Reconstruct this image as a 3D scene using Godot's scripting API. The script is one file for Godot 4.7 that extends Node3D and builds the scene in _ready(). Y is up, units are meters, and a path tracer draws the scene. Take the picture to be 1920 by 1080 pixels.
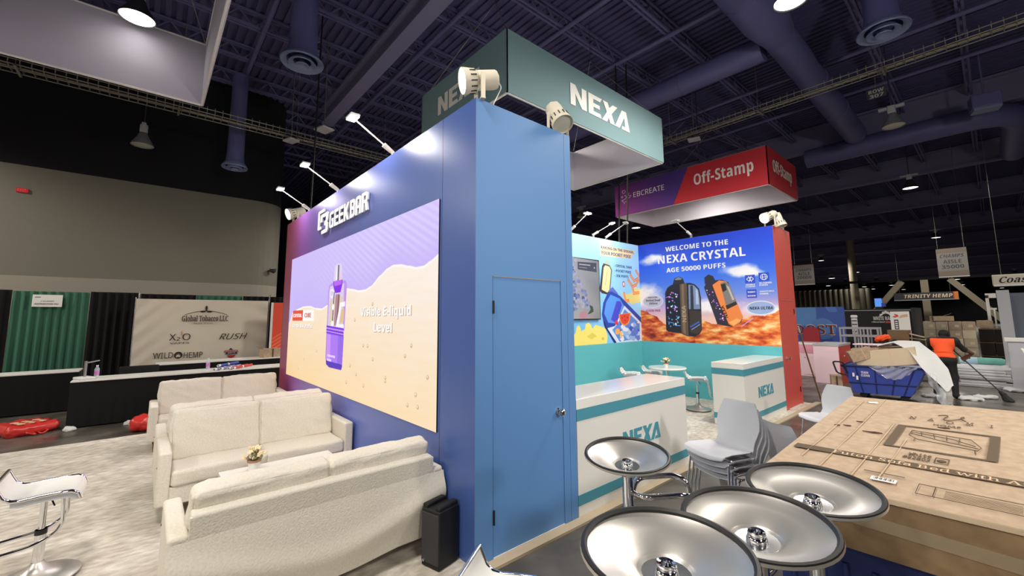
extends Node3D
# An exhibition hall during tear-down. Axes: the booths' side faces look towards +X, the screen wall looks towards +Z. Metres.

class MB:
	var v = PackedVector3Array()
	var n = PackedVector3Array()
	var uv = PackedVector2Array()
	var c = PackedColorArray()
	var ix = PackedInt32Array()
	var cc = Color.WHITE
	var colored = false

	func vert(p: Vector3, nn: Vector3, t := Vector2.ZERO) -> int:
		v.append(p); n.append(nn); uv.append(t); c.append(cc)
		return v.size() - 1

	func tri(a: int, b: int, d: int) -> void:   # counter-clockwise seen from outside
		ix.append(a); ix.append(d); ix.append(b)

	func face(p: Array, t: Array = []) -> MB:   # a flat convex face, counter-clockwise seen from outside
		var nn: Vector3 = (p[1] - p[0]).cross(p[2] - p[0]).normalized()
		var f = v.size()
		for i in p.size():
			vert(p[i], nn, t[i] if t.size() > i else Vector2(p[i].x + p[i].z, p[i].y))
		for i in range(1, p.size() - 1):
			tri(f, f + i, f + i + 1)
		return self

	func hexa(q: Array) -> MB:   # eight corners: bottom ring then top ring, each counter-clockwise from above
		face([q[3], q[2], q[1], q[0]]); face([q[4], q[5], q[6], q[7]])
		for i in 4:
			var j = (i + 1) % 4
			face([q[i], q[j], q[j + 4], q[i + 4]])
		return self

	func box(o: Vector3, s: Vector3, b := Basis()) -> MB:
		var h = s / 2
		var q = []
		for y in [-1, 1]:
			for k in [[-1, 1], [1, 1], [1, -1], [-1, -1]]:
				q.append(o + b * Vector3(k[0] * h.x, y * h.y, k[1] * h.z))
		return hexa(q)

	func span(a: Vector3, z: Vector3) -> MB:   # a box from its lowest to its highest corner
		return box((a + z) / 2, (z - a).abs())

	func rbox(o: Vector3, s: Vector3, r: float, b := Basis(), seg := 3, sub := 1, puff := 0.0, noise: FastNoiseLite = null, amp := 0.0) -> MB:
		var h = s / 2
		r = minf(r, minf(h.x, minf(h.y, h.z)) * 0.999)
		var ts = []
		for a in 3:
			var l = []
			var inn: float = h[a] - r
			for k in seg:
				l.append(-inn - r * tan(PI / 4 * (1.0 - float(k) / seg)))
			for k in sub + 1:
				l.append(lerpf(-inn, inn, float(k) / sub))
			for k in seg:
				l.append(inn + r * tan(PI / 4 * float(k + 1) / seg))
			ts.append(l)
		for ax in 3:
			var u = (ax + 1) % 3
			var w = (ax + 2) % 3
			for sg in [-1.0, 1.0]:
				var f = v.size()
				for i in ts[u].size():
					for j in ts[w].size():
						var p = Vector3.ZERO
						p[ax] = sg * h[ax]; p[u] = ts[u][i]; p[w] = ts[w][j]
						var q = p.clamp(-(h - Vector3.ONE * r), h - Vector3.ONE * r)
						var d = (p - q).normalized()
						p = q + d * r
						if puff != 0.0:
							p += d * puff * (1.0 - pow(absf(p[u]) / h[u], 2.0)) * (1.0 - pow(absf(p[w]) / h[w], 2.0))
						if noise != null:
							p += d * noise.get_noise_3dv(p * 100.0 + o * 37.0) * amp
						vert(o + b * p, b * d, Vector2(p[u], p[w]))
				var m: int = ts[w].size()
				for i in ts[u].size() - 1:
					for j in m - 1:
						var a0 = f + i * m + j
						if sg > 0:
							tri(a0, a0 + m, a0 + m + 1); tri(a0, a0 + m + 1, a0 + 1)
						else:
							tri(a0, a0 + m + 1, a0 + m); tri(a0, a0 + 1, a0 + m + 1)
		return self

	func smooth() -> MB:   # normals averaged over vertices at one place
		var acc = {}
		for i in range(0, ix.size(), 3):
			var a = v[ix[i]]; var b = v[ix[i + 2]]; var d = v[ix[i + 1]]
			var nn = (b - a).cross(d - a)
			for p in [a, b, d]:
				var k = Vector3i((p * 5000.0).round())
				acc[k] = acc.get(k, Vector3.ZERO) + nn
		for i in v.size():
			n[i] = (acc.get(Vector3i((v[i] * 5000.0).round()), n[i]) as Vector3).normalized()
		return self

	func tube(p: Array, r, sides := 10, caps := true) -> MB:
		var m = p.size()
		var t0: Vector3 = (p[1] - p[0]).normalized()
		var up = Vector3.UP if absf(t0.y) < 0.9 else Vector3.RIGHT
		var s = t0.cross(up).normalized()
		var f = v.size()
		for i in m:
			var t: Vector3 = (p[mini(i + 1, m - 1)] - p[maxi(i - 1, 0)]).normalized()
			s = (s - t * s.dot(t)).normalized()
			var w = t.cross(s)
			var rr: float = r[i] if r is Array else r
			for k in sides + 1:
				var an = TAU * k / sides
				var d = s * cos(an) + w * sin(an)
				vert(p[i] + d * rr, d, Vector2(float(k) / sides, i))
		for i in m - 1:
			for k in sides:
				var a = f + i * (sides + 1) + k
				tri(a, a + 1, a + sides + 2); tri(a, a + sides + 2, a + sides + 1)
		if caps:
			for e in 2:
				var i = 0 if e == 0 else m - 1
				var t: Vector3 = (p[1] - p[0]).normalized() * -1 if e == 0 else (p[m - 1] - p[m - 2]).normalized()
				var g = vert(p[i], t)
				for k in sides + 1:
					vert(v[f + i * (sides + 1) + k], t)
				for k in sides:
					if e == 0: tri(g, g + 2 + k, g + 1 + k)
					else: tri(g, g + 1 + k, g + 2 + k)
		return self

	func lathe(pf: Array, sides := 32, xf := Transform3D()) -> MB:   # profile of (radius, height)
		var m = pf.size()
		var sn = []
		for i in m - 1:
			var d: Vector2 = pf[i + 1] - pf[i]
			sn.append(Vector2(d.y, -d.x).normalized())
		for i in m - 1:
			var f = v.size()
			for e in 2:
				var q: Vector2 = pf[i + e]
				var nn: Vector2 = sn[i]
				var o = i - 1 if e == 0 else i + 1
				if o >= 0 and o < m - 1 and nn.dot(sn[o]) > 0.7:
					nn = (nn + sn[o]).normalized()
				for k in sides + 1:
					var an = TAU * k / sides
					vert(xf * Vector3(q.x * cos(an), q.y, q.x * sin(an)), (xf.basis * Vector3(nn.x * cos(an), nn.y, nn.x * sin(an))).normalized(), Vector2(float(k) / sides, float(i + e) / m))
			for k in sides:
				var a = f + k
				tri(a, a + sides + 1, a + sides + 2); tri(a, a + sides + 2, a + 1)
		return self

	func prism(poly: PackedVector2Array, d: float, xf := Transform3D()) -> MB:   # outline in xy, thick from z = 0 to d
		if Geometry2D.is_polygon_clockwise(poly):
			poly = poly.duplicate(); poly.reverse()
		var t = Geometry2D.triangulate_polygon(poly)
		for e in 2:
			var f = v.size()
			for q in poly:
				vert(xf * Vector3(q.x, q.y, d if e else 0.0), (xf.basis * Vector3(0, 0, 1 if e else -1)).normalized(), q)
			for i in range(0, t.size(), 3):
				var a = t[i]; var b = t[i + 1]; var g = t[i + 2]
				if (poly[b] - poly[a]).cross(poly[g] - poly[a]) < 0:
					var x = b; b = g; g = x
				if e: tri(f + a, f + b, f + g)
				else: tri(f + a, f + g, f + b)
		for i in poly.size():
			var a = poly[i]; var b = poly[(i + 1) % poly.size()]
			face([xf * Vector3(a.x, a.y, 0), xf * Vector3(b.x, b.y, 0), xf * Vector3(b.x, b.y, d), xf * Vector3(a.x, a.y, d)])
		return self

	func grid(nu: int, nv: int, fn: Callable) -> MB:   # a smooth sheet, fn(u, v) -> Vector3
		var f = v.size()
		for i in nu + 1:
			for j in nv + 1:
				vert(fn.call(float(i) / nu, float(j) / nv), Vector3.UP, Vector2(float(i) / nu, float(j) / nv))
		for i in nu:
			for j in nv:
				var a = f + i * (nv + 1) + j
				tri(a, a + nv + 1, a + nv + 2); tri(a, a + nv + 2, a + 1)
		for i in nu + 1:
			for j in nv + 1:
				var a = f + i * (nv + 1) + j
				var du = v[f + mini(i + 1, nu) * (nv + 1) + j] - v[f + maxi(i - 1, 0) * (nv + 1) + j]
				var dv = v[f + i * (nv + 1) + mini(j + 1, nv)] - v[f + i * (nv + 1) + maxi(j - 1, 0)]
				n[a] = du.cross(dv).normalized()
		return self

	func mesh() -> ArrayMesh:
		var a = []
		a.resize(Mesh.ARRAY_MAX)
		a[Mesh.ARRAY_VERTEX] = v; a[Mesh.ARRAY_NORMAL] = n; a[Mesh.ARRAY_TEX_UV] = uv; a[Mesh.ARRAY_INDEX] = ix
		if colored: a[Mesh.ARRAY_COLOR] = c
		var m = ArrayMesh.new()
		m.add_surface_from_arrays(Mesh.PRIMITIVE_TRIANGLES, a)
		return m

class Ras:   # prints flat pictures: shapes in the panel's own metres
	var im: Image
	var o: Vector2
	var s: Vector2
	func _init(w: int, h: int, lo: Vector2, hi: Vector2, bg := Color.WHITE) -> void:
		im = Image.create(w, h, false, Image.FORMAT_RGB8)
		im.fill(bg)
		o = Vector2(lo.x, hi.y)
		s = Vector2(w / (hi.x - lo.x), -h / (hi.y - lo.y))
	func px(p: Vector2) -> Vector2:
		return (p - o) * s
	func poly(pts: Array, col: Color) -> Ras:
		var q = []
		var y0 = 1e9
		var y1 = -1e9
		for p in pts:
			var k = px(Vector2(p[0], p[1])); q.append(k)
			y0 = minf(y0, k.y); y1 = maxf(y1, k.y)
		for y in range(maxi(0, int(floor(y0))), mini(im.get_height() - 1, int(ceil(y1))) + 1):
			var yy = y + 0.5
			var xs = []
			for i in q.size():
				var a: Vector2 = q[i]
				var b: Vector2 = q[(i + 1) % q.size()]
				if (a.y <= yy) != (b.y <= yy):
					xs.append(a.x + (yy - a.y) / (b.y - a.y) * (b.x - a.x))
			xs.sort()
			for i in range(0, xs.size() - 1, 2):
				var x0 = int(round(xs[i])); var x1 = int(round(xs[i + 1]))
				if x1 > x0: im.fill_rect(Rect2i(x0, y, x1 - x0, 1), col)
		return self
	func ell(x: float, y: float, rx: float, ry: float, col: Color, rot := 0.0) -> Ras:
		var p = []
		for i in 28:
			var q = Vector2(cos(TAU * i / 28) * rx, sin(TAU * i / 28) * ry).rotated(rot)
			p.append([x + q.x, y + q.y])
		return poly(p, col)
	func line(pts: Array, w: float, col: Color) -> Ras:
		for i in pts.size() - 1:
			var a = Vector2(pts[i][0], pts[i][1])
			var b = Vector2(pts[i + 1][0], pts[i + 1][1])
			if a.distance_to(b) < 1e-6: continue
			var d = (b - a).normalized() * w / 2
			var e = d.orthogonal()
			var p = []
			for k in [a - d + e, b + d + e, b + d - e, a - d - e]: p.append([k.x, k.y])
			poly(p, col)
		return self
	func ring(x: float, y: float, rx: float, ry: float, w: float, col: Color) -> Ras:
		var p = []
		for i in 25: p.append([x + cos(TAU * i / 24) * rx, y + sin(TAU * i / 24) * ry])
		return line(p, w, col)
	func each(fn: Callable) -> Ras:   # fn(x, y) in metres -> Color
		for y in im.get_height():
			for x in im.get_width():
				im.set_pixel(x, y, fn.call(o.x + (x + 0.5) / s.x, o.y + (y + 0.5) / s.y))
		return self
	func tex() -> ImageTexture:
		im.generate_mipmaps()
		return ImageTexture.create_from_image(im)

var names = {}
var M = {}
var fonts = {}
var rng = RandomNumberGenerator.new()

func numbered(nm: String) -> String:
	if not names.has(nm):
		names[nm] = 0
		return nm
	names[nm] += 1
	return "%s_%03d" % [nm, names[nm]]

func C(r: int, g: int, b: int) -> Color:
	return Color8(r, g, b)

func mk(key: String, col: Color, rough := 0.6, metal := 0.0, more := {}) -> StandardMaterial3D:
	var m = StandardMaterial3D.new()
	m.albedo_color = col; m.roughness = rough; m.metallic = metal
	for k in more: m.set(k, more[k])
	M[key] = m
	return m

func noise_img(w: int, h: int, freq: float, seed_: int, oct: int, lo: Color, hi: Color, gam := 1.0, kind := FastNoiseLite.TYPE_SIMPLEX_SMOOTH) -> Image:
	var f = FastNoiseLite.new()
	f.noise_type = kind; f.seed = seed_; f.frequency = freq; f.fractal_octaves = oct
	var g = f.get_seamless_image(w, h)
	g.convert(Image.FORMAT_L8)
	var d = g.get_data()
	var out = PackedByteArray()
	out.resize(w * h * 3)
	var lut = []
	for i in 256: lut.append(lo.lerp(hi, pow(i / 255.0, gam)))
	for i in w * h:
		var k: Color = lut[d[i]]
		out[i * 3] = k.r8; out[i * 3 + 1] = k.g8; out[i * 3 + 2] = k.b8
	return Image.create_from_data(w, h, false, Image.FORMAT_RGB8, out)

func itex(im: Image) -> ImageTexture:
	im.generate_mipmaps()
	return ImageTexture.create_from_image(im)

func bump(freq: float, seed_: int, strength: float, size := 256) -> ImageTexture:
	var im = noise_img(size, size, freq, seed_, 4, Color.BLACK, Color.WHITE)
	im.convert(Image.FORMAT_RGBA8)
	im.bump_map_to_normal_map(strength)
	return itex(im)

func thing(nm: String, label: String, category: String, at := Vector3.ZERO, turn := 0.0, group := "") -> Node3D:
	var o = Node3D.new()
	o.name = numbered(nm)
	add_child(o)
	o.position = at; o.rotation.y = turn
	return tag(o, label, category, group)

func tag(o: Node3D, label: String, category: String, group := "") -> Node3D:
	o.set_meta("label", label); o.set_meta("category", category)
	if group != "": o.set_meta("group", group)
	return o

func part(nm: String, b, mat, parent: Node3D = self, at := Vector3.ZERO) -> MeshInstance3D:
	var o = MeshInstance3D.new()
	o.mesh = b.mesh() if b is MB else b
	o.material_override = M[mat] if mat is String else mat
	o.cast_shadow = GeometryInstance3D.SHADOW_CASTING_SETTING_ON
	o.name = numbered(nm) if parent == self else nm
	parent.add_child(o, true)
	o.position = at
	return o

func struct(nm: String, b, mat, parent: Node3D = self) -> MeshInstance3D:
	var o = part(nm, b, mat, parent)
	if parent == self: o.set_meta("kind", "structure")
	return o

func copy(src: Node3D, label: String, at: Vector3, turn := 0.0) -> Node3D:
	var base = String(src.name)
	var cut = base.rfind("_")
	if cut > 0 and base.substr(cut + 1).is_valid_int(): base = base.substr(0, cut)
	var o = src.duplicate() as Node3D
	o.name = numbered(base)
	add_child(o)
	o.position = at; o.rotation.y = turn
	o.set_meta("label", label)
	return o

func font(kind: String) -> SystemFont:
	if not fonts.has(kind):
		var f = SystemFont.new()
		f.font_names = PackedStringArray([{"s": "Droid Sans", "b": "Droid Sans", "r": "Droid Serif", "R": "Droid Serif", "m": "Droid Sans Mono"}[kind]])
		f.font_weight = 700 if kind in ["b", "R"] else 400
		fonts[kind] = f
	return fonts[kind]

# lettering fitted into a box: lower left corner, direction of the line, upwards, size of the ink
func letters(parent: Node3D, s: String, mat, lo: Vector3, right: Vector3, up: Vector3, w: float, h: float, kind := "b", depth := 0.003, slant := 0.0, nm := "lettering") -> MeshInstance3D:
	var t = TextMesh.new()
	t.text = s; t.font = font(kind); t.font_size = 48; t.pixel_size = 0.01; t.depth = 1.0
	t.curve_step = 3.0
	var bb = t.get_aabb()
	var o = MeshInstance3D.new()
	o.mesh = t
	o.material_override = M[mat] if mat is String else mat
	o.name = nm
	parent.add_child(o, true)
	var nz = right.cross(up).normalized()
	var sx = w / maxf(bb.size.x + slant * bb.size.y, 0.01)
	var sy = h / maxf(bb.size.y, 0.01)
	var b = Basis(right * sx, up * sy + right * slant * sx, nz * depth)
	o.transform = Transform3D(b, lo - b * Vector3(bb.position.x, bb.position.y, -0.5))
	return o

# an outline given in a unit box, laid on a surface with some thickness
func shape(parent: Node3D, nm: String, polys: Array, mat, lo: Vector3, right: Vector3, up: Vector3, w: float, h: float, depth := 0.004) -> MeshInstance3D:
	var b = MB.new()
	var nz = right.cross(up).normalized()
	for p in polys:
		var q = PackedVector2Array()
		for k in p: q.append(Vector2(k[0] * w, k[1] * h))
		b.prism(q, depth, Transform3D(Basis(right, up, nz), lo))
	return part(nm, b, mat, parent)

func panel(a: Vector3, b: Vector3, c: Vector3, d: Vector3) -> MB:   # lower left, lower right, upper right, upper left, with a picture's coordinates
	return MB.new().face([a, b, c, d], [Vector2(0, 1), Vector2(1, 1), Vector2(1, 0), Vector2(0, 0)])

func arc(o: Vector3, a: Vector3, b: Vector3, r: float, t0: float, t1: float, k := 6) -> Array:
	var p = []
	for i in k + 1:
		var t = lerpf(t0, t1, float(i) / k)
		p.append(o + (a * cos(t) + b * sin(t)) * r)
	return p

func bent(pts: Array, r: float, k := 5) -> Array:   # rounds the corners of a path
	var out = [pts[0]]
	for i in range(1, pts.size() - 1):
		var p: Vector3 = pts[i]
		var a: Vector3 = (pts[i - 1] - p)
		var b: Vector3 = (pts[i + 1] - p)
		var rr = minf(r, minf(a.length(), b.length()) * 0.49)
		for j in k + 1:
			var t = float(j) / k
			var q0 = p + a.normalized() * rr
			var q2 = p + b.normalized() * rr
			out.append(q0.lerp(p, t).lerp(p.lerp(q2, t), t))
	out.append(pts[-1])
	return out

func spot(parent: Node3D, at: Vector3, to: Vector3, energy: float, angle: float, col := Color.WHITE, size := 0.05, soft := 0.6) -> SpotLight3D:
	var l = SpotLight3D.new()
	l.name = "light"
	l.light_energy = energy; l.light_color = col; l.spot_angle = angle; l.spot_range = 150.0
	l.spot_attenuation = 2.0; l.light_size = size; l.shadow_enabled = true; l.spot_angle_attenuation = soft
	parent.add_child(l, true)
	l.look_at_from_position(at, to, Vector3.UP if absf((to - at).normalized().y) < 0.95 else Vector3.RIGHT)
	return l

func setup() -> void:
	rng.seed = 7
	var cam = Camera3D.new()
	cam.name = "camera"
	cam.projection = Camera3D.PROJECTION_FRUSTUM
	cam.near = 0.05; cam.far = 400.0
	cam.size = 2.0 * 0.05 * 540.0 / 781.287
	cam.frustum_offset = Vector2(0, -(540.0 - 503.743) / 781.287 * 0.05)
	add_child(cam)
	cam.position = Vector3(0, 1.75, 0)
	cam.basis = Basis(Vector3.UP, deg_to_rad(49.0001)) * Basis(Vector3.RIGHT, deg_to_rad(6.6612)) * Basis(Vector3.BACK, deg_to_rad(-0.3914))
	cam.current = true
	var e = Environment.new()
	e.background_mode = Environment.BG_COLOR
	e.background_color = Color(0.01, 0.01, 0.012)
	e.tonemap_mode = Environment.TONE_MAPPER_LINEAR
	e.tonemap_exposure = 1.0
	e.sdfgi_enabled = true; e.ssao_enabled = true; e.ssil_enabled = true
	var w = WorldEnvironment.new()
	w.name = "environment"; w.environment = e
	add_child(w)

const BAY := 24.0
const ARM := 1.0
const FLOOD := 6.0
const AISLE := 17.0  # strength of the added floods out of view
const SCREEN := 0.8

func materials() -> void:
	var fab = bump(0.12, 3, 2.0)
	var soft = bump(0.02, 4, 3.0)
	mk("white", C(228, 226, 222), 0.45)
	mk("white_gloss", C(232, 231, 228), 0.12)
	mk("white_matt", C(214, 213, 210), 0.8)
	mk("light_grey", C(176, 178, 184), 0.5)
	mk("grey", C(120, 122, 126), 0.6)
	mk("dark_grey", C(52, 52, 56), 0.6)
	mk("black", C(16, 16, 18), 0.6)
	mk("black_gloss", C(12, 12, 14), 0.25)
	mk("black_cloth", C(9, 9, 10), 0.95)
	mk("chrome", C(225, 226, 230), 0.07, 1.0)
	mk("steel", C(190, 190, 194), 0.25, 1.0)
	mk("galvanised", C(150, 148, 140), 0.4, 0.8)
	mk("rubber", C(24, 24, 26), 0.5)
	mk("cream_metal", C(214, 206, 190), 0.45)
	mk("linen", Color.WHITE, 0.95, 0.0, {"albedo_texture": itex(noise_img(256, 256, 0.09, 51, 5, C(210, 204, 192), C(228, 222, 210))), "normal_enabled": true, "normal_texture": fab, "normal_scale": 0.6, "uv1_triplanar": true, "uv1_scale": Vector3(2.2, 2.2, 2.2)})
	mk("wood_leg", C(92, 58, 38), 0.5)
	mk("carpet", Color.WHITE, 0.95, 0.0, {"albedo_texture": carpet_tex(), "normal_enabled": true, "normal_texture": fab, "normal_scale": 0.3})
	var conc = noise_img(512, 512, 0.012, 21, 5, C(58, 54, 49), C(112, 106, 98), 1.1)
	var crough = noise_img(256, 256, 0.02, 22, 4, Color(0.22, 0.22, 0.22), Color(0.5, 0.5, 0.5))
	mk("concrete", Color.WHITE, 1.0, 0.0, {"albedo_texture": itex(conc), "roughness_texture": itex(crough), "uv1_triplanar": true, "uv1_world_triplanar": true, "uv1_scale": Vector3(0.22, 0.22, 0.22), "metallic_specular": 0.5})
	mk("hall_beige", C(118, 114, 104), 0.9, 0.0, {"normal_enabled": true, "normal_texture": soft, "normal_scale": 0.2, "uv1_triplanar": true})
	mk("hall_beige_light", C(152, 146, 134), 0.9)
	mk("hall_black", C(16, 16, 20), 0.95)
	mk("ceiling_paint", C(80, 78, 122), 0.8)
	mk("steel_paint", C(98, 96, 142), 0.7)
	mk("duct_paint", C(96, 96, 146), 0.45)
	mk("beam_paint", C(118, 116, 152), 0.6)
	mk("diffuser_paint", C(120, 132, 168), 0.4)
	mk("far_wall", C(110, 104, 92), 0.9)
	mk("pale_cloth", C(186, 182, 198), 0.9)
	mk("lilac_cloth", C(232, 228, 240), 0.9)
	mk("sign_teal", C(116, 146, 152), 0.85)
	mk("sign_red", C(196, 44, 56), 0.8)
	mk("print_white", C(236, 234, 230), 0.7)
	mk("letter_white", C(200, 200, 206), 0.5)
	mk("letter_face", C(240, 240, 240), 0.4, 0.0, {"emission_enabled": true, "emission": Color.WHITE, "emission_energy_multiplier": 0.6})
	mk("teal", C(90, 180, 190), 0.6)
	mk("teal_band", C(72, 148, 168), 0.5)
	mk("blue_wall", C(92, 140, 198), 0.5)
	mk("red_wall", C(206, 80, 70), 0.45)
	mk("pink", C(240, 214, 226), 0.5)
	mk("pink_deep", C(226, 160, 184), 0.5)
	mk("edge_tape", C(176, 160, 136), 0.8)
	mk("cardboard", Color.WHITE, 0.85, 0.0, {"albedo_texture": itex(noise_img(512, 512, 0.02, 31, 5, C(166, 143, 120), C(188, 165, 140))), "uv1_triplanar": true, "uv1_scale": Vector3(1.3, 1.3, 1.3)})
	mk("cardboard_shade", Color.WHITE, 0.7, 0.0, {"albedo_texture": itex(noise_img(256, 256, 0.03, 32, 4, C(124, 100, 72), C(148, 122, 90))), "uv1_triplanar": true, "uv1_scale": Vector3(1.5, 1.5, 1.5)})  # darker copy of the cardboard: shade painted into the big carton's sides
	mk("ink_brown", C(92, 76, 58), 0.9)
	mk("ink_tan", C(214, 184, 150), 0.85)
	mk("navy", C(24, 40, 96), 0.7)
	mk("bin_blue", C(58, 78, 168), 0.4)
	mk("plastic_film", Color(0.93, 0.95, 1.0, 0.3), 0.08, 0.0, {"transparency": BaseMaterial3D.TRANSPARENCY_ALPHA})
	mk("green_drape", C(56, 106, 84), 0.85, 0.0, {"rim_enabled": true, "rim": 0.3})
	mk("red_bag", C(206, 52, 46), 0.3)
	mk("orange_vest", C(255, 92, 40), 0.75)
	mk("exit_red", C(30, 6, 6), 0.5, 0.0, {"emission_enabled": true, "emission": C(200, 40, 50), "emission_energy_multiplier": 0.5})
	mk("lamp_glow", Color.WHITE, 0.4, 0.0, {"emission_enabled": true, "emission": C(255, 250, 240), "emission_energy_multiplier": 4.0})
	mk("lamp_off", C(196, 194, 180), 0.3)
	mk("chair_plastic", C(194, 195, 202), 0.4)
	mk("chair_plastic_back", C(196, 197, 202), 0.45)
	mk("stem_brown", C(98, 74, 48), 0.8)

func carpet_tex() -> ImageTexture:
	var a = noise_img(512, 512, 0.022, 11, 5, C(172, 165, 156), C(234, 228, 218), 0.75)
	var b = noise_img(512, 512, 0.004, 12, 3, Color(0.86, 0.84, 0.81), Color(1, 1, 1))
	for y in 512:
		for x in 512:
			a.set_pixel(x, y, a.get_pixel(x, y) * b.get_pixel(x, y))
	return itex(a)

func structure() -> void:
	struct("floor", MB.new().span(Vector3(-30, -0.3, -125), Vector3(14, 0, 10)), "concrete")
	var up = Transform3D(Basis(Vector3(1, 0, 0), Vector3(0, 0, -1), Vector3(0, 1, 0)), Vector3.ZERO)
	var plan = PackedVector2Array([Vector2(-15, -10), Vector2(-15, 2.35)])
	for i in range(1, 9):
		var t = PI / 2 * i / 8
		plan.append(Vector2(-15.85 + 0.85 * cos(t), 2.35 + 0.85 * sin(t)))
	plan.append_array([Vector2(-31, 3.2), Vector2(-31, -10)])
	var heights = [[0.0, 2.81, "hall_beige_light", "lower_band"], [2.81, 5.47, "hall_beige", "wall_left"], [5.47, 9.3, "hall_black", "upper_band"]]
	var wl: MeshInstance3D
	for i in [1, 0, 2]:
		var h: Array = heights[i]
		var b = MB.new().prism(plan, h[1] - h[0], up.translated(Vector3(0, h[0], 0)))
		if i == 1: wl = struct("wall_left", b, h[2])
		else: part(h[3], b, h[2], wl)
	struct("wall_far_left", MB.new().span(Vector3(-30.5, 0, -125), Vector3(-30, 9.3, -3.2)), "hall_black")
	struct("wall_right", MB.new().span(Vector3(14, 0, -125), Vector3(14.5, 9.3, 10)), "hall_beige")
	struct("wall_front", MB.new().span(Vector3(-15, 0, 10), Vector3(14.5, 9.3, 10.5)), "hall_beige")
	struct("wall_back", MB.new().span(Vector3(-30.5, 0, -125.5), Vector3(14.5, 9.3, -125)), "hall_black")
	# ceiling: corrugated steel deck with joists, pipes and girders
	var cb = MB.new()
	cb.span(Vector3(-30.5, 9.06, -125.5), Vector3(14.5, 9.3, 10.5))
	var z = 10.0
	while z > -44.0:
		cb.span(Vector3(-30, 9.0, z - 0.11), Vector3(14, 9.07, z))
		z -= 0.2
	var ce = struct("ceiling", cb, "ceiling_paint")
	var jb = MB.new()
	for y in [8.58, 8.93]:
		for s in [-0.05, 0.05]:
			jb.span(Vector3(s - 0.025, y, -46), Vector3(s + 0.025, y + 0.05, 9.5))
	z = 9.4
	while z > -30.0:
		for k in [[8.6, 8.95, 0.0], [8.95, 8.6, 0.3]]:
			var a = Vector3(0, k[0], z - k[2])
			var d = Vector3(0, k[1], z - k[2] - 0.3)
			jb.box((a + d) / 2, Vector3(0.03, 0.03, a.distance_to(d)), Basis.looking_at(d - a, Vector3.RIGHT))
		z -= 0.6
	var jm = jb.mesh()
	for i in 17:
		part("joist", jm, "steel_paint", ce, Vector3(-20.3 + 1.57 * i, 0, 0))
	for pz in [-1.6, -4.8, -6.95, -9.05, -13.4, -15.8]:
		part("pipe", MB.new().tube([Vector3(-29.5, 8.5, pz), Vector3(13.5, 8.5, pz)], 0.055, 8), "steel_paint", ce)
	for gz in [-19.0, -26.0, -34.0, -44.0, -55.0, -68.0, -82.0, -98.0]:
		part("girder", MB.new().span(Vector3(-30, 8.05, gz - 0.15), Vector3(14, 8.12, gz + 0.15)).span(Vector3(-30, 8.12, gz - 0.02), Vector3(14, 8.9, gz + 0.02)).span(Vector3(-30, 8.9, gz - 0.15), Vector3(14, 8.97, gz + 0.15)), "beam_paint", ce)
	part("girder", MB.new().span(Vector3(-12.6, 7.5, -3.8), Vector3(3, 7.56, -3.48)).span(Vector3(-12.6, 7.56, -3.66), Vector3(3, 7.96, -3.62)).span(Vector3(-12.6, 7.96, -3.8), Vector3(3, 8.02, -3.48)).span(Vector3(-12.6, 8.02, -3.7), Vector3(-12.45, 8.6, -3.58)).span(Vector3(-4, 8.02, -3.7), Vector3(-3.85, 8.6, -3.58)), "beam_paint", ce)
	# far drape wall and steel columns down the hall
	var fw = MB.new()
	for i in 26:
		var x = -21.5 + i * 0.5
		fw.tube([Vector3(x, 0, -60.4), Vector3(x, 4.7, -60.4)], 0.3, 8)
	var fd = part("drape_wall", fw, "far_wall")
	tag(fd, "long tall beige pleated drape wall far down the hall behind the blue booth wall", "drape")

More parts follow.
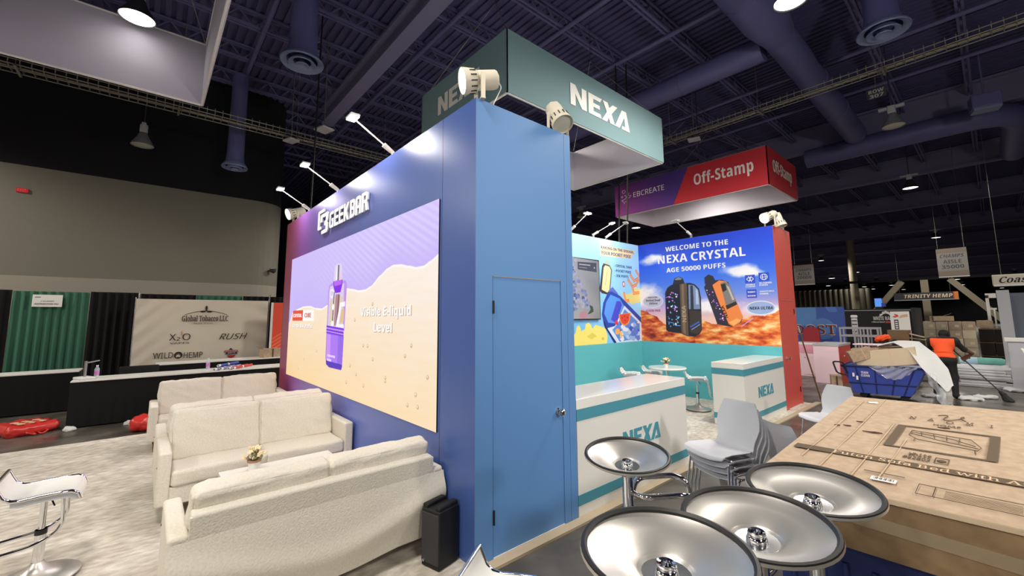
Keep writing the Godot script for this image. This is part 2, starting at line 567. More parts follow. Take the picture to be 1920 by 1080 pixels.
func ceiling_things() -> void:
	var d = thing("air_duct", "large painted round duct running down the hall beside the red hanging sign", "duct", Vector3(-2.62, 8.0, 0))
	part("duct_wide", MB.new().lathe([Vector2(0, 0), Vector2(0.44, 0), Vector2(0.44, 14.0), Vector2(0.33, 14.8), Vector2(0.0, 14.8)], 28, Transform3D(Basis(Vector3.RIGHT, -PI / 2), Vector3(0, 0, 4.6))), "duct_paint", d)
	part("duct_narrow", MB.new().lathe([Vector2(0.32, 0), Vector2(0.32, 8.2), Vector2(0, 8.2)], 28, Transform3D(Basis(Vector3.RIGHT, -PI / 2), Vector3(0, 0, -10))), "duct_paint", d)
	for z in [-6.2, -8.2, -10.2, -13.0, -15.4, -18.0]:
		var r = 0.455 if z > -9.4 else 0.335
		part("seam_ring", MB.new().lathe([Vector2(r - 0.03, -0.02), Vector2(r, -0.015), Vector2(r, 0.015), Vector2(r - 0.03, 0.02)], 28, Transform3D(Basis(Vector3.RIGHT, -PI / 2), Vector3(0, 0, z))), "steel_paint", d)
	var e = thing("air_duct", "round painted duct crossing above the teal hanging sign towards the large duct", "duct", Vector3(-6.0, 8.0, -10.5))
	part("duct_run", MB.new().tube([Vector3(-8, 0, 0), Vector3(3.0, 0, 0)], 0.29, 24), "duct_paint", e)
	for x in [-3.0, -1.0, 1.0]:
		part("seam_ring", MB.new().lathe([Vector2(0.28, -0.02), Vector2(0.3, -0.015), Vector2(0.3, 0.015), Vector2(0.28, 0.02)], 24, Transform3D(Basis(Vector3.BACK, PI / 2), Vector3(x, 0, 0))), "steel_paint", e)
	var g = thing("air_duct", "bent round duct crossing under the end of the large duct at upper right", "duct", Vector3(-2.6, 7.7, -18.7))
	part("duct_run", MB.new().tube(bent([Vector3(-1.6, 0, 0), Vector3(3.6, 0, 0), Vector3(3.6, 0, -5)], 1.2, 8), 0.34, 24), "duct_paint", g)
	# round ceiling diffusers
	var specs = [[Vector3(-0.93, 7.3, -10.54), 0.42, "blue-grey round ceiling diffuser with rings at the upper right", 1.2], [Vector3(-8.88, 7.0, -2.03), 0.41, "round ceiling diffuser with rings hanging above the screen wall", 1.5], [Vector3(-13.0, 5.8, -1.47), 0.3, "small dim round diffuser low near the beige hall wall", 2.6]]
	for s in specs:
		var t = thing("ceiling_diffuser", s[2], "diffuser", s[0], 0.0, "ceiling diffusers")
		var r: float = s[1]
		part("outer_ring", MB.new().lathe([Vector2(r * 0.72, 0.1), Vector2(r * 0.7, 0.03), Vector2(r * 0.97, -0.03), Vector2(r, -0.01), Vector2(r * 0.98, 0.02), Vector2(r * 0.8, 0.1), Vector2(r * 0.72, 0.1)], 40), "diffuser_paint", t)
		part("middle_ring", MB.new().lathe([Vector2(r * 0.42, 0.06), Vector2(r * 0.4, 0.0), Vector2(r * 0.62, -0.06), Vector2(r * 0.64, -0.04), Vector2(r * 0.46, 0.06), Vector2(r * 0.42, 0.06)], 36), "diffuser_paint", t)
		part("core", MB.new().lathe([Vector2(0, -0.04), Vector2(r * 0.1, -0.045), Vector2(r * 0.3, -0.09), Vector2(r * 0.32, -0.07), Vector2(r * 0.12, 0.02), Vector2(0, 0.02)], 32), "diffuser_paint", t)
		part("neck", MB.new().lathe([Vector2(r * 0.74, 0.08), Vector2(r * 0.66, 0.3), Vector2(r * 0.6, s[3]), Vector2(0, s[3])], 32), "duct_paint", t)
	# wire basket trays
	tray(Vector3(-11.75, 6.5, 0.0), PI / 2, 9.8, -5.8, 0.42, "wire basket cable tray hanging at upper left in front of the beige wall")
	tray(Vector3(0, 7.0, -11.6), 0.0, 3.0, -9.5, 0.3, "wire basket cable tray running across the upper right behind the signs")
	# small white panels under the trays
	for s in [[Vector3(-10.47, 6.4, -2.97), 0.4, "larger white flat antenna panel above the first arm light"], [Vector3(-11.6, 6.36, -2.49), 0.34, "thin white antenna panel under the left cable tray"], [Vector3(-5.32, 6.9, -11.75), 0.34, "white antenna panel under the right cable tray beside the red sign"]]:
		var t = thing("antenna_panel", s[2], "antenna", s[0], 0.3, "ceiling antennas")
		part("housing", MB.new().rbox(Vector3.ZERO, Vector3(s[1], 0.05, s[1] * 0.8), 0.02), "light_grey", t)
		part("mount", MB.new().tube([Vector3(0, 0.02, 0), Vector3(0, 9.03 - s[0].y, 0)], 0.012, 8), "galvanised", t)
	var sb = thing("ceiling_speaker", "boxy painted loudspeaker hanging high at the far right", "speaker", Vector3(0.34, 7.2, -16.3), 0.2)
	part("cabinet", MB.new().rbox(Vector3(0, 0.12, 0), Vector3(0.55, 0.36, 0.4), 0.03), "duct_paint", sb)
	part("grille", MB.new().rbox(Vector3(0, -0.09, 0.02), Vector3(0.52, 0.08, 0.38), 0.02), "diffuser_paint", sb)
	part("hanger", MB.new().tube([Vector3(0, 0.3, 0), Vector3(0, 1.5, 0)], 0.02, 8), "steel_paint", sb)
	var rm = thing("row_marker", "small dark row marker plate hanging below the right cable tray", "sign", Vector3(-1.29, 6.7, -12.0))
	part("plate", MB.new().span(Vector3(-0.17, -0.12, -0.01), Vector3(0.17, 0.12, 0)), "dark_grey", rm)
	letters(rm, "ROW", "light_grey", Vector3(-0.13, 0.01, 0), Vector3.RIGHT, Vector3.UP, 0.26, 0.08)
	letters(rm, "307", "light_grey", Vector3(-0.12, -0.1, 0), Vector3.RIGHT, Vector3.UP, 0.24, 0.08)
	part("cord", MB.new().tube([Vector3(0, 0.12, -0.005), Vector3(0, 2.33, -0.005)], 0.006, 5), "galvanised", rm)
	# ropes hanging from the roof
	for s in [[Vector3(-5.6, 3.48, -8.2), Vector3(-6.1, 8.6, -9.05), "thin black rope hanging down in front of the red sign, nearer the teal sign"], [Vector3(-5.75, 3.48, -8.75), Vector3(-6.0, 8.6, -9.4), "thin black rope hanging down in front of the red sign, second of two"], [Vector3(-9.6, 3.0, -2.5), Vector3(-9.7, 9.05, -2.6), "black pole hanging down behind the first arm light over the screen wall"]]:
		tag(part("hanging_rope", MB.new().tube([s[0], (s[0] + s[1]) / 2 + Vector3(0.04, 0, 0), s[1]], 0.018, 6), "black"), s[2], "rope", "hanging ropes")
	high_bays()

func tray(o: Vector3, turn: float, x1: float, x0: float, w: float, label: String) -> void:
	var t = thing("cable_tray", label, "cable tray", o, turn)
	for k in [[-w / 2, 0.0], [w / 2, 0.0], [-w / 2, 0.1], [w / 2, 0.1], [0.0, 0.0]]:
		part("wire", MB.new().tube([Vector3(x0, k[1], k[0]), Vector3(x1, k[1], k[0])], 0.012, 6), "galvanised", t)
	var b = MB.new()
	b.tube([Vector3(0, 0.16, -w / 2), Vector3(0, 0, -w / 2), Vector3(0, 0, w / 2), Vector3(0, 0.16, w / 2)], 0.009, 5)
	var m = b.mesh()
	var x = x0 + 0.05
	while x < x1:
		part("rung", m, "galvanised", t, Vector3(x, 0, 0))
		x += 0.15
	for i in 3:
		part("cable", MB.new().tube([Vector3(x0, 0.03, -0.08 + i * 0.07), Vector3((x0 + x1) / 2, 0.025, -0.06 + i * 0.06), Vector3(x1, 0.03, -0.07 + i * 0.07)], 0.016, 6), ["galvanised", "edge_tape", "dark_grey"][i], t)
	x = x0 + 1.2
	while x < x1:
		part("hanger_rod", MB.new().tube([Vector3(x, -0.03, w / 2), Vector3(x, 8.6 - o.y, w / 2)], 0.008, 5), "galvanised", t)
		part("bracket", MB.new().box(Vector3(x, -0.03, 0), Vector3(0.04, 0.03, w + 0.1)), "galvanised", t)
		x += 2.4

func high_bay(at: Vector3, lit: bool, label: String, r := 0.235, e := 1.0) -> void:
	var t = thing("high_bay_lamp", label, "ceiling lamp", at, 0.0, "high bay lamps")
	part("hood", MB.new().lathe([Vector2(0.07, 0.34), Vector2(0.09, 0.3), Vector2(0.13, 0.2), Vector2(r * 0.9, 0.06), Vector2(r, 0.0), Vector2(r * 0.97, 0.0), Vector2(r * 0.85, 0.06), Vector2(0.1, 0.2)], 32), "dark_grey" if lit else "grey", t)
	var lens = part("lens", MB.new().lathe([Vector2(0, 0.005), Vector2(r * 0.6, 0.008), Vector2(r * 0.94, 0.02), Vector2(r * 0.94, 0.03), Vector2(0, 0.035)], 32), "lamp_glow" if lit else "lamp_off", t)
	lens.set_meta("label", "glowing round lens" if lit else "unlit pale round lens")
	part("gear_box", MB.new().rbox(Vector3(0, 0.44, 0), Vector3(0.16, 0.2, 0.16), 0.02), "light_grey", t)
	part("bracket", MB.new().rbox(Vector3(0, 0.5, 0), Vector3(0.5, 0.07, 0.09), 0.01), "light_grey", t)
	part("stem", MB.new().tube([Vector3(0, 0.5, 0), Vector3(0, 9.03 - at.y, 0)], 0.015, 8), "steel", t)
	if lit: spot(t, at + Vector3(0, -0.03, 0), at + Vector3(0, -5, 0), BAY * e, 84.0, Color(1.0, 0.97, 0.92), 0.45, 0.4)

func high_bays() -> void:
	high_bay(Vector3(-8.496, 6.5, 0.466), true, "bright high bay lamp inside the pale hanging sign at upper left", 0.235, 0.02)
	high_bay(Vector3(-1.6, 6.5, -7.06), true, "bright high bay lamp at the top edge beside the large duct")
	high_bay(Vector3(-1.25, 6.5, -13.95), false, "unlit high bay lamp with white bracket at the upper right")
	high_bay(Vector3(-13.9, 6.18, 0.42), false, "unlit high bay lamp low over the beige wall at left")
	high_bay(Vector3(-1.66, 6.5, -21.45), true, "lit high bay lamp below the unlit one at right")
	high_bay(Vector3(-1.97, 6.5, -36.8), true, "lit high bay lamp just above the larger grey aisle banner")
	high_bay(Vector3(-9.57, 6.5, -44.3), true, "lit high bay lamp just above the aisle banner beside the red wall")
	high_bay(Vector3(-12.3, 6.5, -19.6), true, "small lit high bay lamp seen over the light blue wall, under the red hanging sign")
	high_bay(Vector3(-12.6, 6.5, -15.4), false, "unlit high bay lamp seen just above the light blue wall")
	var far = [Vector3(-9.87, 6.5, -59.8), Vector3(-13.5, 6.5, -66.9), Vector3(-13.8, 6.5, -76.2), Vector3(-10.4, 6.5, -76.4), Vector3(-17.4, 6.5, -83.5), Vector3(-17.8, 6.5, -98.9), Vector3(-10.6, 6.5, -91.0), Vector3(-11.0, 6.5, -108.5), Vector3(-14.2, 6.5, -92.1), Vector3(-14.4, 6.5, -101.2), Vector3(-18.3, 6.5, -116.2), Vector3(-3.0, 6.5, -83.5), Vector3(-3.05, 6.5, -99.5), Vector3(2.0, 6.5, -76.4), Vector3(1.3, 6.5, -118.4)]
	for p in far:
		high_bay(p, true, "tiny lit high bay lamp far down the dark hall", 0.4)
	high_bay(Vector3(-5.6, 5.68, -12.65), true, "added high bay lamp hidden inside the red hanging sign to brighten its lining", 0.235, 0.12)  # added lamp, brightens the pale inside of the red sign
	# the same lamps over and behind the photographer; the last is added to brighten the left side
	for p in [Vector3(-1.6, 6.5, 1.0), Vector3(5.4, 6.5, -7.0), Vector3(5.4, 6.5, 0.5), Vector3(-8.5, 6.5, 7.5), Vector3(-1.6, 6.5, 7.5), Vector3(5.4, 6.5, -16.0), Vector3(-8.5, 6.5, -7.0), Vector3(-12.6, 6.5, -8.4), Vector3(5.4, 6.5, -28.0), Vector3(-12.6, 6.5, 6.2)]:
		high_bay(p, true, "lit high bay lamp outside the picture, over the aisle and its booths")

func hanging_signs() -> void:
	# teal sign: four cloth faces, open below
	var t = hung_sign("hanging_sign", "teal square hanging sign with white four-letter lettering above the booth", Vector3(-6.85, 5.0, -8.1), Vector3(-4.33, 5.99, -3.69), "sign_teal")
	nexa(t, "print_white", Vector3(-4.325, 5.29, -5.08), Vector3(0, 0, -1), Vector3.UP, 1.73, 0.38)
	nexa(t, "print_white", Vector3(-6.24, 5.36, -3.685), Vector3.RIGHT, Vector3.UP, 1.32, 0.34)
	var s = hung_sign("hanging_sign", "red and purple hanging sign with white lettering and pale inside", Vector3(-7.9, 5.0, -13.75), Vector3(-3.37, 6.0, -11.42), "sign_red")
	# purple half of the front, cut on a slant
	var g = Ras.new(256, 64, Vector2(-7.9, 5.0), Vector2(-5.35, 6.0))
	g.each(func(x, y): return C(132, 48, 122).lerp(C(70, 48, 132), clampf((x + 7.9) / 2.2 + (y - 5.5) * 0.2, 0, 1)))
	mk("sign_purple", Color.WHITE, 0.8, 0.0, {"albedo_texture": g.tex()})
	var pb = MB.new()
	var zf = -11.42 + 0.012
	pb.face([Vector3(-7.9, 5.0, zf), Vector3(-5.9, 5.0, zf), Vector3(-5.4, 6.0, zf), Vector3(-7.9, 6.0, zf)], [Vector2(0, 1), Vector2(0.784, 1), Vector2(0.98, 0), Vector2(0, 0)])
	pb.face([Vector3(-5.9, 5.0, zf - 0.008), Vector3(-7.9, 5.0, zf - 0.008), Vector3(-7.9, 6.0, zf - 0.008), Vector3(-5.4, 6.0, zf - 0.008)])
	part("purple_print", pb, "sign_purple", s)
	letters(s, "EBCREATE", "print_white", Vector3(-7.2, 5.52, zf), Vector3(1, 0.0, 0), Vector3.UP, 1.05, 0.16, "s")
	letters(s, "Off-Stamp", "print_white", Vector3(-5.25, 5.32, zf - 0.01), Vector3.RIGHT, Vector3.UP, 1.55, 0.44, "b")
	letters(s, "Off-Stamp", "print_white", Vector3(-3.36, 5.28, -11.75), Vector3(0, 0, -1), Vector3.UP, 1.5, 0.46, "b")
	# bird and bubbles emblem
	var em = MB.new()
	for k in [[-7.55, 5.78, 0.055], [-7.62, 5.62, 0.026], [-7.5, 5.64, 0.016]]:
		em.tube(arc(Vector3(k[0], k[1], zf + 0.004), Vector3.RIGHT, Vector3.UP, k[2], 0, TAU, 16), 0.008, 5)
	for q in [[[-7.64, 5.5], [-7.52, 5.52], [-7.44, 5.6], [-7.36, 5.7], [-7.38, 5.62], [-7.28, 5.6], [-7.36, 5.54], [-7.44, 5.52], [-7.42, 5.4], [-7.5, 5.46], [-7.54, 5.38], [-7.58, 5.46], [-7.64, 5.5]]]:
		var p = []
		for k in q: p.append(Vector3(k[0], k[1], zf + 0.004))
		em.tube(p, 0.008, 5)
	part("emblem", em, "print_white", s)
	# pale sign at the upper left, seen from inside
	hung_sign("hanging_sign", "large pale hanging sign seen from inside at the upper left corner", Vector3(-8.86, 5.5, -0.48), Vector3(-2.4, 6.64, 5.6), "pale_cloth")

func hung_sign(nm: String, label: String, a: Vector3, b: Vector3, mat: String) -> Node3D:
	var t = thing(nm, label, "sign")
	var th = 0.05
	var q = [[Vector3(b.x - th / 2, a.y, a.z), Vector3(b.x, b.y, b.z)], [Vector3(a.x, a.y, a.z), Vector3(a.x + th / 2, b.y, b.z)], [Vector3(a.x, a.y, b.z - th / 2), Vector3(b.x, b.y, b.z)], [Vector3(a.x, a.y, a.z), Vector3(b.x, b.y, a.z + th / 2)]]
	for k in q: part("face", MB.new().span(k[0], k[1]), mat, t)
	var i0 = a + Vector3(th / 2, 0, th / 2)
	var i1 = b - Vector3(th / 2, 0, th / 2)
	var w = 0.012
	part("lining", MB.new().span(Vector3(i1.x - w, a.y, i0.z), Vector3(i1.x, b.y, i1.z)).span(Vector3(i0.x, a.y, i0.z), Vector3(i0.x + w, b.y, i1.z)).span(Vector3(i0.x + w, a.y, i1.z - w), Vector3(i1.x - w, b.y, i1.z)).span(Vector3(i0.x + w, a.y, i0.z), Vector3(i1.x - w, b.y, i0.z + w)), "pale_cloth" if mat == "pale_cloth" else "lilac_cloth", t)
	for y in [a.y, b.y]:
		var c = [Vector3(a.x + 0.03, y, a.z + 0.03), Vector3(b.x - 0.03, y, a.z + 0.03), Vector3(b.x - 0.03, y, b.z - 0.03), Vector3(a.x + 0.03, y, b.z - 0.03)]
		for i in 4:
			part("frame_tube", MB.new().tube([c[i], c[(i + 1) % 4]], 0.018, 8), "white", t)
	var mid = (a + b) / 2
	mid.y = 7.9
	for k in [[b.x - 0.05, b.z - 0.05], [b.x - 0.05, a.z + 0.05], [a.x + 0.05, b.z - 0.05], [a.x + 0.05, a.z + 0.05]]:
		var p = Vector3(k[0], b.y, k[1])
		var hook = Vector3(mid.x, 7.6, p.z + (mid.z - p.z) * 0.35)
		part("cable", MB.new().tube([p, hook], 0.007, 5), "galvanised", t)
		part("cable", MB.new().tube([hook, Vector3(hook.x, 8.6, hook.z)], 0.007, 5), "galvanised", t)
	return t

const NEXA := [
	[[0, 0], [0, 1], [0.075, 1], [0.17, 0.42], [0.17, 1], [0.245, 1], [0.245, 0], [0.17, 0], [0.075, 0.58], [0.075, 0]],
	[[0.275, 0], [0.275, 1], [0.5, 1], [0.47, 0.8], [0.355, 0.8], [0.355, 0.6], [0.46, 0.6], [0.46, 0.41], [0.355, 0.41], [0.355, 0.2], [0.47, 0.2], [0.49, 0]],
	[[0.495, 0], [0.58, 0.5], [0.515, 1], [0.6, 1], [0.628, 0.76], [0.69, 1], [0.775, 1], [0.665, 0.5], [0.72, 0], [0.635, 0], [0.612, 0.24], [0.58, 0]],
	[[0.72, 0], [0.86, 1], [0.94, 1], [1, 0], [0.84, 0], [0.855, 0.17], [0.915, 0.17], [0.9, 0.66], [0.805, 0]]]

func nexa(t: Node3D, mat: String, lo: Vector3, right: Vector3, up: Vector3, w: float, h: float, depth := 0.004) -> void:
	for p in NEXA: shape(t, "letter", [p], mat, lo, right, up, w, h, depth)

const X0 := -2.532    # side face of the near booth
const Z0 := -1.836    # face of the screen wall
const X2 := -2.66     # side face of the far booth
const XB := -5.594    # face of the light blue wall
const ZB := -8.97     # face of the dark blue wall
const CY := 0.012    # top of the carpet
const WH := 3.48      # height of the booth walls

func grad(stops: Array, t: float) -> Color:
	for i in stops.size() - 1:
		if t <= stops[i + 1][0]:
			return (stops[i][1] as Color).lerp(stops[i + 1][1], clampf((t - stops[i][0]) / (stops[i + 1][0] - stops[i][0]), 0, 1))
	return stops[-1][1]

# a side wall with a flush door: z runs from the near to the far side, the door between d0 and d1
func door_face(t: Node3D, x: float, z0: float, z1: float, d0: float, d1: float, dh: float, mat: String, seam: float, knob_far: bool) -> void:
	var th = 0.03
	var g = 0.006
	part("wall_panel", MB.new().span(Vector3(x - th, CY, d0 + g), Vector3(x, WH, z0)), mat, t)
	part("wall_panel", MB.new().span(Vector3(x - th, dh + g, d1 - g), Vector3(x, WH, d0 + g)), mat, t)
	part("wall_panel", MB.new().span(Vector3(x - th, CY, seam + 0.002), Vector3(x, WH, d1 - g)), mat, t)
	part("wall_panel", MB.new().span(Vector3(x - th, CY, z1), Vector3(x, WH, seam - 0.002)), mat, t)
	var d = part("door", MB.new().span(Vector3(x - 0.035, 0.022, d1), Vector3(x - 0.004, dh, d0)), mat, t)
	part("edge_strip", MB.new().span(Vector3(x - 0.03, dh, d1), Vector3(x + 0.001, dh + 0.005, d0)), "edge_tape", d)
	part("edge_strip", MB.new().span(Vector3(x - 0.03, 0.014, d1), Vector3(x + 0.002, 0.026, d0)), "white_matt", d)
	for y in [1.83, 0.3]:
		var hz = d0 if knob_far else d1
		part("hinge", MB.new().tube([Vector3(x + 0.004, y - 0.05, hz), Vector3(x + 0.004, y + 0.05, hz)], 0.009, 8), "black", d)
	var kz = d1 + 0.06 if knob_far else d0 - 0.06
	part("door_knob", MB.new().lathe([Vector2(0.032, 0), Vector2(0.032, 0.008), Vector2(0.012, 0.012), Vector2(0.012, 0.035), Vector2(0.028, 0.045), Vector2(0.03, 0.06), Vector2(0.02, 0.072), Vector2(0, 0.074)], 20, Transform3D(Basis(Vector3.BACK, -PI / 2), Vector3(x - 0.004, 0.945, kz))), "chrome", d)

func booth() -> void:
	var cp = MB.new()
	cp.face([Vector3(-8.75, 0.012, 4.5), Vector3(-2.47, 0.012, 4.5), Vector3(-2.47, 0.012, -10.1), Vector3(-8.75, 0.012, -10.1)], [Vector2(-8.75 / 0.9, 4.5 / 1.7), Vector2(-2.47 / 0.9, 4.5 / 1.7), Vector2(-2.47 / 0.9, -10.1 / 1.7), Vector2(-8.75 / 0.9, -10.1 / 1.7)])
	for e in [[Vector3(-8.75, 0, 4.5), Vector3(-2.47, 0, 4.5)], [Vector3(-2.47, 0, 4.5), Vector3(-2.47, 0, -10.1)], [Vector3(-8.75, 0, -10.1), Vector3(-8.75, 0, 4.5)]]:
		cp.face([e[0], e[1], e[1] + Vector3(0, 0.012, 0), e[0] + Vector3(0, 0.012, 0)])
	tag(part("carpet", cp, "carpet"), "pale marbled grey-beige carpet under the sofas and booths", "carpet")
	struct("trim_1", MB.new().span(Vector3(-2.53, 0, -10.3), Vector3(-2.44, 0.02, -1.8)), "edge_tape")
	# screen wall with a printed fade from maroon over violet to blue
	var stops = [[0.0, C(164, 76, 104)], [0.07, C(168, 82, 128)], [0.17, C(158, 98, 190)], [0.34, C(132, 118, 206)], [0.6, C(108, 122, 200)], [0.88, C(72, 98, 164)], [1.0, C(68, 94, 160)]]  # printed fade; last stops darkened to paint in shade on the tower front
	var pr_ = Ras.new(512, 4, Vector2(0, 0), Vector2(1, 1))
	pr_.each(func(x, _y): return grad(stops, x))
	mk("wall_print", Color.WHITE, 0.32, 0.0, {"albedo_texture": pr_.tex()})
	var w = thing("display_wall", "long printed exhibit wall fading from maroon to blue behind the sofas", "wall")
	var fx = func(x): return (x + 8.42) / (8.42 + X0)
	var wp = MB.new()
	for q in [[-8.42, -5.73], [-5.727, -3.018]]:
		var a: float = q[0]
		var b: float = q[1]
		wp = MB.new()
		wp.face([Vector3(a, CY, Z0), Vector3(b, CY, Z0), Vector3(b, WH, Z0), Vector3(a, WH, Z0)], [Vector2(fx.call(a), 1), Vector2(fx.call(b), 1), Vector2(fx.call(b), 0), Vector2(fx.call(a), 0)])
		wp.face([Vector3(b, CY, Z0 - 0.03), Vector3(a, CY, Z0 - 0.03), Vector3(a, WH, Z0 - 0.03), Vector3(b, WH, Z0 - 0.03)])
		wp.face([Vector3(a, WH, Z0), Vector3(b, WH, Z0), Vector3(b, WH, Z0 - 0.03), Vector3(a, WH, Z0 - 0.03)])
		part("front_panel", wp, "wall_print", w)
	mk("maroon", C(140, 58, 84), 0.4)
	part("end_panel", MB.new().span(Vector3(-8.45, CY, -2.1), Vector3(-8.42, WH, Z0)), "maroon", w)
	part("core", MB.new().span(Vector3(-8.42, CY, -2.1), Vector3(-3.02, WH - 0.01, Z0 - 0.031)), "white_matt", w)
	var c = thing("closet_tower", "tall blue closet at the booth corner with a flush door", "closet")
	wp = MB.new()
	wp.face([Vector3(-3.014, CY, Z0), Vector3(X0, CY, Z0), Vector3(X0, WH, Z0), Vector3(-3.014, WH, Z0)], [Vector2(fx.call(-3.014), 1), Vector2(1, 1), Vector2(1, 0), Vector2(fx.call(-3.014), 0)])
	wp.face([Vector3(X0, CY, Z0 - 0.03), Vector3(-3.014, CY, Z0 - 0.03), Vector3(-3.014, WH, Z0 - 0.03), Vector3(X0, WH, Z0 - 0.03)])
	part("front_panel", wp, "wall_print", c)
	door_face(c, X0, Z0 - 0.001, -2.947, -2.006, -2.774, 2.067, "blue_wall", -2.859, true)
	part("core", MB.new().span(Vector3(-3.01, CY, -2.94), Vector3(X0 - 0.04, WH - 0.005, Z0 - 0.031)), "white_matt", c)
	part("back_panel", MB.new().span(Vector3(-3.012, CY, -2.947), Vector3(X0 - 0.031, WH, -2.94)), "teal", c)
	led_screen()
	letter_sign()
	lounge()
	booth_lights()
	added_floods()

func led_screen() -> void:
	var a = Vector2(-7.92, 0.829)
	var b = Vector2(-3.047, 2.771)
	var r = Ras.new(1280, 512, a, b)
	var nz = FastNoiseLite.new()
	nz.seed = 5; nz.frequency = 0.9; nz.fractal_octaves = 3
	var wave = [[-7.95, 1.6], [-7.88, 1.68], [-7.70, 1.84], [-7.36, 1.90], [-7.05, 1.93], [-6.74, 1.93], [-6.41, 1.89], [-6.15, 1.88], [-5.91, 1.92], [-5.55, 2.05], [-5.22, 2.11], [-5.03, 2.09], [-4.79, 2.06], [-4.62, 2.06], [-4.46, 2.09], [-4.22, 2.19], [-4.04, 2.25], [-3.91, 2.27], [-3.75, 2.26], [-3.59, 2.23], [-3.42, 2.20], [-3.30, 2.20], [-3.19, 2.23], [-3.03, 2.28]]
	var edge = PackedFloat32Array()
	for i in 1280:
		var x = a.x + (i + 0.5) * (b.x - a.x) / 1280.0
		var y = 0.0
		for k in wave.size() - 1:
			if x <= wave[k + 1][0]:
				var t: float = (x - wave[k][0]) / (wave[k + 1][0] - wave[k][0])
				t = t * t * (3 - 2 * t) * 0.5 + t * 0.5
				y = lerpf(wave[k][1], wave[k + 1][1], t)
				break
		edge.append(y)
	r.each(func(x, y):
		var i = clampi(int((x - a.x) / (b.x - a.x) * 1280.0), 0, 1279)
		var d: float = y - edge[i]
		if d > 0.012:
			var s = 0.5 + 0.5 * sin((x * 0.62 + y * 1.25) * 62.0)
			var base = C(208, 192, 252).lerp(C(196, 176, 248), clampf(0.5 - d, 0, 0.5))
			return base.lerp(C(228, 216, 255), s * 0.5 * clampf(d * 4.0, 0, 1) * clampf((x + 7.4) / 3.0, 0.15, 1))
		if d > -0.012: return C(255, 250, 246)
		var q = clampf((x - y * 1.1 + 9.2) / 5.6, 0, 1)
		return C(250, 216, 164).lerp(C(253, 240, 228), clampf((y - 0.9) / 1.3 * 0.75 + (x + 7.9) / 4.9 * 0.35 + nz.get_noise_2d(x * 1.5, y * 12.0) * 0.12, 0, 1)) if q >= 0 else Color.WHITE)
	# pores in the sand
	for k in [[-3.4, 1.08], [-3.36, 0.98], [-4.03, 1.16], [-4.03, 1.13], [-4.58, 1.02], [-4.8, 1.12], [-5.0, 1.2], [-3.55, 0.97], [-4.35, 1.32], [-4.5, 1.45], [-3.62, 1.4], [-4.62, 1.45], [-4.9, 1.73], [-4.4, 1.9], [-3.5, 1.5], [-6.3, 1.3], [-6.9, 1.15], [-7.2, 0.98], [-5.1, 1.0], [-3.2, 1.25]]:
		r.ell(k[0], k[1], 0.022, 0.02, C(206, 170, 130)).ell(k[0] - 0.004, k[1] + 0.004, 0.014, 0.012, C(246, 226, 200))
	# the device: clear mouthpiece, violet tank, white window, lilac base
	r.poly([[-5.7, 2.24], [-5.68, 2.42], [-5.62, 2.46], [-5.46, 2.46], [-5.4, 2.42], [-5.38, 2.24]], C(226, 214, 244)).poly([[-5.62, 2.25], [-5.6, 2.43], [-5.56, 2.44], [-5.54, 2.25]], C(250, 246, 252)).poly([[-5.56, 2.24], [-5.56, 2.44], [-5.5, 2.44], [-5.5, 2.24]], C(128, 110, 140)).poly([[-5.46, 2.25], [-5.47, 2.33], [-5.42, 2.3], [-5.4, 2.24]], C(240, 206, 206))
	r.poly([[-5.9, 1.62], [-5.9, 2.14], [-5.86, 2.2], [-5.76, 2.22], [-5.25, 2.22], [-5.2, 2.18], [-5.23, 1.6]], C(196, 150, 240)).poly([[-5.86, 1.64], [-5.86, 2.13], [-5.82, 2.18], [-5.3, 2.19], [-5.28, 1.62]], C(222, 206, 240))
	r.poly([[-5.72, 2.24], [-5.36, 2.24], [-5.36, 2.19], [-5.42, 2.08], [-5.62, 2.08], [-5.7, 2.17]], C(132, 40, 232)).poly([[-5.7, 2.24], [-5.38, 2.24], [-5.4, 2.18], [-5.66, 2.17]], C(190, 104, 246))
	r.ring(-5.75, 2.08, 0.06, 0.05, 0.022, C(252, 250, 255))
	r.poly([[-5.82, 1.66], [-5.82, 1.97], [-5.6, 2.04], [-5.3, 2.02], [-5.32, 1.64]], C(226, 206, 190)).poly([[-5.62, 1.66], [-5.6, 2.06], [-5.44, 2.06], [-5.48, 1.66]], C(178, 138, 148)).poly([[-5.54, 1.66], [-5.5, 2.05], [-5.44, 2.05], [-5.48, 1.66]], C(140, 92, 104))
	r.line([[-5.66, 2.08], [-5.68, 1.7]], 0.03, C(96, 66, 110)).ell(-5.68, 1.9, 0.05, 0.04, C(250, 246, 250)).ell(-5.68, 1.68, 0.06, 0.04, C(250, 246, 250))
	r.poly([[-5.56, 1.61], [-5.42, 1.95], [-5.24, 1.96], [-5.24, 1.9], [-5.36, 1.9], [-5.44, 1.68], [-5.26, 1.68], [-5.25, 1.61]], C(252, 250, 255)).poly([[-5.36, 1.86], [-5.26, 1.87], [-5.27, 1.7], [-5.4, 1.7]], C(230, 194, 150))
	r.poly([[-5.91, 1.56], [-5.91, 1.66], [-5.25, 1.63], [-5.25, 1.53]], C(128, 54, 226)).line([[-5.9, 1.625], [-5.26, 1.595]], 0.018, C(200, 160, 250)).line([[-5.9, 1.585], [-5.26, 1.555]], 0.014, C(200, 160, 250))
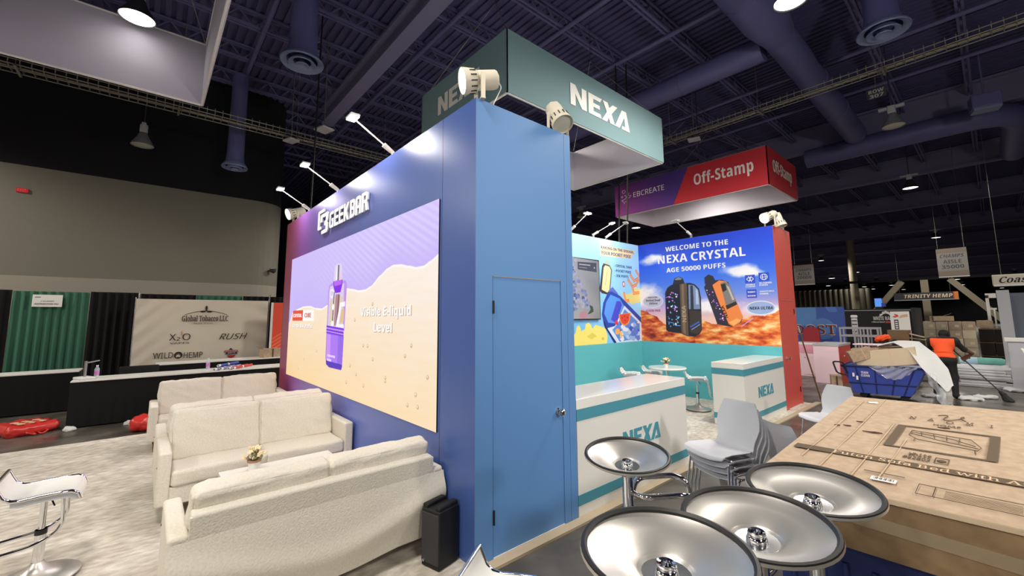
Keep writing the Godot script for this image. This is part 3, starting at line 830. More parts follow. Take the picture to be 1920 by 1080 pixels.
	r.poly([[-5.9, 1.56], [-5.24, 1.53], [-5.26, 1.16], [-5.3, 1.12], [-5.74, 1.12], [-5.86, 1.15], [-5.9, 1.24]], C(150, 108, 236)).poly([[-5.88, 1.55], [-5.72, 1.54], [-5.72, 1.14], [-5.85, 1.17], [-5.88, 1.25]], C(206, 150, 250)).poly([[-5.72, 1.54], [-5.44, 1.53], [-5.44, 1.13], [-5.72, 1.13]], C(176, 124, 246)).poly([[-5.88, 1.2], [-5.26, 1.19], [-5.28, 1.13], [-5.74, 1.12], [-5.86, 1.15]], C(84, 54, 190))
	r.poly([[-7.69, 1.72], [-7.67, 1.885], [-6.52, 1.885], [-6.5, 1.715]], C(255, 253, 250)).poly([[-7.69, 1.72], [-7.67, 1.885], [-7.08, 1.885], [-7.09, 1.72]], C(232, 84, 64))
	r.line([[-5.82, 1.27], [-5.54, 1.265]], 0.028, C(232, 206, 255)).line([[-5.82, 1.215], [-5.68, 1.212]], 0.028, C(232, 206, 255))
	var tx = r.tex()
	mk("screen_face", Color.BLACK, 0.5, 0.0, {"emission_enabled": true, "emission": Color.BLACK, "emission_texture": tx, "emission_energy_multiplier": 0.97})
	M["screen_face"].emission = Color.BLACK
	M["screen_face"].emission_operator = BaseMaterial3D.EMISSION_OP_ADD
	mk("screen_white", Color.BLACK, 0.5, 0.0, {"emission_enabled": true, "emission": Color.WHITE, "emission_energy_multiplier": 1.0})
	mk("screen_red", Color.BLACK, 0.5, 0.0, {"emission_enabled": true, "emission": C(206, 62, 56), "emission_energy_multiplier": 0.9})
	var t = thing("led_screen", "wide bright screen on the wall showing a purple device over sand", "screen")
	var z = Z0 + 0.012
	part("housing", MB.new().span(Vector3(a.x, a.y, Z0 + 0.001), Vector3(b.x, b.y, z - 0.001)), "black", t)
	part("display", panel(Vector3(a.x, a.y, z), Vector3(b.x, a.y, z), Vector3(b.x, b.y, z), Vector3(a.x, b.y, z)), "screen_face", t)
	var R_ = Vector3.RIGHT
	var U = Vector3.UP
	mk("screen_shade", Color.BLACK, 0.5, 0.0, {"emission_enabled": true, "emission": C(206, 176, 146), "emission_energy_multiplier": 0.9})
	letters(t, "Visible E-liquid", "screen_shade", Vector3(-4.715, 1.738, z), R_, U, 1.21, 0.13, "b", 0.001)
	letters(t, "Level", "screen_shade", Vector3(-4.335, 1.602, z), R_, U, 0.44, 0.1, "b", 0.001)
	letters(t, "Up to 35K Puffs", "screen_shade", Vector3(-7.625, 1.583, z), R_, U, 1.06, 0.085, "b", 0.001)
	letters(t, "Visible E-liquid", "screen_white", Vector3(-4.73, 1.745, z), R_, U, 1.21, 0.13, "b", 0.002)
	letters(t, "Level", "screen_white", Vector3(-4.35, 1.61, z), R_, U, 0.44, 0.1, "b", 0.002)
	letters(t, "Up to 35K Puffs", "screen_white", Vector3(-7.64, 1.59, z), R_, U, 1.06, 0.085, "b", 0.002)
	letters(t, "CRYSTAL", "screen_white", Vector3(-7.64, 1.775, z), R_, U, 0.5, 0.055, "b", 0.002)
	letters(t, "CUBE", "screen_red", Vector3(-6.98, 1.77, z), R_, U, 0.33, 0.065, "b", 0.002)
	var l = AreaLight3D.new()
	l.name = "light"
	l.area_size = Vector2(4.8, 1.9)
	l.light_energy = SCREEN; l.light_color = Color(1.0, 0.88, 0.8); l.shadow_enabled = true
	l.area_range = 40.0
	t.add_child(l, true)
	l.position = Vector3((a.x + b.x) / 2, (a.y + b.y) / 2, Z0 + 0.05)
	l.rotation.y = PI

func letter_sign() -> void:
	var t = thing("letter_sign", "raised white block lettering with monogram above the screen", "sign")
	# glyphs on a grid 4 wide and 10 high: thick strokes
	var gl = {
		"G": [[[0, 1], [1, 0], [4, 0], [4, 5.6], [2.2, 5.6], [2.2, 4.2], [2.8, 4.2], [2.8, 1.7], [1.2, 1.7], [1.2, 8.3], [4, 8.3], [4, 10], [1, 10], [0, 9]]],
		"E": [[[0, 0], [0, 10], [4, 10], [4, 8.3], [1.2, 8.3], [1.2, 5.9], [3.8, 5.9], [3.8, 4.3], [1.2, 4.3], [1.2, 1.7], [4, 1.7], [4, 0]]],
		"K": [[[0, 0], [0, 10], [1.2, 10], [1.2, 6.2], [2.8, 10], [4.2, 10], [2.4, 5.2], [4.2, 0], [2.8, 0], [1.2, 4.2], [1.2, 0]]],
		"B": [[[0, 0], [0, 10], [1.2, 10], [1.2, 0]], [[1.2, 10], [3, 10], [4, 9], [4, 8.3], [1.2, 8.3]], [[2.8, 8.3], [4, 8.3], [4, 6], [2.8, 5.9]], [[1.2, 5.9], [3.8, 5.9], [3.8, 4.3], [1.2, 4.3]], [[2.8, 4.3], [4, 4.4], [4, 1.7], [2.8, 1.7]], [[1.2, 1.7], [4, 1.7], [4, 1], [3, 0], [1.2, 0]]],
		"A": [[[0, 0], [0, 9], [1, 10], [3, 10], [4, 9], [4, 8.3], [1.2, 8.3], [1.2, 0]], [[2.8, 0], [2.8, 8.3], [4, 8.3], [4, 0]], [[1.2, 4.8], [2.8, 4.8], [2.8, 3.4], [1.2, 3.4]]],
		"R": [[[0, 0], [0, 10], [3, 10], [4, 9], [4, 8.3], [1.2, 8.3], [1.2, 0]], [[2.8, 8.3], [4, 8.3], [4, 5.6], [3.4, 5], [4.2, 0], [2.9, 0], [2.2, 4.4], [1.2, 4.4], [1.2, 5.8], [2.8, 5.8]]]}
	var lay = [["G", -5.93, 0.17], ["E", -5.735, 0.165], ["E", -5.55, 0.165], ["K", -5.365, 0.175], ["B", -5.15, 0.165], ["A", -4.965, 0.175], ["R", -4.77, 0.18]]
	for k in lay:
		var ps = []
		for p in gl[k[0]]:
			var q = []
			for c in p: q.append([c[0] / 4.0, c[1] / 10.0])
			ps.append(q)
		var lt = shape(t, "letter", ps, "letter_white", Vector3(k[1], 2.985, Z0 + 0.008), Vector3.RIGHT, Vector3.UP, k[2] * 0.96, 0.225, 0.02)
		shape(lt, "face_plate", ps, "letter_face", Vector3(k[1], 2.985, Z0 + 0.028), Vector3.RIGHT, Vector3.UP, k[2] * 0.96, 0.225, 0.002)
	# monogram of two interlocked hooks
	var g1 = [[-6.46, 3.05], [-6.46, 3.29], [-6.43, 3.32], [-6.18, 3.32], [-6.18, 3.28], [-6.39, 3.28], [-6.39, 3.08], [-6.3, 3.08], [-6.3, 3.04], [-6.43, 3.04]]
	var g2 = [[-6.34, 3.14], [-6.34, 3.22], [-6.3, 3.25], [-6.04, 3.25], [-6.0, 3.22], [-6.0, 3.14], [-6.04, 3.11], [-6.0, 3.08], [-6.0, 2.99], [-6.04, 2.96], [-6.28, 2.96], [-6.28, 3.01], [-6.09, 3.01], [-6.09, 3.07], [-6.16, 3.07], [-6.16, 3.13], [-6.09, 3.14], [-6.09, 3.2], [-6.26, 3.2], [-6.26, 3.14]]
	for g in [g1, g2]:
		var mg = shape(t, "monogram", [g], "letter_white", Vector3(0, 0, Z0 + 0.008), Vector3.RIGHT, Vector3.UP, 1, 1, 0.02)
		shape(mg, "face_plate", [g], "letter_face", Vector3(0, 0, Z0 + 0.028), Vector3.RIGHT, Vector3.UP, 1, 1, 0.002)
	for x in [-6.3, -6.1, -5.85, -5.65, -5.46, -5.3, -5.06, -4.86, -4.68]:
		part("standoff", MB.new().tube([Vector3(x, 3.0 if x > -6 else 3.06, Z0 - 0.005), Vector3(x, 3.0 if x > -6 else 3.06, Z0 + 0.02)], 0.008, 6), "steel", t)

func arm_light(base: Vector3, dir: Vector3, label: String, lit := true, aim := Vector3.ZERO, lit_e := 1.0) -> void:
	var t = thing("arm_light", label, "spotlight", base, 0.0, "arm lights on the booth walls")
	part("clamp", MB.new().rbox(Vector3(0, 0.0, 0), Vector3(0.04, 0.1, 0.06), 0.01), "steel", t)
	var side = dir.cross(Vector3.UP).normalized()
	part("driver", MB.new().tube([Vector3(0, 0.03, 0), dir * 0.12 + Vector3(0, 0.1, 0)], [0.022, 0.03], 10), "white", t)
	var hp = dir * 0.46 + Vector3(0, 0.3, 0)
	part("arm", MB.new().tube([dir * 0.1 + Vector3(0, 0.09, 0), hp], 0.009, 8), "white", t)
	part("head", MB.new().rbox(hp + Vector3(0, 0.012, 0), Vector3(0.16, 0.022, 0.1), 0.01, Basis(side, Vector3.UP, -dir)), "white", t)
	var d = part("diffuser", MB.new().rbox(hp + Vector3(0, -0.006, 0), Vector3(0.15, 0.016, 0.09), 0.006, Basis(side, Vector3.UP, -dir)), "lamp_glow" if lit else "lamp_off", t)
	d.set_meta("label", "glowing light strip" if lit else "dark light strip")
	if lit: spot(t, base + hp + Vector3(0, -0.025, 0), base + aim, ARM * lit_e, 78.0, Color(1, 0.97, 0.93), 0.12, 0.5)

func can_light(foot: Vector3, dir: Vector3, lit: bool, label: String, e := 1.0) -> void:
	var t = thing("can_spotlight", label, "spotlight", foot, 0.0, "can spotlights on the booth walls")
	dir = dir.normalized()
	var side = dir.cross(Vector3.UP).normalized()
	var o = Vector3(0, 0.2, 0)
	var xf = Transform3D(Basis(side, dir, side.cross(dir)), o)
	part("body", MB.new().lathe([Vector2(0, -0.15), Vector2(0.07, -0.15), Vector2(0.082, -0.13), Vector2(0.082, 0.02), Vector2(0.075, 0.022), Vector2(0.08, 0.03)], 8, xf), "cream_metal", t)
	part("hood", MB.new().lathe([Vector2(0.076, 0.02), Vector2(0.095, 0.05), Vector2(0.105, 0.15), Vector2(0.1, 0.15), Vector2(0.09, 0.06)], 24, xf), "cream_metal", t)
	for k in 14:
		var an = TAU * k / 14
		var q = Vector3(cos(an), 0, sin(an))
		part("cooling_slot", MB.new().box(xf * (q * 0.099 + Vector3(0, 0.075, 0)), Vector3(0.007, 0.05, 0.01), xf.basis * Basis(Vector3.UP, -an)), "dark_grey", t)
	var ln = part("lens", MB.new().lathe([Vector2(0.098, 0.128), Vector2(0.05, 0.138), Vector2(0, 0.14)], 24, xf), "lamp_glow" if lit else "lamp_off", t)
	ln.set_meta("label", "glowing lens" if lit else "dark lens")
	for s in [-1, 1]:
		part("yoke_arm", MB.new().box(o * 0.5 + side * s * 0.112 + Vector3(0, 0.0, 0), Vector3(0.008, 0.22, 0.035), Basis(side, Vector3.UP, side.cross(Vector3.UP))), "cream_metal", t)
	part("yoke_base", MB.new().box(Vector3(0, -0.005, 0), Vector3(0.23, 0.01, 0.04), Basis(side, Vector3.UP, side.cross(Vector3.UP))), "cream_metal", t)
	part("cord", MB.new().tube(bent([o - dir * 0.14, o - dir * 0.2 + Vector3(0, -0.06, 0), Vector3(0, -0.02, 0) - dir * 0.12], 0.05), 0.005, 6), "white", t)
	if lit: spot(t, foot + o + dir * 0.16, foot + o + dir * 3, FLOOD * e, 55.0, Color(1, 0.98, 0.95), 0.2, 0.5)

func booth_lights() -> void:
	var aw = Vector3(0, -0.9, -0.1)
	arm_light(Vector3(-4.18, WH + 0.04, -1.92), Vector3(0, 0, 1), "lit arm light over the screen wall, nearest the blue tower", true, aw)
	arm_light(Vector3(-5.94, WH + 0.04, -1.92), Vector3(0, 0, 1), "lit arm light over the screen wall, middle of three", true, aw)
	arm_light(Vector3(-7.33, WH + 0.04, -1.92), Vector3(0, 0, 1), "lit arm light over the screen wall, farthest of three", true, aw)
	can_light(Vector3(-2.6, WH + 0.005, -1.92), Vector3(-0.35, -0.22, 0.9), true, "lit white can spotlight on the corner of the blue tower")
	can_light(Vector3(-8.25, WH + 0.005, -1.92), Vector3(0.1, -0.35, 0.9), true, "lit can spotlight at the maroon end of the screen wall")
	can_light(Vector3(-2.6, WH + 0.005, -2.86), Vector3(0.5, -0.75, 0.1), false, "unlit cream can spotlight above the door of the blue tower")
	can_light(Vector3(-2.72, WH + 0.005, -9.05), Vector3(-0.35, -0.35, 0.8), true, "lit can spotlight on the corner above the red wall")
	can_light(Vector3(-2.72, WH + 0.005, -9.6), Vector3(0.3, -0.9, 0.1), false, "unlit cream can spotlight above the red door")
	var ar = Vector3(0.1, -0.9, 0)
	arm_light(Vector3(-5.66, WH + 0.04, -6.55), Vector3(1, 0, 0), "arm light over the light blue wall beside the tower", true, ar, 0.5)
	arm_light(Vector3(-5.66, WH + 0.04, -7.3), Vector3(0.5, 0, -0.85), "lit arm light over the light blue wall, middle one", true, Vector3(0.3, -0.9, -0.3))
	arm_light(Vector3(-5.66, WH + 0.04, -7.77), Vector3(0.96, 0, -0.3), "arm light with raised white arm near the blue corner", false)
	arm_light(Vector3(-4.29, WH + 0.04, -9.04), Vector3(-0.25, 0, 0.97), "arm light above the lettering of the dark blue wall", false)

# added spotlights on unseen stands in the aisle: they brighten the signs and the tower's side from below
func added_floods() -> void:
	for k in [[Vector3(4.2, 0, -2.2), Vector3(-4.5, 4.6, -8.5), 1.0, "added unseen spotlight on a tall stand in the aisle right of the picture"], [Vector3(2.2, 0, 5.2), Vector3(-3.6, 4.6, -5.0), 0.4, "added unseen spotlight on a tall stand behind the photographer"]]:
		var p: Vector3 = k[0]
		var t = thing("added_light_stand", k[3].replace("spotlight on a tall stand", "tall black stand carrying a spotlight"), "added light stand", p)
		part("pole", MB.new().tube([Vector3(0, 0.3, 0), Vector3(0, 3.1, 0)], 0.02, 10), "black", t)
		for i in 3:
			var a = TAU * i / 3
			part("leg", MB.new().tube([Vector3(0, 0.7, 0), Vector3(cos(a) * 0.5, 0.015, sin(a) * 0.5)], 0.014, 8), "black", t)
		can_light(p + Vector3(0, 3.11, 0), k[1] - (p + Vector3(0, 3.3, 0)), true, k[3], k[2] * AISLE / FLOOD)

func welcome_tex() -> ImageTexture:
	var a = Vector2(XB, 1.17)
	var b = Vector2(X2, WH)
	var r = Ras.new(896, 704, a, b)
	var n1 = FastNoiseLite.new()
	n1.seed = 41; n1.frequency = 1.6; n1.fractal_octaves = 4
	var n2 = FastNoiseLite.new()
	n2.seed = 42; n2.frequency = 5.0; n2.fractal_octaves = 4
	var sky = [[1.7, C(238, 196, 186)], [1.95, C(196, 170, 214)], [2.2, C(110, 140, 228)], [2.6, C(58, 112, 232)], [3.0, C(36, 84, 226)], [3.48, C(34, 66, 206)]]
	var clouds = [[-5.3, 3.08, 0.34, 0.11], [-5.15, 3.13, 0.2, 0.09], [-3.3, 2.66, 0.4, 0.13], [-3.12, 2.6, 0.3, 0.09], [-5.5, 2.2, 0.5, 0.3], [-4.0, 1.95, 0.7, 0.14], [-2.9, 1.85, 0.5, 0.12]]
	var ridge = [[-5.7, 1.95], [-5.45, 1.88], [-5.2, 1.74], [-5.0, 1.58], [-4.7, 1.5], [-4.2, 1.66], [-3.85, 1.6], [-3.5, 1.58], [-3.2, 1.74], [-2.9, 1.74], [-2.6, 1.84]]
	var pos = [[0.0, C(120, 34, 22)], [0.3, C(196, 74, 34)], [0.55, C(228, 122, 54)], [0.8, C(244, 170, 96)], [1.0, C(250, 214, 160)]]
	r.each(func(x, y):
		var e = 0.0
		for k in ridge.size() - 1:
			if x <= ridge[k + 1][0]:
				e = lerpf(ridge[k][1], ridge[k + 1][1], (x - ridge[k][0]) / (ridge[k + 1][0] - ridge[k][0]))
				break
		e += n2.get_noise_2d(x * 0.6, 3.0) * 0.06
		if y < e:
			var q = 0.52 + n1.get_noise_2d(x * 1.2, y * 3.2) * 0.75 + n2.get_noise_2d(x, y * 2.5) * 0.3 + (0.1 if x > -4.3 else -0.08)
			return grad(pos, clampf(q, 0, 1))
		var c = grad(sky, y)
		var m = n1.get_noise_2d(x * 1.3, y * 1.6) * 0.5 + 0.5
		for k in clouds:
			var d = Vector2((x - k[0]) / k[2], (y - k[1]) / k[3]).length()
			c = c.lerp(C(244, 240, 246), clampf((1.15 - d + (m - 0.5) * 0.9) * 1.3, 0, 0.92))
		return c)
	# first device: dark body with sparkling window and clear side
	r.poly([[-4.75, 2.46], [-4.7, 2.6], [-4.6, 2.64], [-4.5, 2.59], [-4.46, 2.46]], C(36, 36, 42)).poly([[-4.7, 2.58], [-4.6, 2.63], [-4.52, 2.58], [-4.56, 2.56], [-4.66, 2.56]], C(126, 128, 140))
	r.poly([[-4.96, 1.44], [-4.94, 2.29], [-4.88, 2.4], [-4.78, 2.46], [-4.58, 2.48], [-4.35, 2.48], [-4.24, 2.44], [-4.15, 2.34], [-4.12, 2.14], [-4.14, 1.45], [-4.2, 1.36], [-4.3, 1.31], [-4.47, 1.31], [-4.61, 1.37], [-4.9, 1.4]], C(30, 30, 40))
	r.poly([[-4.6, 1.38], [-4.58, 2.46], [-4.42, 2.48], [-4.44, 1.31]], C(96, 78, 62)).poly([[-4.56, 1.4], [-4.54, 2.46], [-4.49, 2.47], [-4.5, 1.34]], C(128, 106, 84))
	r.poly([[-4.4, 1.9], [-4.38, 2.44], [-4.26, 2.42], [-4.17, 2.32], [-4.15, 2.14], [-4.15, 1.9]], C(120, 140, 178)).poly([[-4.36, 1.9], [-4.34, 2.42], [-4.28, 2.41], [-4.29, 1.9]], C(46, 52, 66)).poly([[-4.24, 2.0], [-4.22, 2.36], [-4.18, 2.28], [-4.17, 2.0]], C(176, 190, 216))
	r.poly([[-4.4, 1.4], [-4.4, 1.88], [-4.14, 1.86], [-4.15, 1.45], [-4.24, 1.36]], C(62, 52, 48)).line([[-4.38, 1.52], [-4.2, 1.62]], 0.03, C(58, 96, 206)).line([[-4.36, 1.46], [-4.18, 1.57]], 0.015, C(126, 168, 246))
	var rg = RandomNumberGenerator.new()
	rg.seed = 4
	for i in 46:
		var q = Vector2(rg.randf_range(-4.9, -4.64), rg.randf_range(1.48, 2.3))
		var s = rg.randf_range(0.01, 0.026)
		var cl: Color = [C(120, 150, 246), C(196, 120, 246), C(240, 240, 255), C(250, 90, 130), C(90, 210, 250)][rg.randi() % 5]
		r.poly([[q.x - s, q.y], [q.x, q.y + s], [q.x + s, q.y], [q.x, q.y - s]], cl)
	r.line([[-4.9, 1.62], [-4.78, 1.6], [-4.72, 1.54], [-4.62, 1.54]], 0.014, C(110, 170, 250)).line([[-4.92, 2.18], [-4.84, 2.2], [-4.78, 2.16]], 0.012, C(206, 150, 250))
	# second device: tilted, orange side
	r.poly([[-4.02, 2.43], [-4.02, 2.57], [-3.93, 2.63], [-3.84, 2.59], [-3.78, 2.46]], C(40, 40, 46)).poly([[-4.04, 2.36], [-3.98, 2.46], [-3.82, 2.5], [-3.66, 2.5], [-3.54, 2.44], [-3.3, 1.73], [-3.34, 1.62], [-3.49, 1.53], [-3.67, 1.55], [-3.81, 1.58]], C(44, 38, 56))
	r.poly([[-3.86, 2.4], [-3.72, 2.49], [-3.58, 2.46], [-3.52, 2.38], [-3.3, 1.73], [-3.36, 1.62], [-3.49, 1.53], [-3.58, 1.58], [-3.74, 2.0]], C(232, 132, 66)).poly([[-3.7, 2.42], [-3.6, 2.46], [-3.53, 2.4], [-3.39, 2.0], [-3.6, 1.9]], C(126, 120, 118)).poly([[-3.69, 2.4], [-3.6, 2.42], [-3.58, 2.28], [-3.66, 2.24]], C(36, 34, 34)).poly([[-3.62, 1.96], [-3.42, 2.04], [-3.39, 1.98], [-3.6, 1.88]], C(44, 36, 32)).poly([[-3.58, 2.38], [-3.53, 2.34], [-3.44, 2.08], [-3.48, 2.06]], C(186, 180, 176))
	r.poly([[-3.58, 1.62], [-3.42, 1.7], [-3.34, 1.66], [-3.49, 1.55]], C(246, 172, 100)).line([[-3.34, 1.54], [-3.12, 1.7]], 0.016, C(206, 150, 236))
	for i in 26:
		var u = rg.randf()
		var q = Vector2(lerpf(-3.95, -3.7, u) + rg.randf_range(-0.05, 0.07), lerpf(2.3, 1.64, u))
		var s = rg.randf_range(0.008, 0.02)
		r.poly([[q.x - s, q.y], [q.x, q.y + s], [q.x + s, q.y], [q.x, q.y - s]], [C(150, 110, 246), C(240, 130, 250), C(246, 240, 255)][rg.randi() % 3])
	# badges and bubbles
	for k in [[-3.215, 2.39], [-2.965, 2.415], [-3.205, 2.1]]:
		r.poly([[k[0], k[1]], [k[0], k[1] + 0.165], [k[0] + 0.185, k[1] + 0.165], [k[0] + 0.185, k[1]]], C(34, 72, 196))
	for i in 3: r.ring(-3.122, 2.473, 0.06, 0.03, 0.01, Color.WHITE) if i == 0 else r.line([[-3.122 - 0.05 * cos(i * 1.05), 2.473 - 0.055], [-3.122 + 0.05 * cos(i * 1.05), 2.473 + 0.055]], 0.009, Color.WHITE)
	r.ring(-2.872, 2.497, 0.058, 0.055, 0.009, Color.WHITE).ring(-2.872, 2.497, 0.026, 0.055, 0.007, Color.WHITE).line([[-2.93, 2.497], [-2.814, 2.497]], 0.007, Color.WHITE)
	r.ell(-5.26, 2.1, 0.27, 0.15, C(214, 212, 224)).ell(-5.26, 2.1, 0.25, 0.13, C(190, 190, 214)).ell(-2.97, 1.9, 0.26, 0.14, C(214, 220, 236)).ell(-2.97, 1.9, 0.24, 0.12, C(150, 172, 220))
	return r.tex()

func raking_tex() -> ImageTexture:   # here x is the distance along the wall, -z
	var r = Ras.new(1024, 576, Vector2(4.9, 1.17), Vector2(8.97, WH), C(140, 206, 248))
	r.each(func(x, y): return C(112, 186, 246).lerp(C(168, 220, 252), clampf((x - 6.2) / 2.6 * 0.7 + (y - 1.6) * 0.25, 0, 1)))
	r.poly([[4.9, 1.17], [4.9, 1.5], [5.6, 1.42], [6.1, 1.5], [6.45, 1.36], [6.55, 1.42], [6.6, 1.56], [6.68, 1.58], [6.74, 1.46], [6.86, 1.5], [6.88, 1.6], [6.98, 1.63], [7.06, 1.58], [7.1, 1.5], [7.2, 1.58], [7.32, 1.56], [7.46, 1.52], [7.55, 1.5], [7.62, 1.32], [7.58, 1.17]], C(240, 226, 122)).poly([[6.9, 1.34], [7.1, 1.42], [7.24, 1.34], [7.06, 1.28]], C(222, 206, 92)).ell(7.45, 1.28, 0.04, 0.03, C(206, 190, 80))
	# splash of juice
	r.poly([[8.2, 2.32], [8.36, 2.26], [8.6, 2.3], [8.74, 2.44], [8.97, 2.42], [8.97, 2.1], [8.6, 2.04], [8.3, 2.16]], C(238, 218, 132))
	for k in [[[8.3, 2.28], [8.36, 2.1], [8.46, 2.12]], [[8.5, 2.6], [8.66, 2.46], [8.8, 2.5], [8.93, 2.62]], [[8.6, 2.72], [8.74, 2.6], [8.9, 2.66]], [[8.66, 2.46], [8.7, 2.3], [8.9, 2.32]], [[8.84, 2.84], [8.95, 2.74]]]:
		r.line(k, 0.07, C(232, 128, 66)).line(k, 0.03, C(244, 170, 96))
	r.ell(8.3, 2.5, 0.05, 0.07, C(206, 70, 80)).ell(8.3, 2.5, 0.03, 0.04, C(252, 236, 230))
	# yellow slim device
	r.poly([[7.6, 2.94], [7.64, 3.02], [7.74, 3.02], [7.78, 2.9]], C(176, 190, 170)).poly([[7.38, 2.32], [7.5, 2.86], [7.56, 2.93], [7.78, 2.9], [7.86, 2.8], [7.76, 2.3], [7.66, 2.24], [7.46, 2.26]], C(58, 54, 52)).poly([[7.46, 2.34], [7.56, 2.84], [7.62, 2.89], [7.77, 2.87], [7.83, 2.79], [7.74, 2.33], [7.66, 2.28]], C(250, 220, 164)).line([[7.6, 2.45], [7.68, 2.75]], 0.02, C(222, 176, 110))
	# large blue device full of fruit and ice
	r.poly([[7.7, 2.32], [7.86, 2.42], [8.05, 2.28], [8.1, 2.2], [7.9, 2.1]], C(96, 110, 200))
	r.poly([[7.44, 1.8], [7.5, 2.05], [7.66, 2.26], [7.8, 2.32], [8.14, 2.22], [8.97, 1.72], [8.97, 1.17], [7.84, 1.17], [7.5, 1.56]], C(38, 70, 176)).poly([[7.52, 1.82], [7.6, 2.06], [7.78, 2.24], [8.12, 2.16], [8.3, 1.98], [7.9, 1.6], [7.66, 1.62]], C(88, 150, 238)).poly([[7.76, 1.68], [8.0, 2.1], [8.14, 2.1], [8.2, 2.02], [7.96, 1.6]], C(66, 74, 206)).poly([[8.3, 2.0], [8.97, 1.6], [8.97, 1.17], [7.9, 1.17], [7.62, 1.5], [7.9, 1.54]], C(214, 230, 250))
	r.poly([[8.3, 1.92], [8.9, 1.58], [8.88, 1.24], [8.06, 1.19], [7.8, 1.46], [8.0, 1.58]], C(92, 142, 228))
	var rg = RandomNumberGenerator.new()
	rg.seed = 9
	for i in 60:
		var q = Vector2(rg.randf_range(7.95, 8.85), rg.randf_range(1.24, 1.66))
		var s = rg.randf_range(0.03, 0.09)
		var p = []
		for k in 5: p.append([q.x + cos(k * 1.26 + i) * s, q.y + sin(k * 1.26 + i) * s * 0.8])
		r.poly(p, [C(226, 238, 252), C(150, 190, 246), C(54, 92, 206), C(186, 214, 250), C(96, 130, 226)][rg.randi() % 5])
	r.poly([[8.06, 1.8], [8.54, 1.84], [8.5, 1.68], [8.42, 1.58], [8.28, 1.54], [8.15, 1.58], [8.08, 1.68]], C(244, 150, 60)).poly([[8.1, 1.79], [8.5, 1.82], [8.46, 1.68], [8.4, 1.61], [8.28, 1.57], [8.17, 1.61], [8.12, 1.69]], C(228, 74, 54))
	for k in [[8.2, 1.72], [8.3, 1.66], [8.4, 1.73], [8.28, 1.76]]: r.ell(k[0], k[1], 0.012, 0.018, C(60, 20, 20))
	r.ell(8.0, 1.42, 0.09, 0.07, C(246, 170, 84)).ell(7.96, 1.62, 0.06, 0.05, C(220, 60, 66)).ell(8.12, 1.34, 0.05, 0.08, C(246, 196, 110))
	r.line([[7.9, 1.18], [7.56, 1.52], [7.52, 1.62]], 0.05, C(24, 40, 110))
	r.poly([[7.46, 3.2], [7.46, 3.33], [8.79, 3.33], [8.79, 3.24]], C(250, 222, 168)).poly([[7.45, 3.1], [7.45, 3.2], [8.66, 3.24], [8.66, 3.12]], C(250, 222, 168))
	return r.tex()

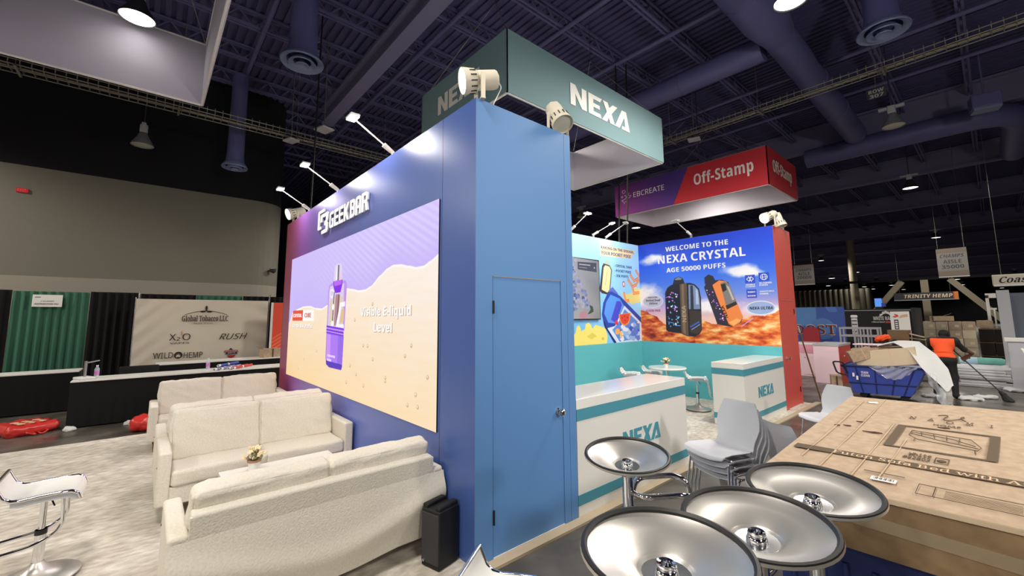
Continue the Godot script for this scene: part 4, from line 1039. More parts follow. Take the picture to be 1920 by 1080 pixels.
func lounge() -> void:
	mk("welcome_print", Color.WHITE, 0.35, 0.0, {"albedo_texture": welcome_tex()})
	mk("raking_print", Color.WHITE, 0.4, 0.0, {"albedo_texture": raking_tex()})
	mk("ink_navy", C(44, 74, 132), 0.8)
	mk("ink_grey", C(70, 74, 86), 0.8)
	# light blue wall, looking towards +X
	var w = thing("display_wall", "light blue printed booth wall with fruit and teal base", "wall")
	part("core", MB.new().span(Vector3(XB - 0.12, CY, -9.06), Vector3(XB - 0.004, WH, -4.9)), "white_matt", w)
	part("print", panel(Vector3(XB, 1.17, -4.9), Vector3(XB, 1.17, ZB), Vector3(XB, WH, ZB), Vector3(XB, WH, -4.9)), "raking_print", w)
	part("teal_base", MB.new().span(Vector3(XB - 0.004, CY, ZB), Vector3(XB, 1.17, -4.9)), "teal", w)
	var F = Vector3(0, 0, -1)
	var U = Vector3.UP
	letters(w, "RAKING IN THE DOUGH,", "ink_navy", Vector3(XB, 3.245, -7.48), F, U, 1.3, 0.075)
	letters(w, "YOUR POCKET PIXIE", "ink_navy", Vector3(XB, 3.13, -7.48), F, U, 1.16, 0.075)
	for i in 3: letters(w, ["- CRYSTAL TANK", "- POCKET PIXIE", "- 35K PUFFS"][i], "ink_navy", Vector3(XB, 2.88 - i * 0.115, -7.96), F, U, [0.7, 0.66, 0.54][i], 0.06)
	# dark blue wall, looking towards +Z
	var d = thing("display_wall", "deep blue printed booth wall with two devices over an orange desert", "wall")
	part("core", MB.new().span(Vector3(XB + 0.002, CY, ZB - 0.1), Vector3(X2 - 0.031, WH, ZB - 0.004)), "white_matt", d)
	part("print", panel(Vector3(XB, 1.17, ZB), Vector3(X2, 1.17, ZB), Vector3(X2, WH, ZB), Vector3(XB, WH, ZB)), "welcome_print", d)
	part("teal_base", MB.new().span(Vector3(XB + 0.002, CY, ZB - 0.004), Vector3(X2, 1.17, ZB)), "teal", d)
	var R_ = Vector3.RIGHT
	var sl = Vector3(1, -0.012, 0)
	letters(d, "WELCOME TO THE", "print_white", Vector3(-4.88, 3.24, ZB), sl, U, 1.39, 0.105)
	letters(d, "NEXA CRYSTAL", "print_white", Vector3(-5.08, 2.97, ZB), sl, U, 1.91, 0.185)
	letters(d, "AGE 50000 PUFFS", "print_white", Vector3(-4.88, 2.75, ZB), R_, U, 1.31, 0.1)
	letters(d, "NEXA", "edge_tape", Vector3(-4.47, 1.62, ZB), Vector3(0, 1, 0), Vector3(-1, 0, 0), 0.36, 0.09)
	letters(d, "NEXA", "black", Vector3(-3.58, 1.72, ZB), Vector3(-0.32, 0.95, 0), Vector3(-0.95, -0.32, 0), 0.26, 0.07)
	letters(d, "NEXA ULTRA", "black", Vector3(-3.17, 1.87, ZB), R_, U, 0.42, 0.055, "b", 0.003, 0.2)
	letters(d, "InvisaCloud", "ink_grey", Vector3(-5.45, 2.1, ZB), R_, U, 0.38, 0.055, "b", 0.003, 0.2)
	letters(d, "Edition", "ink_grey", Vector3(-5.36, 2.03, ZB), R_, U, 0.22, 0.05, "b", 0.003, 0.2)
	letters(d, "NEXA ULTRA", "ink_grey", Vector3(-5.38, 2.18, ZB), R_, U, 0.24, 0.03)
	letters(d, "CLOUD FREE", "maroon", Vector3(-5.45, 1.86, ZB), R_, U, 0.37, 0.05)
	for k in [["VISIBLE", -3.21, 2.345, 0.17], ["E-LIQUID", -3.21, 2.305, 0.17], ["3D-CURVED", -2.965, 2.365, 0.22], ["SCREEN", -2.965, 2.325, 0.15], ["ADJUSTABLE", -2.965, 2.2, 0.25], ["POWER", -2.965, 2.155, 0.15], ["TURBO", -3.185, 2.2, 0.14], ["NORM", -3.185, 2.125, 0.14]]:
		letters(d, k[0], "print_white", Vector3(k[1], k[2], ZB), R_, U, k[3], 0.03)
	part("end_panel", MB.new().span(Vector3(X2 - 0.03, CY, ZB - 0.1), Vector3(X2, WH, ZB - 0.005)), "red_wall", d)
	# red closet at the end
	var c = thing("closet_tower", "red narrow closet end with a door beside the dark blue wall", "closet")
	door_face(c, X2, ZB - 0.101, -9.99, -9.13, -9.86, 2.045, "red_wall", -9.92, false)
	part("core", MB.new().span(Vector3(XB + 0.01, CY, -9.98), Vector3(X2 - 0.04, WH - 0.01, ZB - 0.101)), "white_matt", c)
	part("back_panel", MB.new().span(Vector3(XB + 0.01, CY, -9.99), Vector3(X2 - 0.031, WH, -9.98)), "red_wall", c)
	counter(Vector3(X0, CY, -2.955), 1.995, 1.0, 0.51, "white counter with teal stripes beside the blue tower", -0.69)
	counter(Vector3(X2, CY, -7.09), 1.87, 0.985, 0.49, "white counter with blue and teal stripes beside the red closet", -0.56)
	tv()
	round_table()
	var st = stool("bar_stool", "white low-back stool with chrome frame to the right of the round table", Vector3(-3.78, CY, -7.86), 0.4, 0.56)
	copy(st, "white low-back stool against the teal wall, left of the two behind the counter", Vector3(-5.02, CY + 0.018, -7.58), 0.45)
	copy(st, "white low-back stool half hidden by the round table top", Vector3(-4.9, CY + 0.018, -8.2), 0.4)

func counter(o: Vector3, l: float, h: float, dep: float, label: String, lz: float) -> void:
	var t = thing("counter", label, "counter", o)
	part("body", MB.new().span(Vector3(-dep, 0, -l), Vector3(0, h - 0.09, 0)), "white", t)
	part("countertop", MB.new().rbox(Vector3(-dep / 2, h - 0.045, -l / 2), Vector3(dep + 0.004, 0.09, l + 0.004), 0.004), "white_gloss", t)
	for y in [[h - 0.19, h - 0.09], [0.095, 0.185]]:
		part("stripe", MB.new().span(Vector3(-dep - 0.003, y[0], -l - 0.003), Vector3(0.003, y[1], 0.003)), "teal_band", t)
	nexa(t, "teal_band", Vector3(0.0, 0.425 if lz < -0.6 else 0.4, lz), Vector3(0, 0, -1), Vector3.UP, 0.7, 0.17)

func tv() -> void:
	var t = thing("wall_tv", "tall portrait screen on the light blue wall showing pale blue flowers", "television")
	var r = Ras.new(256, 416, Vector2(6.3, 1.71), Vector2(7.3, 2.95), C(196, 196, 200))
	r.each(func(x, y): return C(206, 206, 208).lerp(C(160, 158, 156), clampf((x - 6.8) * 1.2 + sin(y * 9.0 + x * 6.0) * 0.12, 0, 1)))
	var rg = RandomNumberGenerator.new()
	rg.seed = 12
	for i in 120:
		var y = rg.randf_range(1.9, 2.9)
		var x = rg.randf_range(6.3, 6.75 + 0.2 * sin(y * 4.0))
		r.ell(x, y, rg.randf_range(0.02, 0.05), rg.randf_range(0.02, 0.045), [C(206, 214, 246), C(150, 170, 226), C(176, 190, 240), C(104, 124, 190), C(226, 216, 246)][rg.randi() % 5])
	r.poly([[6.95, 2.0], [7.06, 1.96], [7.08, 1.86], [6.98, 1.82], [6.88, 1.8], [6.98, 1.9]], C(62, 96, 74)).ell(6.75, 1.78, 0.14, 0.08, C(236, 176, 190)).poly([[6.6, 2.72], [6.6, 2.88], [7.22, 2.9], [7.22, 2.7]], C(96, 98, 110)).line([[6.66, 2.83], [7.0, 2.835]], 0.025, C(226, 226, 232)).line([[6.66, 2.77], [6.9, 2.77]], 0.014, C(186, 190, 196)).ell(7.15, 2.79, 0.02, 0.02, C(240, 240, 240))
	mk("tv_face", C(20, 20, 22), 0.15, 0.0, {"emission_enabled": true, "emission": Color.BLACK, "emission_texture": r.tex(), "emission_energy_multiplier": 0.6})
	var x = XB + 0.06
	part("housing", MB.new().span(Vector3(XB + 0.002, 1.69, -7.32), Vector3(x - 0.002, 2.97, -6.28)), "black_gloss", t)
	part("display", panel(Vector3(x, 1.71, -6.3), Vector3(x, 1.71, -7.3), Vector3(x, 2.95, -7.3), Vector3(x, 2.95, -6.3)), "tv_face", t)

func round_table() -> void:
	var t = thing("round_table", "small round white table with chrome post in the lounge corner", "table", Vector3(-4.37, 0.012, -7.87))
	part("tabletop", MB.new().lathe([Vector2(0, 0.70), Vector2(0.34, 0.70), Vector2(0.36, 0.715), Vector2(0.36, 0.728), Vector2(0.352, 0.738), Vector2(0, 0.738)], 40), "white_gloss", t)
	part("post", MB.new().tube([Vector3(0, 0.03, 0), Vector3(0, 0.7, 0)], 0.03, 16), "chrome", t)
	part("base", MB.new().lathe([Vector2(0.21, 0), Vector2(0.21, 0.012), Vector2(0.1, 0.025), Vector2(0.04, 0.06), Vector2(0, 0.06)], 32), "chrome", t)
	potted(Vector3(-4.33, 0.75, -7.76), 0.9, "white potted plant with pale blooms on the round table")

func potted(at: Vector3, s: float, label: String) -> void:
	var t = thing("potted_plant", label, "potted plant", at)
	part("pot", MB.new().lathe([Vector2(0, 0), Vector2(0.038 * s, 0), Vector2(0.048 * s, 0.09 * s), Vector2(0.044 * s, 0.09 * s), Vector2(0.04 * s, 0.075 * s), Vector2(0, 0.075 * s)], 24), "white", t)
	mk("pot_rim", C(168, 126, 96), 0.6)
	mk("bloom", C(246, 226, 186), 0.7)
	mk("leaf", C(120, 116, 84), 0.7)
	part("rim", MB.new().lathe([Vector2(0.045 * s, 0.08 * s), Vector2(0.054 * s, 0.082 * s), Vector2(0.055 * s, 0.1 * s), Vector2(0.047 * s, 0.1 * s), Vector2(0.045 * s, 0.08 * s)], 24), "pot_rim", t)
	part("soil", MB.new().lathe([Vector2(0.045 * s, 0.082 * s), Vector2(0.02 * s, 0.088 * s), Vector2(0, 0.09 * s)], 16), "stem_brown", t)
	var rg = RandomNumberGenerator.new()
	rg.seed = 31
	var st = MB.new()
	var lf = MB.new()
	for i in 34:
		var an = rg.randf() * TAU
		var el = rg.randf_range(0.15, 1.5)
		var d = Vector3(cos(an) * cos(el), sin(el), sin(an) * cos(el))
		var p = Vector3(0, 0.11 * s, 0) + d * rg.randf_range(0.05, 0.1) * s
		st.tube([Vector3(0, 0.08 * s, 0), p], 0.0025 * s, 5)
		var b = Basis(Vector3(rg.randf(), rg.randf(), rg.randf()).normalized(), rg.randf() * TAU)
		lf = MB.new().rbox(Vector3.ZERO, Vector3(0.034, 0.012, 0.024) * s, 0.006 * s, b, 2)
		part("bloom" if i % 5 else "leaf", lf, "bloom" if i % 5 else "leaf", t, p)
	part("stems", st, "leaf", t)

# a stool of bent chrome tube and white shell on a piston post; its seat looks along +x
func stool_parts(t: Node3D, sh: float, xf := Transform3D(), loop_under := false) -> void:
	var side = [Vector2(-0.205, 0.12), Vector2(-0.185, 0.075), Vector2(-0.165, 0.035), Vector2(-0.13, 0.01), Vector2(-0.08, 0.005), Vector2(0.0, 0.01), Vector2(0.08, 0.012), Vector2(0.14, 0.008), Vector2(0.175, -0.012), Vector2(0.19, -0.05)]
	var sm = MB.new()
	var up = func(k, w): return xf * Vector3(side[k].x, sh + side[k].y, w)
	sm.grid(9, 6, func(u, v): return up.call(int(round(u * 9)), lerpf(0.18, -0.18, v)) + xf.basis * Vector3(0, 0.006 - 0.01 * sin(v * PI), 0))
	sm.grid(9, 6, func(u, v): return up.call(int(round(u * 9)), lerpf(-0.18, 0.18, v)) + xf.basis * Vector3(0, -0.008 - 0.01 * sin(v * PI), 0))
	part("seat", sm, "white_gloss", t)
	for w in [-0.19, 0.19]:
		var p = []
		for k in side: p.append(xf * Vector3(k.x, sh + k.y, w))
		if not loop_under:
			p.append(xf * Vector3(0.2, sh - 0.12, w)); p.append(xf * Vector3(0.215, sh - 0.26, w)); p.append(xf * Vector3(0.235, sh - 0.3, w * 0.95))
		part("side_tube", MB.new().tube(p, 0.011, 10), "chrome", t)
		var ap = PackedVector2Array()
		for k in range(3, 9): ap.append(Vector2(side[k].x, sh + side[k].y))
		for k in range(8, 2, -1): ap.append(Vector2(side[k].x, sh + side[k].y - 0.042))
		part("side_apron", MB.new().prism(ap, 0.006, xf * Transform3D(Basis(), Vector3(0, 0, w * 0.97 - 0.003))), "light_grey", t)
	if loop_under:
		part("footrest", MB.new().tube(bent([xf * Vector3(0.1, sh - 0.03, -0.13), xf * Vector3(0.11, sh - 0.24, -0.13), xf * Vector3(0.0, sh - 0.31, -0.13), xf * Vector3(-0.3, sh - 0.34, -0.13), xf * Vector3(-0.3, sh - 0.34, 0.13), xf * Vector3(0.0, sh - 0.31, 0.13), xf * Vector3(0.11, sh - 0.24, 0.13), xf * Vector3(0.1, sh - 0.03, 0.13)], 0.08), 0.011, 10), "chrome", t)
	else:
		part("footrest", MB.new().tube(bent([xf * Vector3(0.235, sh - 0.3, -0.18), xf * Vector3(0.27, sh - 0.31, -0.15), xf * Vector3(0.27, sh - 0.31, 0.15), xf * Vector3(0.235, sh - 0.3, 0.18)], 0.04), 0.011, 10), "chrome", t)
	part("back_tube", MB.new().tube([xf * Vector3(-0.205, sh + 0.12, -0.19), xf * Vector3(-0.205, sh + 0.12, 0.19)], 0.011, 10), "chrome", t)
	part("seat_plate", MB.new().box(xf * Vector3(0, sh - 0.02, 0), Vector3(0.16, 0.02, 0.16), xf.basis), "black", t)
	part("post", MB.new().tube([xf * Vector3(0, sh - 0.02, 0), xf * Vector3(0, sh * 0.55, 0)], 0.018, 16), "chrome", t)
	part("collar", MB.new().tube([xf * Vector3(0, sh * 0.55, 0), xf * Vector3(0, sh * 0.55 - 0.03, 0)], 0.031, 16), "rubber", t)
	part("sleeve", MB.new().tube([xf * Vector3(0, sh * 0.55, 0), xf * Vector3(0, 0.05, 0)], 0.028, 16), "chrome", t)
	part("lever", MB.new().tube([xf * Vector3(0.02, sh - 0.03, 0.02), xf * Vector3(0.06, sh - 0.09, 0.1)], 0.005, 6), "black", t)

func stool_base(t: Node3D, xf := Transform3D()) -> void:
	part("base", MB.new().lathe([Vector2(0.215, 0.0), Vector2(0.217, 0.008), Vector2(0.205, 0.016), Vector2(0.14, 0.03), Vector2(0.07, 0.055), Vector2(0.036, 0.1), Vector2(0.03, 0.11), Vector2(0.026, 0.1), Vector2(0.045, 0.07), Vector2(0.08, 0.05), Vector2(0.14, 0.025), Vector2(0.2, 0.01), Vector2(0.205, 0.004)], 48, xf), "steel_dish", t)
	part("rubber_ring", MB.new().lathe([Vector2(0.2, 0.008), Vector2(0.198, 0.0), Vector2(0.205, -0.006), Vector2(0.213, -0.004), Vector2(0.2145, 0.002)], 48, xf), "rubber", t)

func stool(nm: String, label: String, at: Vector3, turn: float, sh: float, loop_under := false) -> Node3D:
	if not M.has("steel_dish"): mk("steel_dish", C(206, 203, 198), 0.36, 0.85)
	var t = thing(nm, label, "stool", at + Vector3(0, 0.018, 0), turn, "white chrome stools")
	stool_parts(t, sh, Transform3D(), loop_under)
	stool_base(t)
	return t

var wr: FastNoiseLite

func sofa(label: String, at: Vector3, turn: float, sagging := false, drop := 0.0) -> void:
	var t = thing("sofa", label, "sofa", at, turn, "white loveseats before the screen wall")
	for x in [-0.26, 0.22]:
		for z in [-0.74, 0.74]:
			part("leg", MB.new().hexa([Vector3(x - 0.02, 0, z + 0.02), Vector3(x + 0.02, 0, z + 0.02), Vector3(x + 0.02, 0, z - 0.02), Vector3(x - 0.02, 0, z - 0.02), Vector3(x - 0.03, 0.16, z + 0.03), Vector3(x + 0.03, 0.16, z + 0.03), Vector3(x + 0.03, 0.16, z - 0.03), Vector3(x - 0.03, 0.16, z - 0.03)]), "wood_leg", t)
	part("base", MB.new().rbox(Vector3(0.0, 0.225, 0), Vector3(0.64, 0.15, 1.48), 0.012), "linen", t)
	part("back", MB.new().rbox(Vector3(-0.275, 0.42, 0), Vector3(0.1, 0.56, 1.47), 0.02, Basis(Vector3.BACK, 0.06)), "linen", t)
	for s in [-1, 1]:
		part("armrest", MB.new().rbox(Vector3(0.0, 0.375, s * 0.782), Vector3(0.66, 0.45, 0.094), 0.022, Basis(), 4), "linen", t)
		part("button", MB.new().lathe([Vector2(0.008, 0), Vector2(0.006, 0.004), Vector2(0, 0.005)], 10, Transform3D(Basis(Vector3.RIGHT, s * PI / 2), Vector3(0.27, 0.47, s * 0.829))), "wood_leg", t)
		var sc = part("seat_cushion", MB.new().rbox(Vector3(0.07, 0.365, s * 0.366), Vector3(0.53, 0.13, 0.728), 0.028, Basis(), 4, 12, 0.008, wr, 0.009).smooth(), "linen", t)
		part("piping", MB.new().tube(bent([Vector3(0.325, 0.415, s * 0.366 - 0.35), Vector3(0.328, 0.418, s * 0.366), Vector3(0.325, 0.415, s * 0.366 + 0.35)], 0.1), 0.004, 6), "linen", sc)
		part("back_cushion", MB.new().rbox(Vector3(-0.17, 0.63 - drop, s * 0.366), Vector3(0.15, 0.46, 0.735), 0.035, Basis(Vector3.BACK, 0.2), 5, 14, 0.012, wr, 0.014).smooth(), "linen", t)
	if sagging:
		part("back_band", MB.new().rbox(Vector3(-0.325, 0.62, 0), Vector3(0.02, 0.13, 1.48), 0.006, Basis(Vector3.BACK, 0.06)), "linen", t)
		var cl = MB.new()
		cl.grid(28, 16, func(u, v):
			var z = lerpf(-0.83, 0.83, u)
			var y = lerpf(0.57, 0.12 + 0.02 * sin(u * 9.0), v)
			var sag = sin(v * PI) * 0.02 + exp(-pow((v - 0.3 - 0.5 * sin(u * PI) * 0.8) * 6.0, 2.0)) * 0.028
			return Vector3(-0.335 - sag, y, z))
		part("back_cloth", cl, "linen", t)
		part("back_core", MB.new().span(Vector3(-0.33, 0.13, -0.82), Vector3(-0.3, 0.57, 0.82)), "linen", t)

func furniture() -> void:
	wr = FastNoiseLite.new()
	wr.seed = 77; wr.frequency = 0.08; wr.fractal_octaves = 3
	sofa("white loveseat with its back to us, nearest the blue tower", Vector3(-3.25, 0.012, -0.985), PI, true, 0.055)
	sofa("white loveseat facing us behind the low table with the plant", Vector3(-5.11, 0.012, -0.98), 0.0)
	sofa("white loveseat hidden behind another, only its armrest showing", Vector3(-5.84, 0.012, -0.975), PI)
	sofa("white loveseat facing us at the far maroon end of the screen wall", Vector3(-7.69, 0.012, -0.93), 0.0)
	var t = thing("coffee_table", "low white table between the two nearest loveseats", "table", Vector3(-4.2, 0.012, -1.0))
	part("tabletop", MB.new().rbox(Vector3(0, 0.415, 0), Vector3(0.56, 0.045, 0.9), 0.005), "white_gloss", t)
	for z in [-0.4, 0.4]: part("leg_panel", MB.new().rbox(Vector3(0, 0.195, z), Vector3(0.5, 0.39, 0.035), 0.004), "white_gloss", t)
	part("shelf", MB.new().rbox(Vector3(0, 0.14, 0), Vector3(0.48, 0.025, 0.76), 0.004), "white_gloss", t)
	potted(Vector3(-4.3, 0.45, -0.78), 1.0, "small potted plant with cream blooms on the low white table")
	var s = thing("loudspeaker", "small black loudspeaker on the floor at the corner of the blue tower", "speaker", Vector3(-2.77, 0.012, -1.705), 0.24)
	part("cabinet", MB.new().rbox(Vector3(0, 0.195, 0), Vector3(0.18, 0.39, 0.2), 0.015), "black", s)
	part("grille", MB.new().rbox(Vector3(0, 0.2, 0.1), Vector3(0.165, 0.33, 0.012), 0.006), "dark_grey", s)
	part("top_rail", MB.new().rbox(Vector3(-0.06, 0.4, 0), Vector3(0.05, 0.03, 0.19), 0.01), "black", s)
	part("top_rail", MB.new().rbox(Vector3(0.06, 0.4, 0), Vector3(0.05, 0.03, 0.19), 0.01), "black", s)
	part("knob", MB.new().lathe([Vector2(0.012, 0), Vector2(0.01, 0.012), Vector2(0, 0.013)], 12, Transform3D(Basis(Vector3.RIGHT, PI / 2), Vector3(-0.05, 0.05, 0.106))), "steel", s)
	stool("bar_stool", "low-back stool on the carpet at the lower left corner, cut by the frame", Vector3(-4.38, 0.012, 0.445), PI / 2, 0.57, true)
	stool("bar_stool", "low-back stool at the bottom edge in front of the blue tower", Vector3(-1.58, 0.0, -1.33), 0.58, 0.44, true)
	upturned(Vector3(-1.315, 1.045, -1.92), 0.7, 7.0, "upturned stool with dish base, before the white counter")
	upturned(Vector3(-0.611, 1.156, -1.047), 4.0, 3.0, "upturned stool whose dish base is nearest, cut by the bottom edge")
	upturned(Vector3(-0.541, 1.125, -1.458), 2.43, 5.0, "upturned stool, middle one of the three dishes in a row")
	upturned(Vector3(-0.509, 1.114, -1.915), 2.43, 5.0, "upturned stool whose dish base overlaps the big cardboard box")
	big_box()
	chairs()

func upturned(at: Vector3, turn: float, tilt: float, label: String) -> void:
	var t = thing("upturned_stool", label, "stool", Vector3(at.x, 0, at.z), 0.0, "upturned chrome stools")
	var to = Vector3(-at.x, 0, -at.z).normalized()
	var b = Basis(to.cross(Vector3.UP).normalized(), -deg_to_rad(tilt)) * Basis(Vector3.UP, turn) * Basis(Vector3.RIGHT, PI)
	var xf = Transform3D(b, Vector3(0, at.y, 0))
	var sh = at.y - 0.15
	var lip = xf * Vector3(-0.205, sh + 0.132, 0)
	sh -= 0.012 - lip.y if lip.y < 0.012 else 0.0
	stool_parts(t, sh, xf)
	stool_base(t, xf)
	# what shows in the hollow of the base: a washer plate and the nut on the thread
	part("washer", MB.new().lathe([Vector2(0.03, 0.062), Vector2(0.062, 0.06), Vector2(0.066, 0.064), Vector2(0.03, 0.068)], 24, xf), "steel", t)
	part("nut", MB.new().lathe([Vector2(0.0, 0.05), Vector2(0.014, 0.05), Vector2(0.016, 0.036), Vector2(0.024, 0.034), Vector2(0.026, 0.04), Vector2(0.024, 0.046), Vector2(0.028, 0.05), Vector2(0.03, 0.06), Vector2(0.03, 0.07)], 20, xf), "chrome", t)
	var p = [xf * Vector3(0.02, 0.2, 0.0), xf * Vector3(0.06, 0.17, 0.1), xf * Vector3(0.25, 0.15, 0.1), xf * Vector3(0.31, 0.17, 0.08), xf * Vector3(0.325, 0.27, 0.06), xf * Vector3(0.325, 0.27, -0.06), xf * Vector3(0.31, 0.17, -0.08), xf * Vector3(0.25, 0.15, -0.1), xf * Vector3(0.06, 0.17, -0.1), xf * Vector3(0.02, 0.2, 0.0)]
	part("foot_loop", MB.new().tube(bent(p, 0.05), 0.014, 10), "chrome", t)

func big_box() -> void:
	# a long flat carton lying a little uneven on a navy bin
	var t = thing("cardboard_box", "big flat printed cardboard carton with dark lettering at lower right", "box", Vector3(-0.834, 1.0, -2.263))
	t.basis = Basis(Vector3.UP, deg_to_rad(-1.88)) * Basis(Vector3.RIGHT, deg_to_rad(4.38)) * Basis(Vector3.BACK, deg_to_rad(1.55))
	var W = 1.35
	var D = 1.818
	var H = 0.221
	var side = MB.new()
	side.face([Vector3(0, -H, 0), Vector3(W, -H, 0), Vector3(W, -0.004, 0), Vector3(0, -0.004, 0)])
	side.face([Vector3(0, -H, -D), Vector3(0, -H, 0), Vector3(0, -0.004, 0), Vector3(0, -0.004, -D)])
	side.face([Vector3(W, -H, 0), Vector3(W, -H, -D), Vector3(W, -0.004, -D), Vector3(W, -0.004, 0)])
	side.face([Vector3(W, -H, -D), Vector3(0, -H, -D), Vector3(0, -0.004, -D), Vector3(W, -0.004, -D)])
	side.face([Vector3(0, -H, -D), Vector3(W, -H, -D), Vector3(W, -H, 0), Vector3(0, -H, 0)])
	part("carton", side, "cardboard_shade", t)
	var nz = FastNoiseLite.new()
	nz.seed = 15; nz.frequency = 1.4
	var top = MB.new()
	top.grid(26, 34, func(u, v):
		var x = u * W
		var z = -D * v
		var y = nz.get_noise_2d(x, z * 1.5) * 0.006
		if x < 0.2: y -= 0.006 * (1.0 - x / 0.2)
		return Vector3(x, y * smoothstep(0, 0.06, u) * smoothstep(0, 0.05, v) * smoothstep(0, 0.05, 1.0 - v) - 0.002, z))
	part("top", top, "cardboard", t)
	# creases and torn spots
	mk("crease_tan", C(196, 170, 142), 0.85)
	for k in [[0.1, 0.35, 0.1, 1.7], [0.2, 0.1, 0.205, 1.8], [0.33, 0.15, 0.34, 1.2], [0.42, 0.25, 0.43, 0.9]]:
		part("crease", MB.new().tube([Vector3(k[0], 0.002, -k[1]), Vector3((k[0] + k[2]) / 2 + 0.004, 0.003, -(k[1] + k[3]) / 2), Vector3(k[2], 0.002, -k[3])], 0.0025, 5), "crease_tan", t)
	mk("tear_dark", C(74, 50, 36), 0.9)
	for k in [[0.235, 0.93, 0.09, 0.018], [0.13, 1.0, 0.04, 0.014], [0.52, 1.2, 0.05, 0.03], [0.17, 1.12, 0.04, 0.012], [0.09, 0.98, 0.03, 0.012]]:
		shape(t, "tear", [[[0, 0.4], [0.3, 0.2], [0.55, 0], [0.8, 0.3], [1, 0.4], [0.85, 0.8], [0.6, 1], [0.4, 0.6]]], "tear_dark", Vector3(k[0], 0.0, -k[1]), Vector3.RIGHT, Vector3(0, 0, -1), k[2], k[3], 0.005)
	var R_ = Vector3.RIGHT
	var U = Vector3(0, 0, -1)
	var y = 0.0035
	var P = func(u, v): return Vector3(u, y, -v)
	# printed frame with a sofa drawing
	shape(t, "printed_frame", [[[0.36, 0.729], [0.757, 0.729], [0.757, 0.745], [0.36, 0.745]], [[0.36, 1.152], [0.757, 1.152], [0.757, 1.168], [0.36, 1.168]], [[0.36, 0.745], [0.395, 0.745], [0.395, 1.152], [0.36, 1.152]], [[0.722, 0.745], [0.757, 0.745], [0.757, 1.152], [0.722, 1.152]]], "ink_brown", P.call(0, 0), R_, U, 1, 1, 0.001)
	var dr = MB.new()
	for l in [[[0.43, 1.08], [0.43, 0.98], [0.47, 0.92], [0.69, 0.86], [0.7, 0.92], [0.66, 1.04], [0.43, 1.08]], [[0.43, 1.05], [0.6, 1.0], [0.68, 0.93]], [[0.47, 1.06], [0.48, 0.99]], [[0.52, 1.05], [0.53, 0.98]], [[0.57, 1.04], [0.575, 0.97]], [[0.62, 1.03], [0.62, 0.95]], [[0.46, 0.94], [0.46, 0.88]], [[0.68, 0.87], [0.685, 0.8]], [[0.43, 1.02], [0.55, 0.95], [0.69, 0.9]]]:
		for i in l.size() - 1:
			dr.tube([P.call(l[i][0], l[i][1]), P.call(l[i + 1][0], l[i + 1][1])], 0.002, 4)
	part("sofa_drawing", dr, "ink_brown", t)
	# dark strip with pale wording
	shape(t, "printed_strip", [[[0.03, 0.46], [1.33, 0.46], [1.33, 0.525], [0.03, 0.525]]], "ink_brown", P.call(0, 0), R_, U, 1, 1, 0.001)
	letters(t, "Futon Sofa Bed with Armrest", "ink_tan", P.call(0.2, 0.47), R_, U, 0.82, 0.045, "r", 0.002)
	for k in [["N", 0.385], ["A", 0.465], ["O", 0.545], ["M", 0.622], ["I", 0.715]]:
		letters(t, k[0], "ink_brown", P.call(k[1], 1.33 if k[0] != "O" else 1.31), R_, U, 0.03 if k[0] != "I" else 0.01, 0.06, "r", 0.002)
	letters(t, "HOME", "ink_brown", P.call(0.5, 1.24), R_, U, 0.11, 0.03, "s", 0.002)
	letters(t, "White", "ink_brown", P.call(0.47, 0.63), R_, U, 0.08, 0.05, "m", 0.002)
	letters(t, "#82803", "ink_brown", P.call(0.455, 0.575), R_, U, 0.095, 0.045, "m", 0.002)
	var sw = MB.new()
	for i in 4:
		var c = [[0.565, 0.575], [0.61, 0.575], [0.61, 0.655], [0.565, 0.655]]
		sw.tube([P.call(c[i][0], c[i][1]), P.call(c[(i + 1) % 4][0], c[(i + 1) % 4][1])], 0.0016, 4)
	sw.lathe([Vector2(0.016, 0), Vector2(0.016, 0.002), Vector2(0, 0.002)], 16, Transform3D(Basis(), P.call(0.587, 0.615)))
	part("swatch_mark", sw, "ink_brown", t)
	# swirling initial
	var fl = []
	for i in 25:
		var a = i / 24.0
		fl.append(P.call(0.5 + a * 0.13 + 0.02 * sin(a * 12.0), 1.45 + 0.06 * sin(a * 9.5 + 0.6)))
	part("swirl_mark", MB.new().tube(fl, 0.0025, 5), "ink_brown", t)
	# data boxes, barcode and tape
	var db = MB.new()
	for q in [[0.55, 0.16, 0.6, 0.27], [0.6, 0.16, 0.86, 0.27], [0.93, 0.14, 1.2, 0.25]]:
		var c = [[q[0], q[1]], [q[2], q[1]], [q[2], q[3]], [q[0], q[3]]]
		for i in 4: db.tube([P.call(c[i][0], c[i][1]), P.call(c[(i + 1) % 4][0], c[(i + 1) % 4][1])], 0.0014, 4)
	for i in 6: db.tube([P.call(0.63, 0.175 + i * 0.014), P.call(0.83, 0.175 + i * 0.014)], 0.0009, 4)
	part("data_box", db, "ink_brown", t)
	shape(t, "print_mark", [[[0.36, 0.305], [0.42, 0.305], [0.42, 0.313], [0.36, 0.313]], [[0.43, 0.305], [0.5, 0.305], [0.5, 0.313], [0.43, 0.313]]], "ink_brown", P.call(0, 0), R_, U, 1, 1, 0.001)
	part("barcode_label", MB.new().box(P.call(0.44, 0.235) + Vector3(0, 0, 0), Vector3(0.085, 0.002, 0.04)), "print_white", t)
	var bc = MB.new()
	for i in 14: bc.box(P.call(0.408 + i * 0.005, 0.238) + Vector3(0, 0.0012, 0), Vector3(0.001 + 0.0015 * (i % 3), 0.001, 0.026))
	part("barcode_bars", bc, "black", t)
	part("paper_scrap", MB.new().box(P.call(0.16, 1.66), Vector3(0.05, 0.002, 0.04), Basis(Vector3.UP, 0.2)), "print_white", t)
	mk("clear_tape", Color(0.75, 0.68, 0.56, 0.35), 0.15, 0.0, {"transparency": BaseMaterial3D.TRANSPARENCY_ALPHA})
